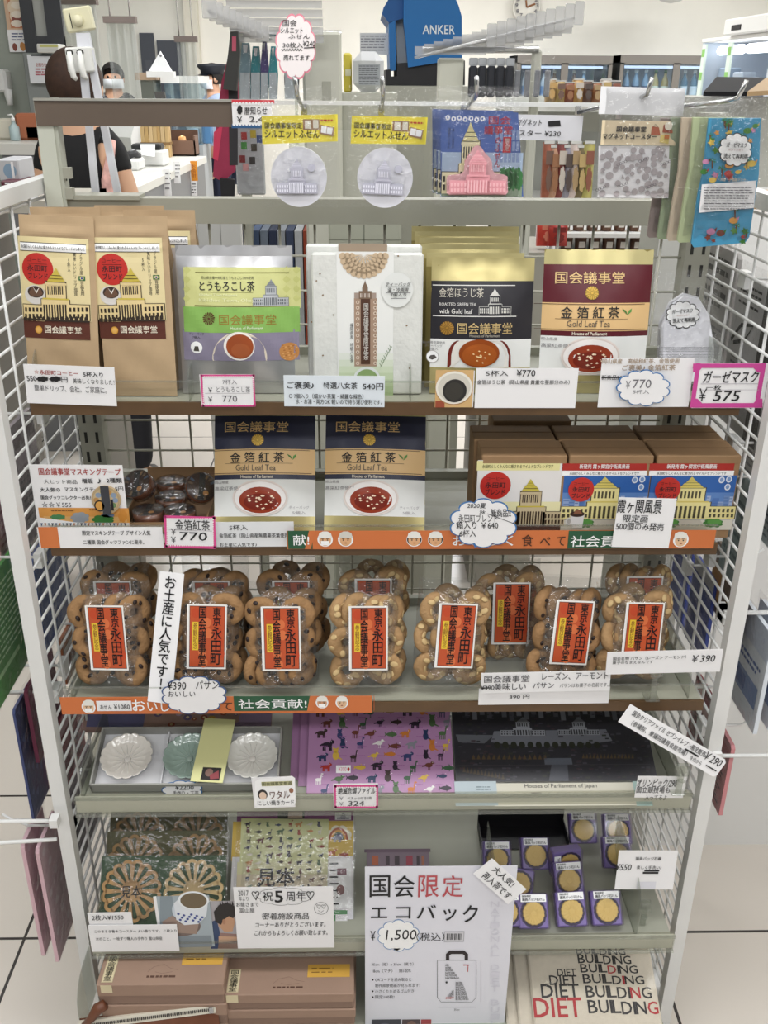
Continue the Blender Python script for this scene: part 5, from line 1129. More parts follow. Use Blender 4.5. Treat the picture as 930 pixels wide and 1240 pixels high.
g.z = z0+.0002; g.zf = None; rd = random.Random(3); AM = ['2a2030', '35304e', 'a0442e', '4a4a52', '3a2a28', 'c98a4a', '4f6b45', '6a3a2e', 'e2dccc', '24365a']; kk = g.z; g.z = .0036
for j in range(9):
    for i in range(8):
        x_, y_ = 208+i*50+rd.uniform(-8, 8), 112+j*38+rd.uniform(-6, 6); critter(g, x_, y_, rd.uniform(12, 19), mat(AM[(i*3+j*7) % 10], .4), (i+j*2) % 5, 1.1)
g.T('見本', 250, 330, 430, 420, INK, .03, 1.4); g.build('sticker_sheet', t)
sheet(fr.w+.006, fr.h*1.01, 10, 12, lambda u, v: .008*min(1, 5*u, 5*(1-u))*min(1, 5*v, 5*(1-v))+.0005*math.sin(u*40)*math.sin(v*30)+.001, FILM).build('clear_bag', t)
# mauve packet behind the poster
fr = stand(444, 520, 1028, yf+.145, z5, 42)
g = at(G(fr), 400, 970, 3.875); g.slab(mat('86707f', .4), .003); g.R(160, 225, 470, 240, mat('7a6474'), 1)
for x0, x1, c in ((195, 225, 'c4602e'), (260, 278, '3a2230'), (302, 324, '3a2230'), (356, 386, 'a8324a'), (405, 418, '3a2230'), (428, 440, 'b06a4a')): g.R(x0, 256, x1, 300, mat(c, .4), 1.5)
g.build('mauve_packet', M=fr.M, label='mauve packet with small coloured pictures standing behind the bag poster', cat='packet')
# poster for the tote bag
o3 = (400, 970, 3.875); fr = hang(437, 1049, 611, 1300, yf-.016, 0); fr2 = fr
g = at(G(fr), *o3); g.slab(mat('e9e9f2', .55), .0005)
for i, ch in enumerate('国会限定'): g.T(ch, 184+i*114, 348, 280+i*114, 450, INK if i < 2 else mat('c05058'), .008)
for i, (ch, x0, x1, y0, y1) in enumerate((('エ', 190, 266, 500, 548), ('コ', 308, 376, 496, 550), ('バ', 406, 494, 486, 550), ('ッ', 530, 590, 506, 560), ('ク', 622, 690, 488, 568))): g.T(ch, x0, y0, x1, y1, INK, .012)
g.T('￥', 188, 608, 212, 652, INK, .006); g.P(cloud(320, 630, 96, 72, 10, .09), mat('7fa0cc'), 1); g.P(cloud(320, 630, 92, 68, 10, .09), WHITE, 1.3); g.P([(290, 690), (310, 704), (330, 690)], WHITE, 1.3); g.T('1,500', 262, 602, 404, 656, INK, -.002, shear=.08)
g.T('（税込）', 404, 616, 536, 656, INK, -.004); g.R(534, 610, 628, 660, mat('b5b4bc'), 1); g.R(537, 613, 625, 657, mat('d8d7dd'), 1.3)
for i in range(12): g.R(546+i*6, 620, 550+i*6-(i % 3), 650, INK, 1.8)
g.T('35cm（縦）x 35cm（高さ）', 194, 756, 390, 772, mat('4a484e'), -.004); g.T('18cm（マチ）　綿100%', 196, 786, 378, 804, mat('4a484e'), .0)
for i, tx in enumerate(('QRコードを読み取ると', '制作風景動画が見られます!', '小さくたためるゴム付き!', '限定100枚!')):
    y0 = 828+i*27; g.T(tx, 210, y0, (380, 420, 398, 300)[i], y0+17, mat('4a484e'), -.003)
    if i != 1: g.D(195, y0+5, 203, y0+13, INK, 2)
BK = mat('35343c'); g.Ln([(502, 746), (684, 746), (684, 920), (664, 942), (520, 942), (502, 920)], .0007, BK, 2, True)
g.P([(542, 746), (542, 716), (560, 700), (628, 700), (646, 716), (646, 746), (630, 746), (630, 722), (620, 716), (568, 716), (558, 722), (558, 746)], mat('2a2126'), 2)
for i in range(6): g.T('NATIONAL', 540, 764+i*12, 556+i*10, 773+i*12, INK, .012)
for i in range(8): g.T('BUILDING', 588, 846+i*11, 620+i*4, 855+i*11, INK, .012)
for i in range(4): g.T('DIET', 578-(i+1)*9, 888+i*10, 580, 897+i*10, INK if i < 3 else RED, .012)
g.R(624, 766, 650, 770, RED, 2); g.R(644, 766, 647, 800, RED, 2); g.D(540, 844, 550, 854, INK, 2, 10)
for p in (((706, 748), (706, 940)), ((504, 966), (684, 966))): g.Ln(p, .0004, GREYINK, 2)
g.T('35cm', 580, 972, 606, 982, GREYINK); g.R(194, 1024, 330, 1120, mat('4b4c55'), 1); g.R(336, 1024, 420, 1120, mat('5c4c50'), 1); g.R(424, 1024, 472, 1120, mat('b04a50'), 1); g.D(350, 1030, 410, 1120, mat('8a6a60'), 1.5); g.D(210, 1040, 300, 1120, mat('6a6c78'), 1.5)
for i, ch in enumerate('NATIONAL DIET BUILDING'): g.T(ch, 752, 470+i*33, 792, 496+i*33, mat('dedde8'), .012, 1.2) if ch != ' ' else None
g.build('poster', M=fr.M, label='large white poster advertising a tote bag for 1,500, hung on the lower shelf edge', cat='poster')
def d(g): g.T('大人気!', .18, .92, .74, .60, INK, .01, jig=.02); g.T('再入荷です', .14, .46, .90, .12, INK, .01, jig=.02)
A, B = PY(574, 1058, yf-.022), PY(616, 1095, yf-.022); xx = (B-A).normalized(); f = Fr((A+B)/2+V((-.001, 0, 0)), xx, V((0, .1, 1)), (B-A).length, .036)
g = G(f, True); g.slab(PAPER, .0005); d(g); g.build('price_card', M=f.M, label='small white handwritten card tilted at the poster corner, 大人気!再入荷です', cat='price card')
# purple-framed soaps
o4 = (560, 960, 3.207); PUR = mat('8473ae', .35); SOAP = mat('e6c766', .5, bump=.2, bscale=150); SBOX = clear('soap_box_film', 'faf8ff', .03, .05, .08, 'c8b8e8')
def soap_parts(t):
    w, h, dp = .046, .050, .022
    g = G(); g.bev(-w/2, w/2, 0, h, -dp, -.004, PUR, .002)
    R = .0185; n = 64; pts = [((R*(1+.045*abs(math.sin(8*a))))*1.08*math.cos(a), h*.44+R*1.12*(1+.045*abs(math.sin(8*a)))*math.sin(a)) for a in [2*math.pi*i/n for i in range(n)]]
    g.add([(x, y, -.0038) for x, y in pts], [tuple(range(n))], mat('2e2440', .5)); g.build('purple_frame', t)
    g = G(); R = .0165; ring = lambda k, z: [(R*k*(1+.05*abs(math.sin(8*a)))*math.cos(a), h*.44+R*k*(1+.05*abs(math.sin(8*a)))*math.sin(a), z) for a in [2*math.pi*i/n for i in range(n)]]
    g.add(ring(1, -.0036)+ring(1, -.001)+ring(.93, .0006), [(j*n+i, j*n+(i+1) % n, (j+1)*n+(i+1) % n, (j+1)*n+i) for j in range(2) for i in range(n)]+[tuple(range(2*n, 3*n))], SOAP)
    for k in range(16): a = 2*math.pi*k/16; g.tube([(R*.25*math.cos(a), h*.44+R*.25*math.sin(a), .0006), (R*.85*math.cos(a), h*.44+R*.85*math.sin(a), .0006)], .0004, SOAP, 4)
    g.build('soap', t)
    g = G(Fr((0, 0, 0), (1, 0, 0), (0, 1, 0), w, h), True); g.z = .0024; g.box(-w*.43, w*.43, h*.77, h*.99, .0018, .0023, WHITE); g.T('国会限定', .12, .97, .42, .91, INK, .01, 1.2); g.T('議員バッジ石けん', .12, .89, .88, .80, INK, .02, 1.2); g.build('label', t)
    g = G(); g.bev(-w/2-.0015, w/2+.0015, -.001, h+.0015, -dp-.001, .0016, SBOX, .002); g.build('clear_wrap', t)
def soap(px, py, dy, label, lean=44, turn=0, roll=0, first=[None], zz=0, Mx=None):
    Y = yf+dy-.027; x, y = axes(lean, turn, roll); M = Mx or Fr(V((XP(px, Y, z5+.03), Y, z5+.0185*math.sin(R_(lean))*.0+.0165+abs(math.sin(R_(roll)))*.018+zz)), x, y).M
    if first[0] is None: first[0] = thing('soap_pack', label, 'soap pack', M, 'purple soap packs'); soap_parts(first[0])
    else: dup(first[0], M, label)
P_ = lambda zx: 560+zx/3.207
soap(P_(283), 0, .035, 'purple-framed badge soap pack in the front row, under the tilted card corner', 44)
soap(P_(180), 0, .037, 'purple-framed soap pack at the front, half hidden by the bag poster', 44, 0, 3)
soap(P_(435), 0, .038, 'purple-framed soap pack in the front row, second from the right', 46, 0, 2)
soap(P_(572), 0, .040, 'purple-framed soap pack in the front row, nearest the ¥550 card clip', 46, 0, 1)
soap(P_(275), 0, .103, 'purple-framed soap pack turned on its side, behind the front row', 44, 0, 80)
soap(P_(425), 0, .100, 'purple-framed soap pack in the second row, between the turned one and the price card', 42, 0, 3)
soap(P_(140), 0, .148, 'purple-framed soap pack in the black tray, nearer the bag poster', 42)
soap(P_(290), 0, .156, 'purple-framed soap pack in the black tray, farther from the bag poster', 42)
soap(P_(465), 0, .152, 'purple-framed soap pack lying edge up, showing its purple side', 10, 10, 90)
soap(P_(478), 0, .215, 'purple-framed soap pack farthest back, beside the black tray', 44)
soap(P_(613), 0, .212, 'purple-framed soap pack farthest back, by the wire panel', 44)
soap(P_(612), 0, .158, 'purple-framed soap pack partly behind the ¥550 card', 44)
BT = mat('17161a', .45); yT = yf+.18; xa, xb = XP(583, yT, z5), XP(690, yT, z5)
g = G(); g.box(xa, xb, .0, .055, 0, .0015, BT); g.box(xa, xb, .0535, .055, 0, .042, BT); g.box(xa, xa+.0015, 0, .055, 0, .02, BT); g.box(xb-.0015, xb, 0, .055, 0, .02, BT)
g.build('soap_tray', M=(0, yT+.012, z5), label='black card tray standing at the back behind the soaps', cat='tray')
def d(g): g.T('議員バッジ石鹸', 672, 248, 772, 262, INK, .01); g.T('¥550', 594, 276, 656, 300, INK, .008, shear=.1); g.T('楽しく手洗い♪', 676, 282, 772, 296, INK, .006); g.R(706, 298, 764, 304, INK, 2.4); g.R(700, 306, 760, 313, INK, 2.4); g.R(676, 345, 750, 372, mat('e2e2ea'), 1)
card('price_card', 'white card reading ¥550 held by a clip before the soaps', hang(744, 1030, 815, 1077, yf+.03, 6, roll=-.8), d, o4)
clip(PY(778, 1118, yf+.03), 'holding the ¥550 soap price card', .9)
# ================================================================ bottom shelf
yf, z6, _ = SH[6]; z6 += .0008
BX = mat('a08472', .7, var=.04, scale=20); BXD = mat('8b7162', .7)
def gift(xl, xr, yfront, Y, depth, n, what, sticky, o):
    zt = PY((xl+xr)/2, yfront, Y).z; hh = (zt-z6)/n; x0, x1 = XP(xl, Y, zt), XP(xr, Y, zt); w = (x1-x0)/2; made = []
    for k in range(n):
        M = Matrix.Translation(((x0+x1)/2+(.002 if k % 2 else 0), Y, z6+k*hh)); t = thing('gift_carton', 'flat pinkish brown gift carton, %s of the stack %s' % (('lowest', 'middle', 'top')[k], what), 'carton', M, 'pinkish brown gift cartons')
        g = G(); g.bev(-w, w, 0, depth, 0, hh*.5, BXD, .0015); g.build('carton_base', t)
        f = Fr((0, 0, hh-.0006), (1, 0, 0), (0, 1, 0), 2*w, depth); g = G(f, True); g.bev(-w-.001, w+.001, -.001, depth+.001, hh*.42, hh-.0006, BX, .0015); g.zf = lambda a, b: hh-.0006; g.z = .0004
        if k == n-1:
            g.Ln([(.38, .14), (.42, .20), (.5, .23), (.56, .18), (.62, .16)], .0008, BXD, 1); g.Ln([(.44, .14), (.5, .12), (.58, .14)], .0008, BXD, 1); g.lines(.38, .10, .62, .07, 1, mat('5c4034'), .8, 4, 1, False)
            if sticky: g.R(.64, .40, .97, .22, mat('d9a94a', .6), 1); g.lines(.67, .37, .85, .26, 2, mat('8a6428'), .25, 7, 1.6)
        g.build('carton_lid', t)
        if k == n-1:
            g = G(f, True); g.zf = lambda a, b: hh-.0006; g.z = .0006; g.R(.03, .34, .12, .02, mat('c9bb98', .6), 1); g.R(.036, .33, .114, .025, mat('d9cca8', .6), 1.3); g.T('国会議事堂', .04, .325, .108, .03, INK, .012, 1.8, True); g.add([(-w*.94, -.0022, hh-.016), (-w*.76, -.0022, hh-.016), (-w*.76, -.0022, hh), (-w*.94, -.0022, hh)], [(0, 1, 2, 3)], mat('d9cca8', .6)); g.build('paper_band', t)
        made.append(t)
gift(117, 270, 1191, yf+.035, .15, 3, 'behind the zip pouch', True, None)
gift(269, 428, 1203, yf+.04, .13, 3, 'beside the bag poster', True, None)
# brown zip pouch
A = PY(104, 1243, yf+.03); f = stand(120, 262, 1216, yf+.04, z6, 20, 0, 7); LE = mat('6b3f2a', .45, var=.1, scale=60)
f.w = .21; f.h = .105; f.O = PY(180, 1228, yf+.035)-f.y*.098
t = thing('zip_pouch', 'brown leather zip pouch with white zip tape, before the gift cartons', 'pouch', f.M)
p = pouch(f, [(0, .86, LE), (.86, 1, LE)], .012, 16, .0008, 3, .04, '5a3422'); p.build('leather_body', t)
g = G(); g.box(-.105, .103, .090, .103, .001, .006, mat('dcd6c6', .7)); g.build('zip_tape', t)
g = G(); 
for i in range(66): g.box(-.1+i*.003, -.0985+i*.003, .0945, .0985, .006, .0078, mat('4a4644', .3, .6))
g.build('zip_teeth', t)
g = G(); g.box(.094, .100, .092, .101, .006, .010, STEEL); g.build('zip_slider', t)
g = G(); g.tube([(-.098, .098, .008), (-.085, .108, .012), (-.07, .125, .014), (-.058, .130, .014)], [.004, .006, .009, .008], LE, 8); g.build('zip_pull', t)
# folded tote bags
CAN = mat('d9cfbd', .85, var=.04, scale=120, bump=.2, bscale=600); o = (560, 960, 3.207); RD = mat('b0242a'); KB = mat('231f20')
def tote(xl, xr, Y, lean, label, art, roll=0):
    lean = 63; x, y = axes(lean, 0, roll); z = z6; P = V(((XP(xl, Y, z)+XP(xr, Y, z))/2, Y, z+.003)); fr = Fr(P, x, y, XP(xr, Y, z)-XP(xl, Y, z), .25)
    t = thing('tote_bag', label, 'tote bag', fr.M, 'folded canvas tote bags')
    g = at(G(fr), *o); w = fr.w/2; g.bev(-w, w, 0, fr.h, -.008, 0, CAN, .003)
    if art:
        for tx, x0, y0, x1, y1, ri in (('BUILDING', 440, 600, 636, 626, 9), ('BUILDING', 447, 628, 658, 662, 9), ('BUILDING', 457, 666, 684, 698, 4), ('BUILDING', 467, 706, 710, 740, 5), ('BUILDING', 478, 750, 738, 795, 6), ('BUILDING', 487, 806, 765, 856, 7)):
            W = (.15, .16, .036, .125, .165, .036, .165, .165); xs = x0; tot = sum(W)
            for i, ch in enumerate(tx):
                ww = (x1-x0)*W[i]/tot; g.T(ch, xs, y0+(6 if i > 3 else 0), xs+ww*.86, y1+(4 if i > 3 else 0), RD if i == ri else KB, .02, 1.4); xs += ww
        for x0, y0, x1, y1, m in ((368, 685, 440, 712, KB), (337, 710, 444, 746, KB), (305, 744, 452, 796, KB), (276, 798, 462, 872, RD)): g.T('DIET', x0, y0, x1, y1, m, .022, 1.4)
    g.build('folded_canvas', t)
    sheet(fr.w+.012, fr.h+.01, 12, 14, lambda u, v: .0035+.0012*math.sin(u*9)*math.sin(v*8), SMOOTH).build('clear_bag', t); return t
tote(650, 808, yf+.012, 52, 'folded cream tote bag printed with repeated DIET BUILDING lettering, front one', True)
tote(630, 788, yf+.034, 52, 'folded cream tote bag behind the front one, its left edge showing', False)
tote(614, 772, yf+.056, 52, 'folded cream tote bag at the back of the three, beside the bag poster', False)
divider(100, 6, .10, .10, .05, 'beside the zip pouch on the bottom shelf')
# ================================================================ goods hung outside the wire side panels
def side_frame(s, X, Y0, Y1, z0, z1):
    f = Fr((X, (Y0+Y1)/2, z0), (0, -s, 0), (0, 0, 1), Y1-Y0, z1-z0); return f
def side_pack(name, cat, label, s, X, Y0, Y1, z0, z1, col, t, art=None, skew=0, film=True, hook=True, group=None):
    f = side_frame(s, X, Y0, Y1, z0, z1); th = thing(name, label, cat, f.M, group); w, h = f.w/2, f.h
    g = G(f, True); pts = [(-w, 0), (w, 0), (w, h*.97), (w*.9, h), (-w*.9, h), (-w, h*.97)]
    ext(g, pts, mat(col, .5, var=.05, scale=30), t, 0, True)
    if art: art(g)
    g.build('printed_pack', th)
    if film: sheet(f.w*1.06, f.h*1.08, 8, 10, lambda u, v: .002+.001*math.sin(u*17+X*90)*math.sin(v*21), FILM).build('clear_bag', th)
    if hook:
        g = G(); yc = (Y0+Y1)/2; zt = z1+h*.03; g.tube([(s*.486, yc, zt), (X+s*.03, yc, zt), (X+s*.045, yc, zt+.012)], .0022, WHITEMETAL, 6); g.box(s*.485-.004, s*.485+.006, yc-.012, yc+.012, zt-.012, zt+.010, WHITEMETAL)
        g.build('panel_hook', M=(0, 0, 0), label='white wire hook carrying the '+label[:60].split(' on ')[0].split(',')[0], cat='hook', group='hooks on the side panels')
def pr(*cols):
    def a(g):
        rd = random.Random(len(cols)*7+3)
        for i, c in enumerate(cols): g.R(.06, .92-i*.16, .94, .80-i*.16, mat(c, .5), 1)
        g.lines(.1, .55, .9, .08, 9, mat('5a5860'), .4, 3, 1.4)
    return a
L, Rr = -1, 1
side_pack('towel_pack', 'towel pack', 'grey and mauve patterned towel pack beyond the left wire panel, beside the tape poster', L, -.515, 1.25, 1.345, .88, 1.06, '8c8288', .006, pr('6e6068', 'a79aa4', '77676f'))
side_pack('letter_pack', 'stationery pack', 'pink letter set pack outside the left panel post, above the green pack', L, -.555, 1.245, 1.315, .83, .985, 'd9a9ae', .004, lambda g: g.lines(.1, .95, .9, .05, 12, mat('b06a74'), .35, 3, 1.2))
def gr(g):
    g.lines(.08, .9, .92, .3, 12, mat('bfe0b4'), .35, 5, 1.2); g.R(.08, .24, .5, .2, mat('a8d49a'), 1.2)
side_pack('green_pack', 'stationery pack', 'big green printed pack outside the left panel, under the pink letter set', L, -.535, 1.10, 1.31, .70, .88, '3f8a34', .005, gr)
side_pack('blue_pouch', 'pouch', 'dark blue zip pouch beyond the left panel, behind the cookie shelf', L, -.515, 1.255, 1.40, .70, .855, '2d4f92', .008, lambda g: g.R(.0, .98, 1, .93, mat('24407a'), 1))
side_pack('brown_pack', 'snack pack', 'small brown and red pack beyond the left panel, under the dark blue pouch', L, -.512, 1.31, 1.415, .60, .68, '9a5a34', .006, pr('b87848', 'e2ddd6'))
side_pack('maroon_pack', 'cloth pack', 'maroon cloth pack beyond the left panel, beside the leftmost cookie pack', L, -.52, 1.17, 1.29, .555, .685, '6a2440', .006, pr('7d3450', '5a1c34'))
side_pack('navy_cloth', 'cloth pack', 'navy patterned hand towel hanging outside the left post, below the green pack', L, -.535, 1.15, 1.225, .46, .665, '35416f', .004, lambda g: [g.P([(.1+.2*(i % 4), .95-.06*i), (.25+.2*(i % 4), .98-.06*i), (.2+.2*(i % 4), .9-.06*i)], mat('5d6c9c'), 1) for i in range(14)])
side_pack('red_pack', 'cloth pack', 'red and pink cloth pack beyond the left panel, beside the grey dish box', L, -.515, 1.24, 1.36, .44, .56, '9c3448', .006, pr('d9a0ae', '8a2438'))
for i, (dy, x) in enumerate(((0, -.522), (.012, -.548))):
    side_pack('mask_pack', 'mask pack', 'pink cloth mask pack hanging outside the left post, %s the wire panel' % ('nearest to' if i == 0 else 'farther from'), L, x, 1.115+dy, 1.205+dy, .20, .435, 'dcb7c0', .006, lambda g: [g.D(.1+.18*(k*3 % 5), .95-.07*k, .26+.18*(k*3 % 5), .89-.07*k, mat('e9d3d8'), 1) for k in range(12)], group='pink cloth mask packs')
side_pack('mauve_cloth', 'cloth pack', 'grey-mauve cloth pack beyond the left panel, beside the wooden coasters', L, -.515, 1.22, 1.38, .26, .43, '7d6e80', .006, pr('8f8292', '6b5c6e'))
g = G(); g.tube([(-.486, 1.10, .505), (-.62, 1.10, .505), (-.65, 1.10, .52)], .003, WHITEMETAL, 8); g.lathe([(.001, -.012), (.011, -.009), (.014, 0), (.010, .010), (.001, .012)], WHITEMETAL, 12, Matrix.Translation((-.655, 1.10, .528))); g.box(-.49, -.478, 1.092, 1.108, .498, .512, WHITEMETAL)
g.tube([(-.486, 1.10, .47), (-.60, 1.10, .462), (-.62, 1.10, .474)], .003, WHITEMETAL, 8)
g.build('panel_hook', M=(0, 0, 0), label='empty white double hook with round tip sticking out from the left post', cat='hook', group='hooks on the side panels')
def sw(g):
    g.R(.55, 1, .78, 0, mat('4a4644'), 1); g.Ln([(.05, .55), (.2, .68), (.42, .72), (.3, .6), (.1, .54)], .006, INK, 1.2); g.Ln([(.1, .3), (.4, .36)], .004, INK, 1.2); g.lines(.08, .95, .5, .8, 4, INK, .4, 3, 1.2); g.lines(.1, .48, .5, .4, 2, GREYINK, .4, 3, 1.2); g.lines(.82, .9, .98, .1, 9, GREYINK, .4, 4, 1.2)
side_pack('print_pack', 'stationery pack', 'white pack with black brush mark beyond the right panel, behind the pink-framed card', Rr, .515, 1.20, 1.40, 1.03, 1.25, 'cfcdce', .006, sw)
side_pack('print_pack', 'stationery pack', 'grey printed pack beyond the right panel, behind the hanging blue mask', Rr, .515, 1.41, 1.60, 1.04, 1.27, 'a9a6a4', .006, lambda g: [g.lines(.1, .95, .9, .6, 5, INK, .5, 3, 1.2), g.R(.5, .3, .8, .22, mat('35407a'), 1.2), g.lines(.1, .5, .9, .35, 4, GREYINK, .4, 3, 1.2)])
side_pack('label_pack', 'stationery pack', 'pale pack with lines of print beyond the right panel, beside the topmost shelf edge', Rr, .54, 1.16, 1.34, .90, 1.035, 'd6d2d2', .005, lambda g: g.lines(.08, .95, .92, .05, 12, mat('8a868c'), .35, 3, 1.2))
side_pack('teal_pack', 'stationery pack', 'pale teal printed pack beyond the right panel, beside the last blue coffee box', Rr, .515, 1.19, 1.30, .82, .985, 'a3bcc0', .005, lambda g: g.lines(.08, .9, .92, .1, 8, mat('6d8a92'), .35, 3, 1.2))
side_pack('brown_pack', 'snack pack', 'brown pack with orange corner beyond the right panel, under the teal pack', Rr, .52, 1.20, 1.33, .74, .85, '7a6048', .006, lambda g: g.R(.0, .7, .4, .2, mat('d99a3c'), 1))
for i in range(2): side_pack('blue_pack', 'cloth pack', 'bright blue pack beyond the right panel, %s' % ('nearer the front post' if i == 0 else 'nearer the back upright'), Rr, .515, 1.30+i*.11, 1.395+i*.11, .64, .79, '3c4fa0', .006, lambda g: [g.R(0, 1, 1, .86, mat('b9bac2'), 1), g.R(.1, .5, .9, .4, mat('5d6cb8'), 1)], group='bright blue packs')
def wb(g): g.R(0, 1, 1, .72, mat('c9d3e4'), 1); g.lines(.1, .62, .9, .5, 2, mat('3c5a9a'), .5, 3, 1.2); g.R(.1, .42, .9, .2, mat('6d86b4'), 1.2); g.R(.15, .38, .5, .24, mat('3c5a9a'), 1.4)
for i, x in enumerate((.535, .56)): side_pack('tissue_pack', 'pack', 'white and blue printed pack outside the right post, %s' % ('inner one' if i == 0 else 'outer one'), Rr, x, 1.125+i*.01, 1.235, .635, .80, 'dfe6ee', .006, wb, group='white and blue packs')
for i in range(2): side_pack('red_pack', 'cloth pack', 'pink and red cloth pack beyond the right panel, %s' % ('nearer the front post' if i == 0 else 'deeper beside the aerial photo folders'), Rr, .515+i*.01, 1.14+i*.10, 1.235+i*.10, .47, .60, ('d08a8e', '8a4048')[i], .006, pr('c26a70', 'e0b0b0'))
g = G(); g.tube([(.486, 1.12, .60), (.60, 1.12, .60), (.625, 1.12, .62)], .003, WHITEMETAL, 8); g.box(.478, .49, 1.112, 1.128, .592, .61, WHITEMETAL)
g.build('panel_hook', M=(0, 0, 0), label='empty white hook sticking out from the right post below the blue packs', cat='hook', group='hooks on the side panels')
# ================================================================ goods hung from the label rail
def rail_hook(px, py, Y, what, turn=0):
    P = PY(px, py, Y); g = G(); yb = 1.386; d = math.tan(R_(turn))*(yb-Y)
    g.tube([(P.x+d, yb, 1.460), (P.x+d*.1, Y+.012, P.z), (P.x, Y, P.z+.004), (P.x-.002-d*.06, Y-.010, P.z+.022)], .0026, STEEL, 10); g.box(P.x+d-.004, P.x+d+.004, yb-.002, yb+.001, 1.452, 1.468, STEEL)
    g.build('rail_hook', M=(0, 0, 0), label='steel display hook '+what, cat='hook', group='steel hooks on the label rail')
YH = 1.26
# silhouette memo packs
o = (300, 90, 4.0435)
def memo(x0, y0, x1, y1, roll, label, first=[None]):
    fr = hang(x0, y0, x1, y1, YH, 2, 0, roll)
    if first[0]: dup(first[0], fr.M, label); return
    t = thing('memo_pack', label, 'memo pack', fr.M, 'round memo pad packs'); first[0] = t
    g = at(G(fr), *o); YL = mat('fbe94a', .5)
    ext(g, [(68, 205), (440, 195), (440, 328), (72, 342)], YL, .0008, .0012); g.z = .0014
    g.T('国会議事堂限定', 84, 236, 266, 266, INK, .014, 1.3); g.T('シルエットふせん', 84, 274, 350, 312, INK, .02, 1.3)
    g.R(270, 220, 352, 272, mat('a8825c'), 1); g.R(280, 226, 310, 266, mat('e9e3d2'), 1.3); g.R(320, 224, 346, 264, mat('e9e3d2'), 1.3); g.P([(356, 246), (424, 260), (418, 304), (350, 290)], mat('b08a68'), 1.6); g.P([(362, 252), (388, 256), (384, 290), (358, 284)], WHITE, 1.9); g.P([(390, 258), (418, 264), (412, 294), (386, 290)], WHITE, 1.9); g.lines(358, 218, 424, 232, 1, RED, .6, 4, 1.5)
    g.build('title_card', t)
    g = at(G(fr), *o); cx, cy, w, h = g.bx(116, 355, 388, 648); n = 48; pts = [(cx+w*math.cos(6.2832*i/n), cy+h*math.sin(6.2832*i/n)) for i in range(n)]
    ext(g, pts, mat('f3f3fb', .6), .008, .009, True); g.z = .0003+.008; g.z = .0092; G3 = mat('c3c2d0', .6); BG = mat('e9e9f4', .6)
    diet(g, 146, 410, 342, 580, G3, G3, BG, 1.05); chrys(g, 314, 455, 19, mat('cfcfde'), G3, 16, 1.1); g.build('memo_disc', t)
    sh = sheet(fr.w, fr.h, 14, 18, lambda u, v: .0105*min(1, 5*u, 5*(1-u))**.5*(1 if v < .62 else max(.1, 1-(v-.62)*3))*min(1, 7*v)+.0016*math.sin(u*31)*math.sin(v*27)*(1.5 if v < .2 or v > .75 else .5)+.001, CRIMP); sh.build('clear_bag', t)
memo(315, 104, 410, 251, 0, 'clear pack with yellow card and white disc memo pad, below the pink cloud sign')
memo(415, 104, 512, 252, -2.5, 'clear pack with yellow card and white disc memo pad, nearer the pink parliament memo')
rail_hook(360, 118, YH-.006, 'through the memo pack under the pink cloud sign'); rail_hook(464, 118, YH-.006, 'through the memo pack nearer the pink parliament memo')
# pink parliament memo pack
o = (510, 90, 4.4286); fr = hang(526, 106, 627, 248, YH-.02, 2, -3)
t = thing('memo_pack', 'clear pack with blue picture card and pink parliament-shaped memo pad', 'memo pack', fr.M, 'parliament memo packs')
g = at(G(fr), *o); ext(g, [(104, 195), (520, 205), (548, 655), (104, 655)], mat('4d68ac', .45), .0012, 0)
g.R(108, 420, 540, 655, mat('a9bcd4', .45), .6); g.R(108, 600, 540, 655, mat('8fa08a', .45), .8)
for i in range(18): g.R(400+(i % 6)*22, 300+(i//6)*60, 416+(i % 6)*22, 352+(i//6)*60, mat('8a9cc4', .45), .8)
for i in range(7): g.D(130+i*31, 218+(i*7 % 12), 156+i*31, 246+(i*7 % 12), mat('e6e9f0'), .9); g.D(138+i*31, 226+(i*7 % 12), 148+i*31, 238+(i*7 % 12), mat('4a68b4'), 1.1)
diet(g, 110, 258, 420, 640, 'e9e2ba', 'e2d9a0', '3a382c', 1.2, 7, 4)
for x in (440, 490, 520, 470): g.P(cloud(x, 560, 24, 60, 7, .12), mat('3d7a44', .5), 1.6)
g.T('国会', 362, 226, 480, 268, mat('b8323a'), .02, 2); g.T('議事堂', 338, 276, 488, 322, mat('b8323a'), .025, 2); g.T('のふせん', 392, 334, 428, 502, mat('b8323a'), .02, 2, True); g.R(438, 336, 482, 420, mat('b8323a'), 1.6); g.T('限定', 446, 344, 474, 412, WHITE, .012, 2, True); g.T('美しい国会の', 164, 290, 178, 400, INK, 0, 2, True); g.T('国会のふせん', 142, 286, 158, 400, INK, 0, 2, True)
g.build('picture_card', t)
g = at(G(fr), *o); PKM = mat('f5bcc2', .6); pts = [(300, 380), (318, 386), (340, 420), (366, 446), (378, 470), (380, 510), (394, 532), (440, 536), (460, 546), (462, 630), (450, 644), (150, 644), (136, 634), (136, 556), (146, 540), (212, 534), (228, 520), (232, 470), (244, 450), (262, 420), (284, 386)]
ext(g, pts, PKM, .007, .009); g.z = .0092; PD = mat('eba5ae', .6); diet(g, 150, 400, 450, 636, PD, PD, PKM, 1.05); g.build('memo_pad', t)
sh = sheet(fr.w*1.02, fr.h*1.02, 14, 18, lambda u, v: .010*min(1, 5*u, 5*(1-u))**.5*(1 if v < .62 else max(.1, 1-(v-.62)*3))*min(1, 7*v)+.0014*math.sin(u*29)*math.sin(v*25)+.001, CRIMP, -.002); sh.build('clear_bag', t)
for i in range(2):
    M = fr.M.copy(); M.translation = M.translation+V((-.004*(i+1), .016*(i+1), .001)); dup(t, M, 'clear parliament memo pack hanging %s behind the front pink one' % ('directly' if i == 0 else 'second'))
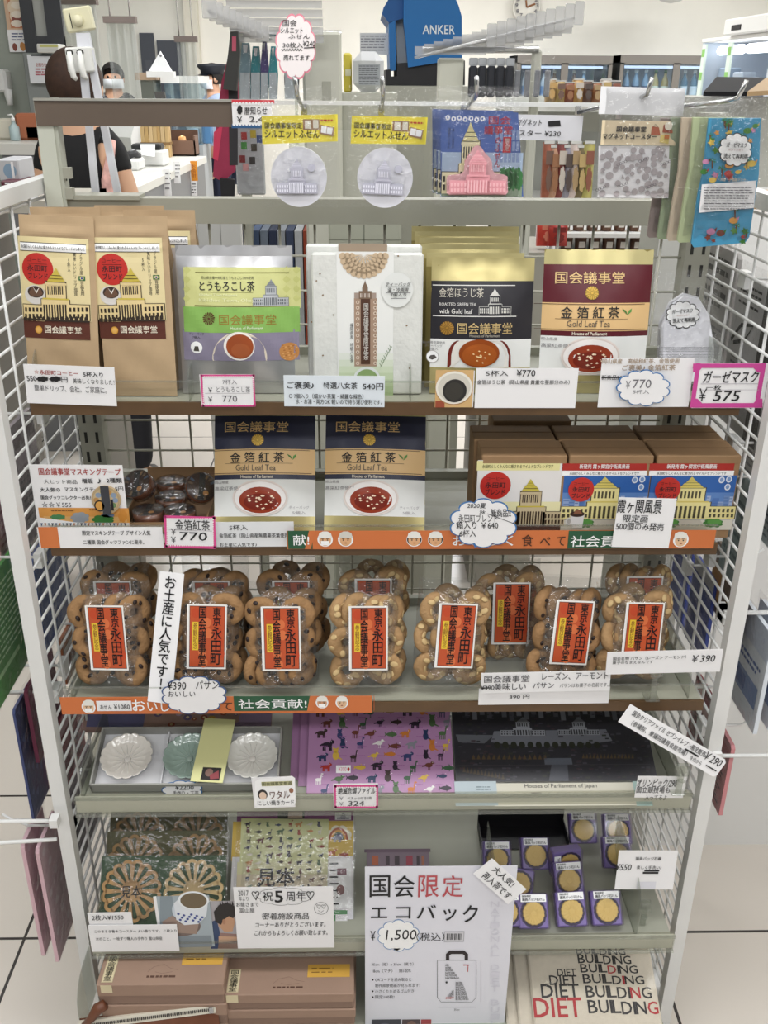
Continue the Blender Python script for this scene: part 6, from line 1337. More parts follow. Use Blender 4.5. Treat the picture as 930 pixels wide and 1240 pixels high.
rail_hook(577, 118, YH-.03, 'through the pink parliament memo packs')
# magnet coaster pack
o = (690, 90, 3.875); fr = hang(716, 106, 826, 241, YH, 2, -2)
t = thing('coaster_pack', 'clear pack with white header and dotted magnet coaster, hung near the mask packs', 'coaster pack', fr.M)
g = at(G(fr), *o); ext(g, [(144, 56), (540, 68), (526, 196), (132, 186)], mat('f8f8fa', .6), .0008, .004); g.build('header', t)
g = at(G(fr), *o); ext(g, [(148, 214), (502, 220), (488, 334), (140, 330)], mat('efdcb8', .6), .0008, .006); g.z = .0062
g.T('国会議事堂', 214, 244, 352, 270, INK, .02, 1.1); g.T('マグネットコースター', 150, 278, 400, 304, INK, .02, 1.1)
g.P([(374, 284), (380, 244), (412, 248), (418, 284)], mat('b8603c'), 1.1); g.Ln([(386, 246), (394, 234), (406, 246)], .0006, BR, 1.3); g.P([(428, 272), (434, 236), (474, 238), (476, 276)], mat('a8502c'), 1.1); g.D(438, 222, 474, 262, mat('efe6d4'), 1.3); g.P([(414, 318), (420, 284), (462, 282), (456, 326)], mat('e9d27a'), 1.1); g.R(436, 284, 458, 302, mat('c9742c'), 1.4); g.build('title_card', t)
g = at(G(fr), *o); ext(g, [(134, 336), (472, 336), (458, 580), (128, 576)], mat('f6f4f6', .5), .004, .004); g.z = .0042; rd = random.Random(9); CG = mat('b9b0b2', .5)
pl = []
for k in range(170):
    x, y, r = rd.uniform(146, 450), rd.uniform(350, 566), rd.uniform(10, 19)
    if all(math.hypot(x-a, y-b) > (r+c)*.82 for a, b, c in pl): pl.append((x, y, r)); g.D(x-r, y-r, x+r, y+r, CG, 1.1+.002*k, 16)
for x, y in ((238, 416), (340, 400), (442, 416), (140, 534), (242, 516), (372, 522)):
    for i in range(4): g.Ln([(x-22+i*12+6*math.cos(a), y+6-i*5+6*math.sin(a)) for a in [q*.8 for q in range(9)]], .0005, mat('5a5458'), 3)
    g.P([(x-6, y-28), (x+10, y-26), (x, y-48)], CG, 1.6)
g.build('coaster', t)
sheet(fr.w, fr.h, 10, 12, lambda u, v: .008*min(1, 8*u, 8*(1-u))**.5*min(1, 8*v)*(1 if v < .8 else .7)+.0006*math.sin(u*20)*math.sin(v*20)+.0015, FILM).build('clear_bag', t)
rail_hook(783, 119, YH-.008, 'through the white header of the magnet coaster pack', -22)
# blue gauze mask packs
fr = hang(836, 118, 917, 292, 1.20, -3, -6, -1)
t = thing('gauze_mask_pack', 'clear pack of blue fruit-patterned gauze mask hanging at the right, front one', 'mask pack', fr.M, 'hanging gauze mask packs')
g = at(G(fr), *o); ext(g, [(652, 206), (894, 206), (884, 470), (840, 760), (820, 788), (580, 810), (568, 790), (600, 560), (622, 470)], mat('4a9cc4', .75), .006, .003); g.z = .0034
CO = ('b8423c', '4f8a3c', 'e2c25a', 'd99a4a', 'c98ab0', '7a3a2a', '3f7a34'); rd = random.Random(2)
for k in range(80):
    y = rd.uniform(215, 785); x0, x1 = (640-(y-206)*.13, 886-(y-206)*.09); x = rd.uniform(x0+14, x1-14)
    if 500 < y < 650: continue
    c = mat(CO[k % 7], .75); r = rd.uniform(13, 22)
    if k % 3 == 0: g.P([(x+r*(1 if j % 2 else .5)*math.cos(j*.628), y+r*(1 if j % 2 else .5)*math.sin(j*.628)) for j in range(10)], c, 1+.01*k)
    elif k % 3 == 1: g.D(x-r, y-r*.7, x+r, y+r*.7, c, 1+.01*k, 14); g.P([(x+r*.6, y-r*.4), (x+r*1.3, y-r), (x+r, y)], mat(CO[(k+1) % 7], .75), 1.2+.01*k)
    else: g.P([(x-3, y+r), (x+3, y+r), (x+4, y-r), (x-4, y-r)], mat('6a4a34', .75), 1+.01*k); [g.P([(x, y-r), (x+r*math.cos(a), y-r+r*.8*math.sin(a)), (x+r*.8*math.cos(a+.4), y-r+r*.8*math.sin(a+.4))], mat('3f8a44', .75), 1.1+.01*k) for a in (-2.6, -1.6, -.6, .3, 2.9)]
g.P(cloud(770, 350, 76, 76, 11, .1), INK, 2); g.P(cloud(770, 350, 72, 72, 11, .1), WHITE, 2.2); g.T('ガーゼマスク', 728, 316, 822, 338, INK, .014, 2.6); g.T('洗えて再利用', 714, 368, 824, 392, INK, .02, 2.6); g.T('布あそび便り', 736, 346, 804, 356, mat('b9a0a0'), 0, 2.6); g.T('・大臣・子供用マスク・', 690, 482, 826, 498, mat('e9d0a8'), .01, 2.4)
g.build('gauze_mask', t)
g = at(G(fr), *o); ext(g, [(614, 512), (868, 494), (856, 622), (600, 644)], PAPER, .0004, .0075); g.z = .0077; g.lines(622, 520, 856, 632, 9, mat('6a686e'), .3, 4, 1.1); g.build('care_card', t)
sheet(fr.w*1.08, fr.h*1.03, 14, 20, lambda u, v: .009*min(1, 5*u, 5*(1-u))**.5*min(1, 6*v)*(1 if v < .72 else max(.15, 1-(v-.72)*3))+.0016*math.sin(u*27)*math.sin(v*31)+.001, CRIMP, -.003).build('clear_bag', t)
for i, (c, nm) in enumerate((('b9c49a', 'sage green'), ('c9b9a4', 'beige'), ('9aa88a', 'olive green'), ('b0a09c', 'grey-brown'))):
    M = fr.M.copy(); M.translation = M.translation+V((-.007*(i+1), .020*(i+1), -.001*i)); r = thing('gauze_mask_pack', nm+' gauze mask pack hanging behind the blue fruit-patterned one', 'mask pack', M, 'hanging gauze mask packs')
    g = at(G(fr), *o); ext(g, [(630, 206), (880, 206), (868, 470), (830, 760), (810, 788), (560, 800), (552, 790), (590, 560), (610, 470)], mat(c, .8), .008, .003); g.build('gauze_mask', r)
    for ch in t.children:
        if ch.name.startswith('clear_bag'): k = ch.copy(); C.objects.link(k); k.parent = r
rail_hook(893, 123, 1.19, 'through the hanging gauze mask packs', -24)
# signs on the rail
o = (250, 0, 5.4706)
def d(g):
    g.T('国会', 506, 132, 598, 176, INK, .012, shear=.08); g.T('シルエット', 492, 184, 640, 222, INK, .012, shear=.1); g.T('ふせん', 544, 228, 684, 256, INK, .012, shear=.15); g.T('30枚入', 506, 282, 640, 318, INK, .008, shear=.1); g.T('¥240', 640, 272, 720, 308, INK, .008, shear=.1)
    g.Ln([(498+i*9, 324+(i % 2)*12) for i in range(16)], .0012, INK); g.Ln([(646, 318), (720, 314)], .0010, INK); g.T('売れてます_', 510, 364, 704, 404, INK, .012, shear=.1)
fr = hang(334, 17, 383, 96, 1.30, 3)
cs = cloud_card('cloud_sign', 'pink-edged cloud sign with handwriting and ¥240 on a clear stem', fr, o, 590, 308, 132, 214, mat('f090a4', .5), 12, d, .07, .06, cat='price sign', fill=mat('fbf3f3', .5))
g = G(); x = fr.L(358, 96)[0]; g.box(x-.002, x+.002, -.075, .03, -.004, -.002, ACRYL); g.box(x-.010, x+.010, -.085, -.072, -.012, .006, ACRYL); g.build('clear_stem', cs)
o = (130, 0, 4.65)
def d(g):
    g.R(700, 562, 940, 582, mat('d8404c'), 1); [g.D(704+i*18, 574, 720+i*18, 592, PAPER, 1.3, 10) for i in range(13)]; g.R(700, 700, 940, 722, mat('2c5a8a'), 1); [g.D(704+i*18, 692, 720+i*18, 708, PAPER, 1.3, 10) for i in range(13)]
    g.T('暦知らせ', 772, 600, 900, 646, INK, .015, shear=.05); g.P(cloud(746, 618, 15, 24, 7, .15), INK, 2); g.T('￥', 730, 656, 760, 690, INK, .01); g.T('2,4', 800, 656, 880, 692, INK, .012)
card('price_card', 'red and blue scalloped price card at the end of the brown label rail', hang(282, 121, 330, 155, 1.381), d, o)
o = (510, 90, 4.4286)
def d(g): g.T('マグネット', 516, 240, 646, 276, INK, .008, shear=.1); g.P([(680, 252), (744, 246), (748, 276), (682, 280)], INK, 2); g.T('コースター ¥230', 440, 300, 748, 330, INK, .008, shear=.1)
card('price_card', 'white handwritten card reading マグネットコースター ¥230 on the rail', hang(602, 139, 704, 170, 1.381, roll=-.6), d, o, paper=mat('dedee2', .6))
# white folding arm stand behind the rail
WP2 = mat('e3e4ea', .4); CRP = mat('e4dfbe', .45); Yp = 1.46
t = thing('arm_stand', 'white two-pole sign stand with cream clip and lever clamp, behind the brown rail', 'stand', PY(120, 236, Yp)); T0 = t.matrix_world.inverted()
def loc(p, Y=Yp): return T0 @ PY(*p, Y)
for a, b in (((97, 40), (117, 246)), ((104, 40), (145, 246))):
    A, B = loc(a, Yp), loc(b, Yp); d_ = (B-A).normalized(); s_ = V((d_.z, 0, -d_.x)).normalized()*.0048; g = G(); vs = [A+s_, A-s_, B-s_, B+s_]; y4 = V((0, .004, 0))
    g.add([v-y4 for v in vs]+[v+y4 for v in vs], [(0, 1, 2, 3), (7, 6, 5, 4), (0, 4, 5, 1), (1, 5, 6, 2), (2, 6, 7, 3), (3, 7, 4, 0)], WP2); g.build('pole', t)
f = Fr(loc((101, 88)), (1, 0, .05), (-.05, 0, 1)); s_ = 1.36/1160
g = G(); g.bev(-15*s_, 15*s_, 0, 27*s_, -.012, .012, mat('e9e9e4', .4), .002); cb = g.build('clamp_block', t); cb.matrix_local = f.M
for x in (-9, 3): g = G(); g.tube([(x*s_, 22*s_, .014), (x*s_, 8*s_, .018), ((x+1)*s_, -4*s_, .018), ((x+4)*s_, -7*s_, .016)], [.004, .0045, .004, .003], mat('efefea', .4), 8); g.lathe([(.0045, .012), (.0045, .0165), (.001, .017)], UPD, 10, Matrix.Translation((x*s_, 21*s_, 0))); g.build('lever', cb)
f = Fr(loc((99, 38)), (1, 0, .14), (-.14, 0, 1)); g = G(); g.bev(-16*s_, 16*s_, 0, 25*s_, -.008, .004, CRP, .002); ch = g.build('clip_head', t); ch.matrix_local = f.M
g = G(); g.lathe([(.007, .004), (.007, .010), (.001, .011)], CRP, 14, Matrix.Translation((0, 11*s_, 0))); g.box(-9*s_, -8*s_, 4*s_, 20*s_, .004, .0046, UPD); g.build('clip_button', ch)
g = G(); A = loc((117, 240)); B = loc((146, 240)); g.box(A.x-.02, B.x+.01, -.02, .004, A.z-.02, A.z-.004, mat('d9d9cd', .5)); g.build('foot_plate', t)
# ================================================================ the shop behind
def bbox(x0, y0, x1, y1, Y, d, z0=None):
    """frame for a thing whose front face spans a measured box at depth Y; z0 carries it down to what it stands on"""
    f = hang(x0, y0, x1, y1, Y)
    if z0 is not None: top = f.O.z+f.h; f.O.z = z0; f.h = top-z0
    return f
def block(name, cat, label, x0, y0, x1, y1, Y, d, col, z0=None, art=None, o=(0, 0, 1), group=None, rough=.5, r=.004, turn=0):
    f = bbox(x0, y0, x1, y1, Y, d, z0); g = at(G(f), *o); w = f.w/2; g.bev(-w, w, 0, f.h, -d, 0, mat(col, rough), r)
    if art: art(g)
    return g.build(name, M=f.M, label=label, cat=cat, group=group)
GREYW = mat('9ba198', .4, var=.05, scale=3)
P0, P1 = PY(-60, 100, 4.6), PY(76, 100, 4.6)
struct('wall_inner', G().box(-3.45, P1.x, 4.6, 4.66, 0, 2.7, GREYW))
# dark window frame on the inner wall
f = hang(33, -30, 72, 66, 4.58); g = G(f, True); w, h = f.w/2, f.h; DK = mat('3b3d42', .5)
g.box(-w, -w+.05, 0, h, 0, .02, DK); g.box(-w+.10, -w+.17, 0, h, 0, .02, DK); g.box(-w+.05, -w+.10, 0, .07, 0, .019, DK); g.box(-w+.17, w, 0, .07, 0, .019, DK); g.box(-w, w, .07, h, -.001, .004, mat('b3b5b0', .2)); struct('window_1', g, M=f.M)
# doorways on the back wall
for i, (x0, x1, y0) in enumerate(((174, 191, 40), (194, 222, 49))):
    f = hang(x0, y0, x1, 100, 9.58); w, h = f.w/2, f.h; b = f.O.z; f.O.z = 0; h += b; g = G(f); g.box(-w, w, 0, h, 0, .02, mat('454851', .5)); g.box(-w+.09, w-.09, 1.2, h-.22, .02, .024, mat('8f928c', .25) if i else mat('51545c', .4)); struct('door_%d' % (i+1), g, M=f.M)
# posters, notices
def d(g):
    g.R(9, -30, 32, 34, mat('c9825c', .5), 1); g.P(cloud(20, 8, 10, 18, 7, .15), mat('e6d2b8'), 1.3); g.P(cloud(22, 24, 8, 8, 6, .15), mat('8a4a40'), 1.5)
    for y in (2, 13, 24): g.D(13, y, 28, y+9, mat('f2e6d6'), 1.7, 10)
f = hang(9, -30, 33, 36, 4.59); g = at(G(f), 0, 0, 1); g.slab(mat('d9b79a'), .002); d(g); g.build('wall_poster', M=f.M, label='orange food poster on the grey-green wall', cat='poster')
f = hang(12, 36, 33, 63, 4.59); g = at(G(f), 0, 0, 1); g.slab(PAPER, .002); g.lines(14, 39, 31, 50, 3, mat('6a7090'), .4, 2); g.D(15, 52, 21, 62, mat('8a4a3c'), 1.2, 8); g.D(24, 51, 31, 62, mat('c98a4a'), 1.2, 8); g.build('wall_poster', M=f.M, label='white notice with two small pictures below the orange poster', cat='poster')
f = hang(0, 84, 14, 118, 4.57); t = thing('soap_dispenser', 'white wall dispenser with hanging nozzle on the grey-green wall', 'dispenser', f.M); w = f.w/2
G(f).bev(-w, w, .02, f.h, -.06, .04, WHITEMETAL, .01).build('dispenser_body', t); g = G(); g.tube([(.02, .03, .02), (.025, -.03, .03)], [.02, .012], WHITEMETAL, 8); g.build('nozzle', t)
block('drink_machine', 'machine', 'grey machine standing against the wall below the dark window', 38, 64, 74, 150, 4.45, .11, '8b908e', 0.0)
f = hang(37, 66, 74, 101, 4.43); g = at(G(f), 0, 0, 1); g.slab(mat('dfe2e6'), .004); g.R(37, 66, 74, 68, mat('50545a'), 1); g.T('お知らせ', 44, 76, 56, 81, mat('b0504c'), .01); g.lines(43, 82, 60, 92, 3, mat('b0606a'), .5, 5); g.build('notice_board', M=f.M, label='white notice board with red print on the grey machine', cat='notice')
block('paper_pile', 'papers', 'pile of papers and yellow folder on the grey machine', 45, 53, 72, 64, 4.40, .10, 'dcdcd6', None, lambda g: [g.R(48, 54, 70, 57, mat('c9c87a'), 1), g.R(45, 60, 72, 61, mat('a5a7a8'), 1)])
# vinyl curtains
VINYL = clear('vinyl_sheet', 'e9ebe8', .28, .10, .12, 'cfd3d4', bump=.6, bscale=6)
def curtain(x0, y0, x1, y1, yb, Y, label):
    f = hang(x0, yb, x1, y1, Y); t = thing('vinyl_curtain', label, 'curtain', f.M, 'clear vinyl curtains'); w = f.w/2; h0 = f.L((x0+x1)/2, y0)[1]
    sheet(f.w, f.h, 24, 4, lambda u, v: .02*math.sin(u*22)+.008*math.sin(u*51+2), VINYL).build('sheet', t)
    G(f).box(-w-.01, w+.01, f.h-.005, h0, -.02, .03, mat('6d615c', .5)).build('top_rail', t)
    g = G(f); g.tube([(-w*.7, h0, 0), (-w*.7, 2.70-f.O.z, 0)], .004, STEEL, 6); g.tube([(w*.7, h0, 0), (w*.7, 2.70-f.O.z, 0)], .004, STEEL, 6); g.build('hanging_wire', t)
curtain(138, 20, 172, 122, 27, 5.6, 'clear vinyl curtain under a brown rail, between the masked clerk and the white sign')
curtain(219, 44, 242, 122, 50, 6.6, 'clear vinyl curtain under a brown rail, beside the police officer')
curtain(74, -6, 128, 118, 4, 4.9, 'wide clear vinyl curtain above the woman in black')
# --- counters
CT = mat('d5d4cd', .4); CB = mat('77787a', .5)
def counter(name, label, pts, zt, thick=.04, inset=.04, group=None):
    t = thing(name, label, 'counter', V((pts[0].x, pts[0].y, 0)), group); O = V((pts[0].x, pts[0].y, 0)); q = [(p.x-O.x, p.y-O.y) for p in pts]; n = len(q)
    g = G(); ext(g, q, CT, thick, zt, True); g.build('counter_top', t); cx, cy = sum(p[0] for p in q)/n, sum(p[1] for p in q)/n
    g = G(); ext(g, [(cx+(a-cx)*(1-inset), cy+(b-cy)*(1-inset)) for a, b in q], CB, zt-thick, zt-thick, True); g.build('counter_body', t); return t
ZC = 1.0
A, B = PZ(160, 230, ZC), PZ(250, 189, ZC)
counter('service_counter', 'long white-topped grey service counter with registers on it', [A, B, B+V((-.50, .08, 0)), A+V((-.52, -.05, 0))], ZC)
counter('side_counter', 'white side counter at the far left, below the dispenser', [PY(2, 198, 3.95), PY(70, 198, 3.95), PY(70, 178, 4.3), PY(2, 178, 4.3)], 1.26)
def on(px, py, z=ZC): return PZ(px, py, z)
# register, printer, cradle
P = on(164, 182); t = thing('cash_register', 'white wedge-shaped cash register with grey screen on the counter', 'register', Matrix.Translation(P) @ Matrix.Rotation(R_(-38), 4, 'Z'))
g = G(); pr_ = [(-.17, 0), (.17, 0), (.17, .07), (.02, .30), (-.06, .32), (-.17, .10)]
g.add([(-.17, a, b) for a, b in pr_]+[(.17, a, b) for a, b in pr_], [tuple(range(6)), tuple(range(6, 12))[::-1]]+[(i, 6+i, 6+(i+1) % 6, (i+1) % 6) for i in range(6)], WHITEMETAL); g.build('register_body', t)
g = G(); e = V((0, -.838, -.546)) if False else None
g.add([(-.12, .155, .098), (.12, .155, .098), (.12, .045, .268), (-.12, .045, .268)], [(0, 1, 2, 3), (3, 2, 1, 0)], mat('7d858e', .2)); g.build('screen', t)
P = on(183, 200); t = thing('receipt_printer', 'white printer with black lid beside the cash register', 'printer', P)
G().bev(-.10, .10, -.08, .08, 0, .09, WHITEMETAL, .01).build('printer_body', t); G().bev(-.10, .08, -.06, .07, .09, .125, mat('1d1e20', .4), .01).build('printer_lid', t); g = G(); g.add([(-.04, -.07, .125), (.05, -.07, .125), (.06, -.16, .06), (-.02, -.15, .07)], [(0, 1, 2, 3), (3, 2, 1, 0)], PAPER); g.build('receipt', t)
P = on(160, 205); t = thing('card_terminal', 'white card terminal with black handset near the counter edge', 'terminal', P); G().bev(-.06, .06, -.09, .09, 0, .06, WHITEMETAL, .01).build('terminal_base', t); g = G(); g.tube([(-.03, -.05, .07), (.02, 0, .09), (.03, .07, .07)], [.02, .024, .018], mat('222326', .4), 8); g.build('handset', t)
# bundles of wrapped sticks
for i, x in enumerate((184, 198)):
    P = on(x, 190); t = thing('chopstick_bundle', 'bundle of wooden chopsticks in a wire-tied stack, %s' % ('nearer the register' if i == 0 else 'nearer the brown caddy'), 'bundle', P, 'bundles of chopsticks'); g = G()
    for a in range(4):
        for b in range(3): g.box(-.055+a*.028, -.03+a*.028, -.04+b*.028, -.015+b*.028, 0, .19+.006*((a+b) % 3), mat(('c9aa78', 'bf9d68', 'd2b588')[(a+b) % 3], .7))
    g.build('sticks', t); G().box(-.06, .06, -.045, .05, .08, .095, mat('8a6a40', .6)).build('band', t)
P = on(222, 188); t = thing('counter_caddy', 'brown box caddy with a small warm lamp on the counter', 'caddy', P)
g = G(); g.box(-.10, .10, -.08, -.07, 0, .10, mat('7a5c4c')); g.box(-.10, .10, .07, .08, 0, .16, mat('6a4e40')); g.box(-.10, -.09, -.08, .08, 0, .13, mat('7a5c4c')); g.box(.09, .10, -.08, .08, 0, .13, mat('7a5c4c')); g.box(-.10, .10, -.08, .08, 0, .01, mat('6a4e40')); g.build('caddy_box', t)
g = G(); g.lathe([(.03, .01), (.032, .09), (.024, .12), (.001, .13)], mat('e0a86a', .3), 14); g.build('jar', t)
P = on(205, 185); t = thing('tilted_screen', 'dark tilted screen on a stand behind the chopsticks', 'screen', P); g = G(); g.add([(-.03, .02, .02), (.04, .02, .02), (-.02, .10, .40), (-.09, .10, .40), (-.03, .05, .02), (.04, .05, .02), (-.02, .13, .40), (-.09, .13, .40)], [(0, 1, 2, 3), (7, 6, 5, 4), (0, 4, 5, 1), (1, 5, 6, 2), (2, 6, 7, 3), (3, 7, 4, 0)], mat('3a3634', .4)); g.build('panel', t); G().bev(-.06, .06, 0, .10, 0, .02, mat('3a3634', .4), .004).build('foot', t)
# hanging notices on the counter front
for x0, y0, x1, y1, c, lb in ((199, 205, 208, 237, PAPER, 'plain white paper strip on the counter front, nearest the card terminal'), (211, 196, 219, 222, PAPER, 'short white notice on the counter front, middle one of three'), (231, 195, 239, 237, mat('e0922c'), 'orange and white notice strip on the counter front')):
    nn = V(((B-A).y, -(B-A).x, 0)).normalized(); rr = ray((x0+x1)/2, y0); Y = (EYE+rr*((A+nn*.02-EYE).dot(nn)/rr.dot(nn))).y; f = hang(x0, y0, x1, y1, Y); g = at(G(f), 0, 0, 1); g.slab(PAPER, .002)
    if c is not PAPER: g.R(x0, y0, x1, y0+24, c, 1); g.T('お会計', x0+1.5, y0+4, x1-1.5, y0+20, mat('8a2a1c'), .0, 2, True); g.lines(x0+1, y0+26, x1-1, y1-2, 4, mat('6a686c'), .4, 3)
    else: g.lines(x0+1, y0+2, x1-1, y1-6, 4, mat('8a888c'), .35, 4)
    g.build('paper_notice', M=f.M, label=lb, cat='notice')
# glass display case with white sign on top
Yd = 7.9; f = bbox(200, 92, 242, 122, Yd, .4, 0); t = thing('display_case', 'glass display case tinted blue-white beside the police officer', 'display case', f.M); w = f.w/2
G(f).box(-w, w, 0, 1.02, -.4, 0, mat('a9adb0')).build('base_cabinet', t); g = G(f); g.box(-w, w, 1.02, f.h-.05, -.4, 0, clear('case_glass', 'dfeef6', .10, .08, .04, 'b9d6e8')); g.build('glass', t); G(f).box(-w-.02, w+.02, f.h-.05, f.h, -.42, .02, WHITEMETAL).build('top_tray', t)  # pale blue comes from the glass tint
g = G(f)
for k in range(6): g.bev(-w+.04+k*.1, -w+.11+k*.1, 1.02, 1.10+.03*(k % 3), -.25, -.15, mat(('8fb8d6', 'dfe8ee', '5a8ab8')[k % 3]), .006)
g.build('goods_inside', t)
f2 = hang(181, 62, 208, 90, Yd-.15); t = thing('white_sign', 'white triangular sign standing on the wooden counter end', 'sign', f2.M); g = at(G(f2), 0, 0, 1); ext(g, [(194, 62), (209, 88), (180, 86)], mat('eef0f2', .5), .02, 0); g.D(193, 66, 196, 69, GREYINK, 1, 8); g.build('sign_board', t); G(f2).box(-.1, .1, -.02, .02, -.06, .02, WHITEMETAL).build('sign_foot', t)
f3 = bbox(172, 88, 187, 122, Yd-.12, .3, 0); t = thing('wooden_stand', 'wood-topped stand under the white triangular sign', 'stand', f3.M); w = f3.w/2; G(f3).box(-w, w, 0, f3.h-.05, -.3, 0, mat('6c7068')).build('stand_body', t); G(f3).box(-w-.03, w+.03, f3.h-.05, f3.h, -.33, .03, mat('b39a80', .5, var=.1, scale=6)).build('stand_top', t)
# --- people
def person(P, H, face, label, skin, shirt, hair, pants, extras=(), arms=None, sleeve=.45, sw=.095):
    """P: point on the floor; face: heading in degrees, 0 looks towards the camera"""
    M = Matrix.Translation(P) @ Matrix.Rotation(R_(face), 4, 'Z'); t = thing('person', label, 'person', M); k = H
    arms = arms or {1: ((.135, .03, .64), (.15, -.04, .50)), -1: ((-.135, .03, .64), (-.15, -.04, .50))}
    J = [(0, 0, .53), (0, .0, .64), (0, .005, .74), (0, .01, .815), (0, .005, .86), (0, -.008, .915), (0, -.01, .955)]; Rd = [.085, .075, .085, .060, .034, .052, .044]; E = [(i, i+1) for i in range(6)]
    for s in (1, -1):
        b = len(J); el, wr = arms[s]; J += [(s*sw, .01, .80), el, wr, (wr[0], wr[1]-.03, wr[2]-.035)]; Rd += [.036*sw/.095, .025, .019, .015]; E += [(3, b), (b, b+1), (b+1, b+2), (b+2, b+3)]
        hx, hy, hz = wr[0], wr[1]-.03, wr[2]-.035; d_ = (V((hx, hy, hz))-V(wr)).normalized()
        for q, (ox, ln) in enumerate(((-.014, .030), (-.005, .036), (.005, .034), (.013, .027))): c = len(J); J += [(hx+ox, hy+d_.y*.012, hz+d_.z*.012), (hx+ox*1.2, hy+d_.y*(ln*.6)-.004, hz+d_.z*(ln*.6)), (hx+ox*1.2, hy+d_.y*ln-.010, hz+d_.z*ln+.002)]; Rd += [.0058, .0052, .0044]; E += [(b+3, c), (c, c+1), (c+1, c+2)]
        c = len(J); J += [(hx-s*.018, hy-.008, hz), (hx-s*.024, hy-.016, hz-.014)]; Rd += [.006, .005]; E += [(b+3, c), (c, c+1)]
        b = len(J); J += [(s*.052, 0, .50), (s*.058, -.005, .28), (s*.060, .012, .045), (s*.062, -.055, .018)]; Rd += [.056, .036, .024, .022]; E += [(0, b), (b, b+1), (b+1, b+2), (b+2, b+3)]
    def skin_mesh(name, J, Rd, E, m, sub=2):
        me = bpy.data.meshes.new(name); me.from_pydata([V(p)*k for p in J], E, []); o = bpy.data.objects.new(name, me); C.objects.link(o); o.parent = t; o.modifiers.new('skin', 'SKIN').use_smooth_shade = True
        if not me.skin_vertices: me.skin_vertices.new()
        for i, r in enumerate(Rd): me.skin_vertices[0].data[i].radius = (r*k, r*k*.9); me.skin_vertices[0].data[i].use_root = i == 0
        s_ = o.modifiers.new('subdivision', 'SUBSURF'); s_.levels = sub; s_.render_levels = sub; me.materials.append(m); return o
    skin_mesh('body', J, Rd, E, mat(skin, .55))
    JS, RS, ES = [(0, 0, .515), (0, 0, .64), (0, .005, .74), (0, .012, .852)], [.096, .084, .096, .052], [(0, 1), (1, 2), (2, 3)]
    for s in (1, -1):
        el = V(arms[s][0]); sh_ = V((s*sw, .01, .80)); b = len(JS); JS += [tuple(sh_), tuple(sh_.lerp(el, sleeve)), tuple(sh_.lerp(el, sleeve+.15))]; RS += [.044*sw/.095, .040*sw/.095, .041*sw/.095]; ES += [(3, b), (b, b+1), (b+1, b+2)]
    skin_mesh('shirt', JS, RS, ES, mat(shirt, .85, bump=.2, bscale=120))
    JP, RP, EP = [(0, 0, .52)], [.094], []
    for s in (1, -1): b = len(JP); JP += [(s*.052, 0, .49), (s*.058, -.004, .28), (s*.060, .010, .05)]; RP += [.064, .045, .036]; EP += [(0, b), (b, b+1), (b+1, b+2)]
    skin_mesh('trousers', JP, RP, EP, mat(pants, .85))
    for s in (1, -1): g = G(); g.lathe([(.001, -.0), (.03*k, .0), (.032*k, .02*k), (.02*k, .04*k), (.001, .045*k)], mat('2a2826', .5), 14, Matrix.Translation((s*.062*k, -.03*k, .001)) @ Matrix.Diagonal((1, 1.9, 1, 1))); g.build('shoe', t)
    hm = mat(hair, .75, var=.25, scale=60); g = G(); n, mm = 20, 14; vs = []; hc = V((0, .004, .935))*k
    for j in range(mm+1):
        for i in range(n):
            th = math.pi*j/mm; a = 2*math.pi*i/n; x, y, z = math.sin(th)*math.cos(a), math.sin(th)*math.sin(a), math.cos(th); r = .058*k
            lo = extras.get('hair_low', -.2) if isinstance(extras, dict) else -.2
            front = max(0, -y); z2 = max(z, lo+front*1.0 if front > .25 else lo-.3); vs.append(hc+V((x*r*1.02*(.62 if front > .45 and z < .35 else 1), y*r*1.08*(.55 if front > .45 and z < .35 else 1), z2*r*1.16)))
    g.add(vs, [(j*n+i, j*n+(i+1) % n, (j+1)*n+(i+1) % n, (j+1)*n+i) for j in range(mm) for i in range(n)], hm, True); g.build('hair', t)
    g = G(); sm = mat(skin, .55)
    g.lathe([(.001, .02*k), (.006*k, .012*k), (.009*k, -.004*k), (.001, -.010*k)], sm, 8, Matrix.Translation((0, -.058*k, .915*k)))
    g.build('nose', t)
    for s in (1, -1):
        g = G(); g.lathe([(.001, -.004*k), (.006*k, 0), (.001, .004*k)], INK, 10, Matrix.Translation((s*.018*k, -.0555*k, .932*k)) @ Matrix.Rotation(R_(90), 4, 'X')); g.build('eye', t)
        g = G(); g.lathe([(.001, -.004*k), (.010*k, -.002*k), (.012*k, .003*k), (.001, .005*k)], sm, 10, Matrix.Translation((s*.053*k, .0, .922*k)) @ Matrix.Rotation(R_(90*s), 4, 'Y') @ Matrix.Diagonal((1.4, 1, 1, 1))); g.build('ear', t)
    g = G(); g.box(-.016*k, .016*k, -.0565*k, -.052*k, .893*k, .897*k, mat('a8605a')); g.build('mouth', t)
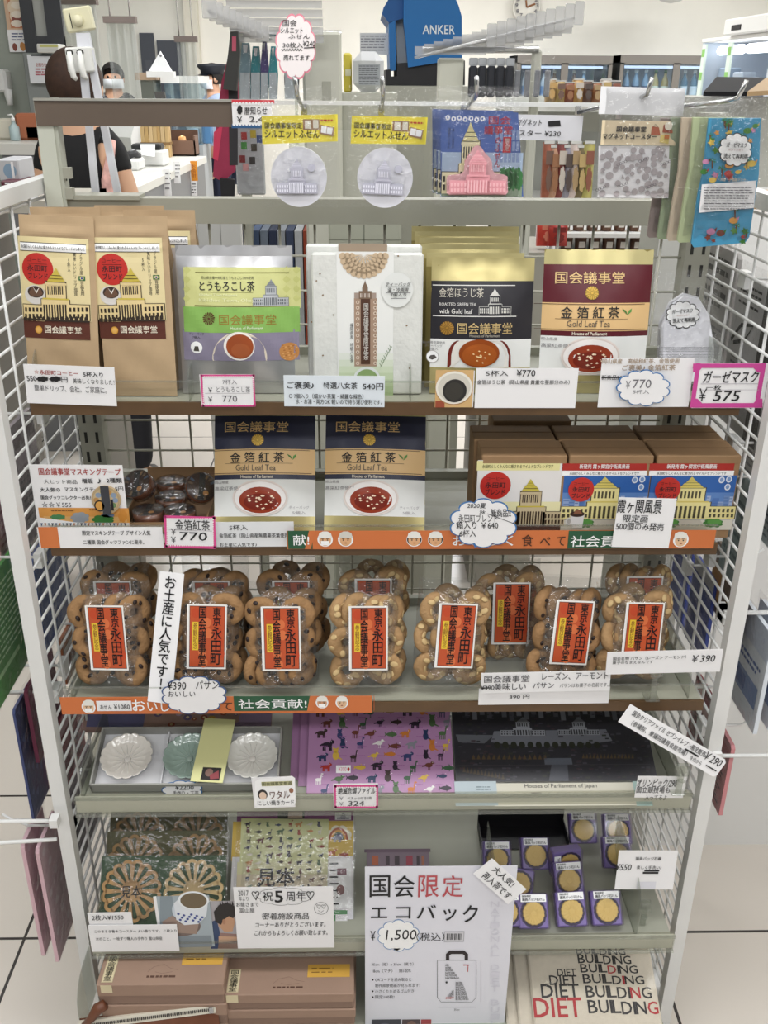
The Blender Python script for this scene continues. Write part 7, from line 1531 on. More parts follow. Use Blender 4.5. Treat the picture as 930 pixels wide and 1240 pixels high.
    if isinstance(extras, dict):
        if extras.get('mask'):
            g = G(); n = 12; vs = []
            for z, bulge in ((.878, .046), (.895, .060), (.912, .066), (.922, .060)):
                for i in range(n+1): a = R_(-75+150*i/n); vs.append((math.sin(a)*.056*k, -math.cos(a)*bulge*k-.004*k, z*k))
            g.add(vs, [(j*(n+1)+i, j*(n+1)+i+1, (j+1)*(n+1)+i+1, (j+1)*(n+1)+i) for j in range(3) for i in range(n)], mat('eceff4', .8), True); g.build('face_mask', t)
        if extras.get('cap'):
            g = G(); g.lathe([(.060*k, .948*k), (.061*k, .965*k), (.078*k, .985*k), (.074*k, .995*k), (.001, 1.0*k)], mat('1d2029', .6), 20, Matrix.Translation((0, .004*k, 0))); g.build('cap', t)
            g = G(); vs = [(.058*k*math.sin(a)*q, -.058*k*math.cos(a)*q-(.0 if q == 1 else .012*k), (.950 if q == 1 else .940)*k) for q in (1, 1.35) for a in [R_(-60+120*i/10) for i in range(11)]]
            g.add(vs, [(i, i+1, 12+i, 11+i) for i in range(10)], mat('14161c', .3)); g.build('cap_visor', t)
    return t
Pw = PY(98, 160, 3.55); Pw.z = 0
w1 = person(Pw, 1.585, 172, 'person with brown bobbed hair in a black T-shirt, seen from behind the rail', 'd6a888', '141416', '3a2418', '24242a', {'hair_low': -.95},
       {1: ((.118, .03, .63), (.11, -.10, .56)), -1: ((-.122, .02, .63), (-.13, -.09, .55))}, .16, .074)
g = G(); g.tube([(-.13, .05, 1.30), (-.12, .11, 1.18), (-.12, .12, 1.04), (-.13, .12, .96)], [.012, .02, .022, .018], mat('d9a9a0', .8, var=.3, scale=40), 8); g.build('patterned_scarf', w1)
Pm = PY(137, 100, 8.6); Pm.z = 0; person(Pm, 1.60, 8, 'person in a white face mask and dark clothes behind the clear curtain', 'd0a184', '2c2c30', '1c1614', '2a2a30', {'mask': 1, 'hair_low': -.3})
Po = PY(257, 100, 8.8); Po.z = 0; person(Po, 1.60, -62, 'person in a dark peaked cap, light blue uniform shirt and white face mask', 'd0a184', 'a9b9d6', '1c1614', '2a3048', {'mask': 1, 'cap': 1, 'hair_low': -.2})
# --- goods at the far left
block('product_box', 'box', 'white box with silver pack on the low rack at far left', 0, 193, 25, 219, 2.6, .12, 'c9c9cc', None, lambda g: [g.D(4, 198, 20, 216, mat('8fa9c0'), 1, 12), g.R(14, 196, 17, 216, WHITE, 1.4)], r=.003)
block('product_box', 'box', 'red and blue box with pale figures below the white one', 4, 219, 29, 243, 2.55, .12, '5a2430', None, lambda g: [g.D(8, 224, 18, 240, mat('7fa0c4'), 1, 12), g.D(19, 222, 27, 236, mat('c98a70'), 1, 12), g.lines(6, 220, 28, 224, 1, PAPER, .5, 3)], r=.003)
rk = G(); P = PY(14, 243, 2.5); rk.box(P.x-.14, P.x+.16, 0, .30, P.z-.03, P.z, mat('b9b4a8')); rk.box(P.x-.14, P.x-.12, 0, .30, 0, P.z, mat('8a857c')); rk.box(P.x+.14, P.x+.16, 0, .30, 0, P.z, mat('8a857c'))
rk.build('low_rack', M=(0, 2.5, 0), label='low beige rack at far left carrying boxes and bottle', cat='rack')
f = hang(32, 220, 48, 246, 2.54); t = thing('white_bottle', 'white bottle with grey cap on the low rack at far left', 'bottle', f.M); g = G(); Mx = Matrix.Rotation(R_(-90), 4, 'X'); w = f.w*.42
g.lathe([(w*.9, 0), (w, .004), (w, f.h*.62), (w*.5, f.h*.78), (w*.5, f.h*.86)], mat('e3e5e8', .3), 18, Mx); g.build('bottle_body', t); g = G(); g.lathe([(w*.56, f.h*.84), (w*.56, f.h), (w*.4, f.h*1.01)], mat('b9bcc2', .4), 16, Mx); g.build('bottle_cap', t)
f = hang(0, 140, 10, 162, 4.2); P = Matrix.Translation((PY(22, 190, 4.15).x, 4.15, 1.26)) @ Matrix.Scale(.42, 4)
t = thing('pump_bottle', 'teal-white pump bottle on the far left side counter', 'bottle', P); g = G(); g.lathe([(.045, 0), (.048, .01), (.048, .12), (.02, .15), (.016, .17)], mat('b9cdd0', .3), 18); g.build('bottle_body', t); g = G(); g.lathe([(.02, .17), (.018, .20), (.008, .205), (.007, .23)], WHITEMETAL, 12); g.tube([(0, 0, .23), (-.04, -.01, .225)], .008, WHITEMETAL, 8); g.build('pump_head', t)
for i, (x, y, c, nm) in enumerate(((48, 163, 'b06a4a', 'orange-brown'), (8, 165, 'd9d4c4', 'cream'), (58, 164, '9a8a4a', 'mustard'))):
    P = PY(x, 188, 4.2); P.z = 1.2605; g = G(); g.bev(-.07, .07, -.04, .04, 0, .10-.02*i, mat(c, .6), .01); g.build('counter_goods', M=P, label=nm+' packet lying on the far left side counter', cat='packet')
# --- opposite gondola on the left: hanging pouches
Yh = 2.35; t = thing('pouch_rack', 'grey pouch rack behind the rail, with long clear sleeves on its crossbar', 'rack', (0, Yh, 0))
A_, B_ = PY(365, 40, Yh), PY(413, 40, Yh); g = G(); zt = PY(390, 38, Yh).z; g.bev(A_.x, B_.x, .0, .04, 0, zt, mat('d8d8cb', .5), .006); g.box((A_.x+B_.x)/2, (A_.x+B_.x)/2+.02, -.002, 0, zt-.14, zt-.10, mat('b5b5a8')); g.build('end_panel', t)
C0 = PY(288, 40, Yh); g = G(); g.tube([(C0.x, .02, C0.z), (B_.x, .02, C0.z)], .008, STEEL, 8); g.box(C0.x-.01, C0.x+.01, .0, .04, 0, C0.z, mat('a9a99c')); g.build('crossbar', t)
g = G()
for k in range(7): z = C0.z-.02+k*.016; g.box(C0.x-.01, A_.x+.05, -.05-.012*k, -.048-.012*k, z, z+.014, PEGM)
g.build('clear_price_sleeve', t)
for k in range(9):
    P = PY(254+k*8, 14+k*3.6, Yh-.35+k*.03); g = G(); g.tube([(P.x+.02, Yh, P.z-.01), (P.x, P.y, P.z)], .0035, STEEL, 6); g.bev(P.x-.014, P.x+.014, P.y-.003, P.y+.001, P.z-.012, P.z+.02, PEGM, .002); g.build('pouch_hook', M=(0, 0, 0), label='steel hook with clear tag at the end of the pouch rack, %s of its row' % ('first', 'second', 'third', 'fourth', 'fifth', 'sixth', 'seventh', 'eighth', 'last')[k], cat='hook', group='hooks of the pouch rack')
def pouch_hang(pts, col, Y, label, cols=(), lab=None, sleeve=False):
    xs = [p[0] for p in pts]; ys = [p[1] for p in pts]; f = hang(min(xs), min(ys), max(xs), max(ys), Y); t = thing('hanging_pouch', label, 'pouch', f.M, 'pouches on the rack behind the rail'); g = at(G(f), 0, 0, 1); ext(g, pts, mat(col, .6, var=.08, scale=25), .02, 0)
    for i, (q, c) in enumerate(cols): g.P(q, mat(c, .6), 1.5+.2*i)
    g.build('cloth_body', t)
    if sleeve: sheet(f.w*1.05, f.h, 8, 10, lambda u, v: .004+.003*math.sin(u*14)*math.sin(v*12), FILM).build('clear_bag', t)
pouch_hang([(278, 62), (286, 60), (288, 118), (284, 208), (270, 220), (258, 214), (262, 150), (268, 100)], '9c2c4c', Yh-.22, 'maroon pouch at the end of the rack, red tag on its side', [([(259, 160), (270, 150), (264, 195), (258, 192)], 'd03a5c'), ([(276, 70), (288, 66), (288, 200), (278, 200)], '2c2a2e')])
pouch_hang([(279, 38), (288, 38), (290, 62), (286, 110), (270, 108), (276, 66)], '3a3a38', Yh-.25, 'black and pink strapped pouch at the end of the rack', [([(281, 44), (286, 44), (286, 62), (281, 62)], 'c0566c')])
pouch_hang([(266, 216), (284, 218), (283, 240), (280, 262), (266, 262), (268, 240)], '17161a', Yh-.24, 'black sock-like pouch hanging below the maroon one')
for i, (x0, x1, c, top, nm) in enumerate(((290, 304, '7fa0ac', 52, 'grey-blue pouch nearest the maroon one'), (303, 316, '1f8a94', 56, 'teal pouch next to the grey-blue one'), (315, 325, '4a3c7c', 50, 'purple pouch between the two teal ones'), (325, 336, '2a95a0', 56, 'teal pouch beside the cloud sign'), (344, 362, '26242c', 60, 'black pouch behind the cloud sign stem'))):
    y1 = 112; pouch_hang([(x0+3, top), (x1-3, top), (x1, top+34), (x1-1, y1+8), (x0+1, y1+8), (x0, top+34)], c, Yh-.05, nm, [([(x0+4, top+2), (x1-4, top+2), (x1-5, top+12), (x0+5, top+12)], 'e3e6e8'), ([(x0+1, 88), (x1-1, 88), (x1-1, y1+8), (x0+1, y1+8)], 'c3cdd2')], sleeve=True)
def chips(g):
    for i, (x, y, c) in enumerate(((292, 160, 'b03a34'), (303, 158, 'c9b23a'), (292, 172, '4f9a4a'), (304, 174, '4a4438'), (290, 188, '8a2a2c'), (302, 190, '3a3634'), (311, 164, '38508a'), (294, 198, 'd9a0a0'))): g.R(x, y, x+7, y+9, mat(c), 1.5)
f = hang(287, 120, 322, 236, Yh-.12); t = thing('sample_pack', 'clear pack with small coloured swatches left of the round memo packs', 'pack', f.M); g = at(G(f), 0, 0, 1); w = f.w/2; g.bev(-w, w, 0, f.h, -.01, 0, mat('b9bcbf', .5), .003); chips(g); g.build('backing_card', t); sheet(f.w*1.03, f.h, 8, 12, lambda u, v: .006+.004*math.sin(u*17)*math.sin(v*15), CRIMP).build('clear_bag', t)
# --- centre back: charger display, rolls
Ya = 2.7; f = hang(466, -40, 558, 76, Ya); t = thing('charger_display', 'tall blue charger display stand with white capital lettering on its side', 'display stand', f.M); ABL = mat('1c6fb4', .4); AB2 = mat('14589a', .45)
g = at(G(f), 400, 0, 4.65)
pts = [(415, -180), (620, -180), (680, -60), (722, 30), (740, 90), (742, 330), (438, 380), (425, 230), (412, 120)]; ext(g, pts, ABL, .30, 0); g.T('ANKER', 520, 142, 700, 192, mat('eaf1f6'), .02, 1); g.build('side_panel', t)
g = at(G(f), 400, 0, 4.65); ext(g, [(415, -180), (416, 100), (330, 125), (292, 75), (300, 40), (350, -40)], AB2, .30, -.02); ext(g, [(330, 130), (368, 112), (372, 395), (336, 400)], ABL, .30, -.02); ext(g, [(372, 110), (416, 100), (438, 355), (380, 372)], mat('b9c0c6', .5), .26, -.05); g.build('front_bay', t)
g = at(G(f), 400, 0, 4.65); ext(g, [(312, 392), (340, 390), (342, 430), (376, 430), (376, 356), (436, 352), (760, 340), (760, 480), (312, 482)], mat('1d1c20', .5), .32, -.01); g.build('black_base', t)
f0 = PY(510, 104, Ya); G().box(PY(462, 104, Ya).x, PY(570, 104, Ya).x, -.02, .34, 0, f0.z, mat('b9b9ad')).build('plinth', M=(0, Ya, 0), label='beige plinth under the blue charger display', cat='plinth')
f = bbox(427, 62, 465, 112, 2.45, .18); t = thing('wrapped_roll', 'white plastic-wrapped roll pack with printed label behind the memo packs', 'pack', f.M); w = f.w/2; g = G(f); g.bev(-w, w, 0, f.h, -.16, 0, mat('d5d7d9', .35), .02); g.build('roll_body', t); g = at(G(f), 400, 0, 4.65); g.R(158, 360, 280, 480, mat('a9adb3'), 1); g.lines(162, 366, 276, 476, 9, mat('5a5c62'), .35, 3, 1.5); g.build('label', t)
block('yellow_pack', 'pack', 'yellow pack left of the white wrapped roll', 416, 64, 426, 112, 2.5, .08, 'd9c84a', None, lambda g: g.R(418, 84, 425, 92, mat('e9e6c8'), 1))
f = hang(436, 40, 470, 66, 2.75); g = at(G(f), 400, 0, 4.65); g.slab(mat('d9dbe0'), .001); g.lines(172, 196, 320, 290, 6, mat('8a8c96'), .35, 3); g.build('paper_note', M=f.M, label='printed paper note clipped beside the blue charger display', cat='notice')
f0 = PY(440, 113, 2.4); G().box(PY(414, 112, 2.45).x-.02, PY(470, 112, 2.45).x+.02, -.06, .18, 0, PY(440, 112, 2.45).z, mat('c9c9bc')).build('back_shelf', M=(0, 2.45, 0), label='beige cabinet carrying the wrapped roll and yellow pack', cat='cabinet')
# clear peg rows with black packs
Yp2 = 2.25; t = thing('peg_rack', 'peg rack with rows of long clear tag pegs, right of the blue display', 'rack', (0, Yp2, 0)); a, b = PY(500, 78, Yp2), PY(668, 42, Yp2)
g = G(); g.tube([(a.x+.02, .0, PY(500, 60, Yp2).z), (PY(652, 60, Yp2).x, .0, PY(652, 60, Yp2).z)], .007, STEEL, 8); xp = PY(545, 70, Yp2).x; g.bev(xp-.025, xp+.03, 0, .03, 0, PY(545, 70, Yp2).z, mat('dcdccd', .5), .004); g.bev(PY(645, 70, Yp2).x, PY(645, 70, Yp2).x+.02, 0, .02, 0, PY(645, 60, Yp2).z, mat('c9c9bc'), .004); g.build('peg_frame', t)
ordn = ('first', 'second', 'third', 'fourth', 'fifth', 'sixth', 'seventh', 'eighth', 'ninth', 'tenth', 'eleventh', 'twelfth')
g0 = None
for k in range(10):
    A = PY(502+k*11.5, 70-k*2.9, Yp2-.02); B = A+V((.15, -.02, .035)); g = G(); g.tube([A, B], .0034, PEGM, 6); g.bev(B.x-.002, B.x+.018, B.y-.002, B.y, B.z-.014, B.z+.03, PEGM, .002); g.box(A.x, B.x, A.y, A.y+.001, A.z+.006, A.z+.022, PEGM)
    g.build('tag_peg', M=(0, 0, 0), label='clear price-tag peg on the peg rack, %s from the blue display' % ordn[k], cat='peg', group='clear tag pegs')
for k in range(5):
    x = 566+k*11; f = hang(x, 70, x+12, 118, Yp2-.03-.01*k); th = thing('black_case', 'black case in clear pack on the peg rack, %s from the beige panel' % ordn[k], 'case', f.M, 'black cases on the peg rack'); g = G(f); w = f.w/2; g.bev(-w*.9, w*.9, 0, f.h*.8, -.012, 0, mat('2a2c34', .5), .004); g.build('case_body', th); g = G(f); g.bev(-w*.9, w*.9, f.h*.8, f.h, -.006, -.004, mat('b9bcc0', .4), .002); g.build('header', th)
for k in range(4):
    x = 618+k*12; f = hang(x, 58, x+14, 124, Yp2-.06-.015*k); th = thing('clear_sleeve', 'grey item in clear sleeve at the end of the peg rack, %s of four' % ordn[k], 'sleeve pack', f.M, 'clear sleeves on the peg rack'); g = G(f); w = f.w/2; g.bev(-w*.5, w*.5, f.h*.1, f.h*.6, -.006, 0, mat('9a9ca2', .4), .002); g.build('grey_item', th); sheet(f.w, f.h, 6, 8, lambda u, v: .004+.002*math.sin(u*13)*math.sin(v*12), CRIMP).build('clear_bag', th)
# --- snack shelves
t = thing('snack_shelf', 'white snack shelf unit behind the label rail, packets standing on it', 'shelf unit', (0, 3.3, 0)); zs = PY(680, 127, 3.3).z; xa, xb = PY(620, 127, 3.3).x, PY(850, 127, 3.3).x
g = G(); g.box(xa, xb, 0, .40, zs-.02, zs, WHITEMETAL); g.build('top_board', t); g = G(); g.box(xa, xb, .38, .40, 0, zs+.02, mat('b9bbb4')); g.build('back_panel', t)
zs2 = PY(680, 245, 3.3).z; g = G(); g.box(xa, xb, 0, .38, zs2-.02, zs2, WHITEMETAL); g.build('lower_board', t)
rd = random.Random(12); CS = ('a08660', 'b39a66', '84503e', 'b8935a', '6a5044', '8f6242', 'bcb2a6', '4f423c')
def packet(x0, y0, x1, y1, Y, c, label, group, c2):
    f = hang(x0, y0, x1, y1, Y, 6); w, h = f.w/2, f.h; th = thing('snack_packet', label, 'snack packet', f.M, group); g = G(f, True); nx, ny = 6, 8; vs = [(-w+2*w*i/nx, h*j/ny, .02*math.sin(math.pi*i/nx)*math.sin(math.pi*j/ny)) for j in range(ny+1) for i in range(nx+1)]
    g.add(vs, [(j*(nx+1)+i, j*(nx+1)+i+1, (j+1)*(nx+1)+i+1, (j+1)*(nx+1)+i) for j in range(ny) for i in range(nx)], mat(c, .35, var=.2, scale=50), True); g.add([(-w, 0, -.02), (w, 0, -.02), (w, h, -.02), (-w, h, -.02)], [(3, 2, 1, 0)], mat(c, .4)); g.add([(-w, 0, -.02), (-w, h, -.02), (-w, h, 0), (-w, 0, 0), (w, 0, -.02), (w, h, -.02), (w, h, 0), (w, 0, 0)], [(0, 3, 2, 1), (4, 5, 6, 7)], mat(c, .4))
    g.zf = lambda a, b: .021; g.R(.15, .85, .85, .62, mat(c2, .4), 1); g.P(cloud(.5, .38, .26, .2, 7, .15), mat(c2, .4), 1); g.build('packet_body', th); g = G(f, True); g.box(-w*.95, w*.95, h*.97, h*1.02, -.003, .003, mat('c9c9c4', .3)); g.build('top_seal', th)
nm = ('golden biscuit packet', 'yellow-brown cracker packet', 'red-brown jerky packet', 'orange snack packet with spots', 'brown bean packet', 'rust-coloured nut packet', 'pale rice cracker packet', 'dark chocolate packet')
for k in range(8): packet(660+k*11, 96+(k % 3)*2, 673+k*11, 126, 3.3, CS[k], nm[k]+' on the top board, %s from the clear sleeves' % ordn[k], 'snack packets on the top board', CS[(k+3) % 8])
for k in range(7): packet(655+k*8, 172+(k % 2)*5, 668+k*8, 244, 3.24-.004*k, ('9a5a44', 'b3886c', '7a3a34', '8a8690', 'c9b8b0', '6a5c3a', 'a8a05a')[k], ('brown', 'tan', 'maroon', 'grey', 'cream', 'olive', 'lime')[k]+' snack pack on the lower board, behind the ¥230 card', 'snack packs on the lower board', CS[(k+4) % 8])
for k in range(3): block('dark_box', 'box', 'dark box on the lower board right of the coaster pack, %s' % ('top', 'middle', 'bottom')[k], 824, 168+k*26, 846, 190+k*26, 3.25, .12, ('3a3432', '4a4440', '2c2a2c')[k], None, lambda g: None, group='dark boxes on the snack shelf')
# --- refrigerated cabinets along the back wall
FR = mat('3c3f42', .4); LIT = emit('dfeaff', 1.5)
def fridge(x0, x1, n, label):
    Y = 9.0; f = bbox(x0, 67, x1, 140, Y, .55, 0); t = thing('drinks_fridge', label, 'fridge', f.M, 'drinks fridges along the back wall'); w, h = f.w/2, f.h
    g = G(f); g.box(-w, w, 0, h, -.55, -.50, mat('c9d2dc', .5)); g.box(-w, -w+.04, 0, h, -.50, 0, FR); g.box(w-.04, w, 0, h, -.50, 0, FR); g.box(-w, w, h-.06, h, -.50, .0, FR); g.box(-w, w, 0, .12, -.50, 0, FR); g.build('cabinet', t)
    g = G(f)
    for i in range(n+1): x = -w+2*w*i/n; g.box(max(-w, x-.03), min(w, x+.03), .12, h-.06, 0, .02, mat('6b6660', .4))
    g.box(-w, w, h-.07, h, 0, .02, mat('6b6660', .4)); g.build('door_frame', t)
    g = G(f); g.box(-w+.05, w-.05, h-.10, h-.08, -.2, -.12, LIT); g.build('light_tube', t)
    zs = [h-.36, h-.66, h-.98]
    for z in zs: g = G(f); g.box(-w+.04, w-.04, z-.015, z, -.48, -.02, WHITEMETAL); g.build('rack_shelf', t)
    g = G(f); g.box(-w+.03, w-.03, .12, h-.07, .004, .006, clear('fridge_glass', 'eef6fa', .01, .06, .03)); g.build('door_glass', t)
    return f, t, zs, w
bottle_m = None
def bottles(f, zs, w, seed, what):
    rd = random.Random(seed); n = int(2*(w-.08)/.085); protos = {}
    for si, z in enumerate(zs[:2]):
        for i in range(n):
            kind = ((i//3)+si*2+seed) % 5
            if kind not in protos:
                c = ('3f6f8a', 'd9dee6', '6a4a34', '8aa0b8', 'b9a06a')[kind]; g = G(); g.lathe([(.030, 0), (.032, .01), (.032, .15), (.014, .20), (.013, .225)], mat(c, .25), 10); g.lathe([(.015, .22), (.015, .245), (.001, .246)], mat(('e9ecf0', '3a5a9a', 'd9d2c4', 'e0e4ea', '4a7a4a')[kind], .4), 10); g.lathe([(.0326, .05), (.0326, .12)], mat(('dfe6ee', '7a9ac4', 'c9a05a', '3c4a6a', 'f0ead8')[kind], .4), 10, cap=False)
                o = g.build('bottle'); protos[kind] = o.data; bpy.data.objects.remove(o)
            o = bpy.data.objects.new('drink_bottle', protos[kind]); C.objects.link(o)
            o.matrix_world = f.M @ Matrix.Translation((-w+.09+i*.085, z, -.10)) @ Matrix.Rotation(R_(-90), 4, 'X')
            setp(o, ('blue', 'clear', 'brown', 'pale blue', 'amber')[kind]+' drink bottle in the %s, %s shelf' % (what, ('upper', 'lower')[si]), 'bottle', '%s bottles in the %s, %s shelf' % (('blue', 'clear', 'brown', 'pale blue', 'amber')[kind], what, ('upper', 'lower')[si]))
f_, t_, zs, w_f = fridge(622, 736, 2, 'dark-framed drinks fridge on the back wall below the clock'); bottles(f_, zs, w_f, 1, 'fridge below the clock')
f_, t_, zs, w_f = fridge(744, 880, 2, 'dark-framed drinks fridge on the back wall, left of the open lit cooler'); bottles(f_, zs, w_f, 3, 'fridge beside the open cooler')
# clock
f = hang(619, -8, 653, 26, 9.57); t = thing('wall_clock', 'round white wall clock with orange-brown hands on the back wall', 'clock', f.M); Rr_ = f.w/2; c0 = (0, f.h/2, 0)
g = G(); g.lathe([(Rr_*.9, 0), (Rr_, .01), (Rr_, .04), (Rr_*.9, .045), (Rr_*.88, .035)], mat('dcd9d0', .4), 36, Matrix.Translation(c0)); g.build('rim', t); g = G(); g.lathe([(Rr_*.9, .034), (.001, .034)], mat('f4f2ec', .5), 36, Matrix.Translation(c0), cap=False)
fr_c = Fr((0, 0, 0), (1, 0, 0), (0, 1, 0), 2*Rr_, 2*Rr_); g.fr = fr_c; g.uv = True; g.z = .036
for k in range(12): a = math.pi/2-k*math.pi/6; x, y = .5+.36*math.cos(a), .5+.36*math.sin(a); g.T(str(k or 12), x-.05, y+.06, x+.05, y-.06, GREYINK, .01, 1)
g.build('dial', t)
for nm_, a, l in (('hour_hand', 100, .45), ('minute_hand', 20, .62)): g = G(); b = R_(a); g.tube([(0, f.h/2, .038), (Rr_*l*math.cos(b), f.h/2+Rr_*l*math.sin(b), .038)], .008, mat('8a5a34', .4), 6); g.build(nm_, t)
# dome fitting on the wall
f = hang(800, -10, 826, 6, 9.2); g = G(); g.lathe([(.16, .02), (.15, -.05), (.08, -.10), (.001, -.115)], WHITEMETAL, 24); P = PY(812, 5, 8.8); g.lathe([(.02, .02), (.02, 2.7-P.z-.12)], WHITEMETAL, 10); g.build('ceiling_dome', M=P+V((0, 0, .12)), label='white dome fitting hanging near the top of the back wall', cat='fitting')
# open lit cooler on the right, its open side facing the aisle
f = Fr((2.38, 6.0, 0), (0, -1, 0), (0, 0, 1)); xl, xm, xr = f.L(853, 60)[0], f.L(884, 60)[0], f.L(985, 60)[0]
t = thing('open_cooler', 'white open cooler with bright tubes at the far right', 'cooler', f.M); CI = mat('c3cedb', .4)
g = G(f); g.box(xl, xr, 0, 1.74, -.60, -.56, CI); g.box(xl-.05, xl, 0, 1.74, -.60, 0, CI); g.box(xr, xr+.05, 0, 1.74, -.60, 0, CI); g.box(xl, xr, 0, .6, -.56, 0, WHITEMETAL); g.build('cooler_body', t)
g = G(f); g.bev(xl-.05, xr+.05, 1.741, 1.765, -.6, .01, WHITEMETAL, .004); g.bev(xm, xr+.05, 1.766, 1.86, -.5, .06, WHITEMETAL, .008); g.bev(f.L(897, 40)[0], f.L(908, 40)[0], 1.79, 1.82, .06, .066, INK, .002); g.build('hood', t)
for a, b in ((xl+.06, xm-.05), (xm+.08, xr-.05)): g = G(f); g.tube([(a, 1.69, -.10), (b, 1.69, -.10)], .030, emit('f4f8ff', 5), 12); g.build('light_tube', t)
for a in (xl, xm): g = G(f); g.box(a, a+.07, .6, 1.73, .001, .015, mat('dfeee2', .4)); [g.box(a+.005, a+.065, .9+k*.15, .95+k*.15, .015, .017, mat('8cc46a', .4)) for k in range(6)]; g.build('price_strip', t)
for z in (1.05, 1.36): g = G(f); g.box(xl+.01, xr-.01, z-.02, z, -.55, -.04, WHITEMETAL); g.build('rack_shelf', t)
for k in range(9):
    P = f.M @ V((xl+.15+k*.30, 1.3605, -.15)); g = G(); g.bev(-.05, .05, -.09, .09, 0, .22-.03*(k % 3), mat(('8a9aac', 'aab6c4', '6a7280', 'c9d0d8')[k % 4], .4), .008); g.build('chilled_carton', M=P, label='grey-blue carton in the open cooler, %s from the far end' % ordn[k], cat='carton', group='cartons in the open cooler')
# black tray-like thing and brown bag at right
Yb = 2.3; P = PY(893, 111, 2.0); t = thing('black_display_tray', 'black sloping display tray with cardboard edge at the right, above the masks', 'tray', P)
L2 = lambda x, y: PY(x, y, 2.0 if y > 100 else 2.4)-P
a, b, c, d4 = L2(852, 111), L2(905, 111), L2(928, 94), L2(868, 93); up = V((0, 0, .008)); BKM = mat('141316', 1.0); g = G(); g.add([a, b, c, d4, a-up, b-up, c-up, d4-up], [(0, 1, 2, 3), (7, 6, 5, 4), (0, 4, 5, 1), (1, 5, 6, 2), (2, 6, 7, 3), (3, 7, 4, 0)], BKM); g.build('tray_panel', t)
e4, f4 = L2(960, 108), L2(955, 92); g = G(); g.add([b, e4, f4, c, b-up, e4-up, f4-up, c-up], [(0, 1, 2, 3), (7, 6, 5, 4), (0, 4, 5, 1), (1, 5, 6, 2), (2, 6, 7, 3), (3, 7, 4, 0)], mat('a88c66', .7)); g.build('cardboard_edge', t)
g = G(); g.box(-.05, .16, .12, .38, -P.z, -.012, mat('b9b9b0', .5)); g.build('pedestal', t)
Ys = 1.57; Pz = PY(915, 258, Ys); g = G(); g.box(PY(893, 258, Ys).x, PY(893, 258, Ys).x+.5, 0, .4, 0, Pz.z, WHITEMETAL); g.build('white_counter', M=(0, Ys, 0), label='white fixture beyond the right panel carrying a brown paper bag', cat='fixture')
f = hang(911, 234, 945, 257, Ys+.05); g = at(G(f), 0, 0, 1); w = f.w/2; g.bev(-w, w, 0, f.h, -.06, 0, mat('b99468', .8), .006); [g.D(914+k*5, 240+(k % 2)*6, 917+k*5, 244+(k % 2)*6, mat('8a6440'), 1, 8) for k in range(4)]; g.build('paper_bag', M=f.M, label='brown paper bag on the white fixture at the far right', cat='bag')
# --- seen through the mesh below the beam
Yl = 2.9; t = thing('white_basket_rack', 'white wire basket rack with rows of snack cups, seen through the mesh', 'rack', (0, Yl, 0)); x0, x1 = PY(672, 280, Yl).x, PY(870, 280, Yl).x; zz = [PY(740, 283, Yl).z, PY(740, 308, Yl).z]
g = G()
for z in zz: g.box(x0, x1, 0, .30, z-.012, z, WHITEMETAL)
for k in range(5): g.tube([(x0, .3*k/4, 0), (x0, .3*k/4, zz[0]+.02)], .004, WHITEMETAL, 6); g.tube([(x1, .3*k/4, 0), (x1, .3*k/4, zz[0]+.02)], .004, WHITEMETAL, 6)
for k in range(3): g.tube([(x0, 0, zz[1]-.1+k*.04), (x0, .3, zz[1]-.1+k*.04)], .003, WHITEMETAL, 6)
g.build('wire_frame', t)
cupm = None
for r, z in enumerate(zz):
    for k in range(9):
        x = 688+k*17+r*2; P = PY(x, 283 if r == 0 else 308, Yl); P = V((P.x, Yl+.06, z+.0005))
        if cupm is None:
            th = thing('snack_cup', 'x', 'snack cup', P, 'snack cups in the basket rack'); g = G(); g.lathe([(.016, 0), (.019, .05), (.0205, .055)], mat('6a4c3c', .5, var=.25, scale=80), 14); g.build('cup_body', th); g = G(); g.lathe([(.021, .055), (.021, .059), (.001, .060)], mat('c9b8a4', .3), 14); g.build('cup_lid', th); g = G(Fr((0, 0, 0), (1, 0, 0), (0, 0, 1), .02, .02)); g.add([(-.009, -.0208, .012), (.009, -.0208, .012), (.009, -.0225, .030), (-.009, -.0225, .030)], [(0, 1, 2, 3)], mat('d9d2c8')); g.build('cup_label', th); cupm = th; th['label'] = 'brown snack cup with pale lid, first in the upper basket row'
        else: dup(cupm, P, 'brown snack cup with pale lid, %s in the %s basket row' % (ordn[k], 'upper' if r == 0 else 'lower'))
for k in range(2): packet(650+k*14, 266+k*5, 676+k*10, 298, 2.8-.05*k, ('c0392c', 'a82c24')[k], ('bright red crisp packet beside the basket rack', 'dark red crisp packet in front of the basket rack')[k], 'red crisp packets', ('e08a70', '7a1c18')[k])
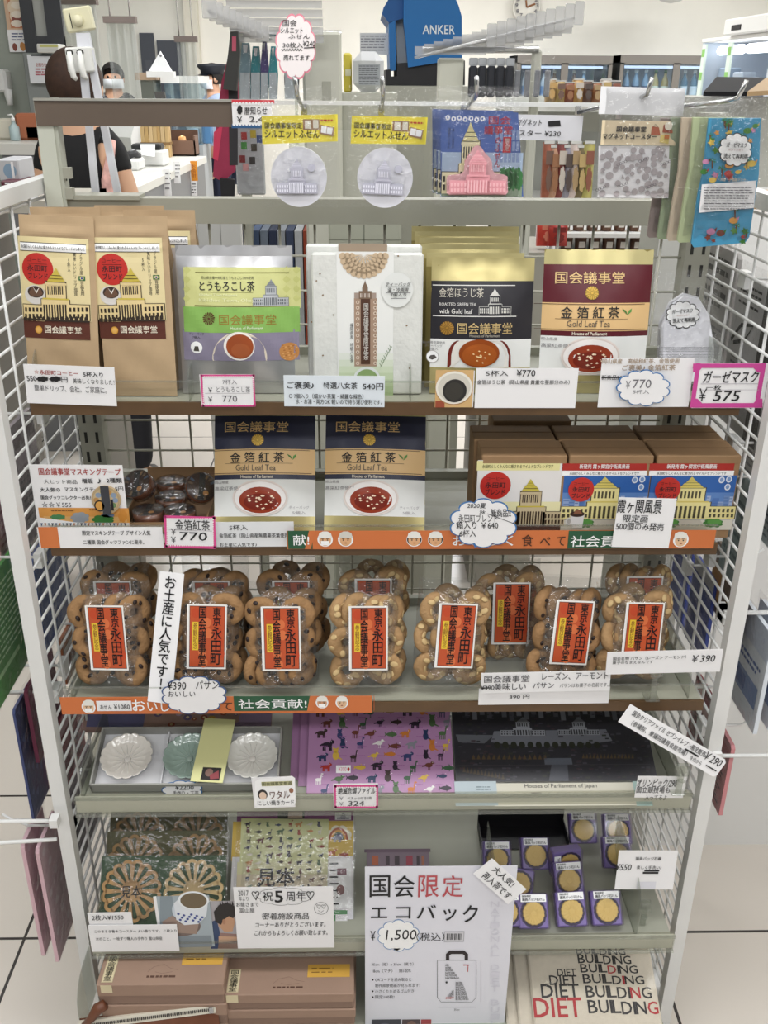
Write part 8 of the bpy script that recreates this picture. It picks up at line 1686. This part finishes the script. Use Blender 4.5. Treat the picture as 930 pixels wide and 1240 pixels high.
Pq = PY(665, 299, 2.85); G().box(Pq.x-.20, Pq.x-.01, -.1, .2, 0, Pq.z, mat('b5b2a8')).build('low_stand', M=(0, 2.85, 0), label='low beige stand under the red crisp packets', cat='stand')
t = thing('clothes_rack', 'rack of hanging navy and grey garments seen through the mesh', 'rack', (0, 2.5, 0)); zr = PY(345, 256, 2.5).z; xa, xb = PY(296, 256, 2.5).x, PY(400, 256, 2.5).x; g = G(); g.tube([(xa, 0, 0), (xa, 0, zr), (xb, 0, zr), (xb, 0, 0)], .008, STEEL, 8); g.build('rack_frame', t)
for k in range(9):
    c = ('2f3a54', '4a5a78', '6d7684', '2a3248', '8a8f96', '39435c', 'b9bcc0', 'a04a34', '4c5668')[k]; x = PY(304+k*10, 262, 2.5).x; g = G(); n = 6
    vs = [(x-.008, -.12+.24*i/n, z) for z in (.62, zr-.03) for i in range(n+1)]+[(x+.010, -.12+.24*i/n, z) for z in (.62, zr-.03) for i in range(n+1)]; q = n+1
    g.add(vs, [(i, i+1, q+i+1, q+i) for i in range(n)]+[(2*q+i, 3*q+i, 3*q+i+1, 2*q+i+1) for i in range(n)]+[(0, q, 3*q, 2*q), (n, 2*q+n, 3*q+n, q+n), (q, q+n, 3*q+n, 3*q), (0, 2*q, 2*q+n, n)], mat(c, .9, var=.1, scale=30))
    g.tube([(x, 0, zr-.03), (x, 0, zr+.012)], .003, STEEL, 6); g.build('garment', M=(0, 2.5, 0), label=('dark navy', 'slate blue', 'grey-blue', 'deep navy', 'light grey', 'navy', 'pale grey', 'rust red', 'blue-grey')[k]+' garment on the rack seen through the mesh, above the shelf', cat='garment', group='garments on the rack')
block('beige_cabinet', 'cabinet', 'beige-grey cabinet seen through the mesh behind the white tea packs', 398, 258, 486, 330, 1.92, .25, 'a9ab9c', 0.0, lambda g: [g.R(440, 260, 441.5, 330, mat('7d7f72'), 1), g.R(398, 290, 486, 291, mat('7d7f72'), 1)])
block('grey_cabinet', 'cabinet', 'grey counter front seen through the mesh behind the corn tea pouch', 243, 268, 296, 340, 3.4, .4, 'c3c3c0', 0.0, lambda g: g.R(268, 268, 269, 340, mat('8d8d8a'), 1))
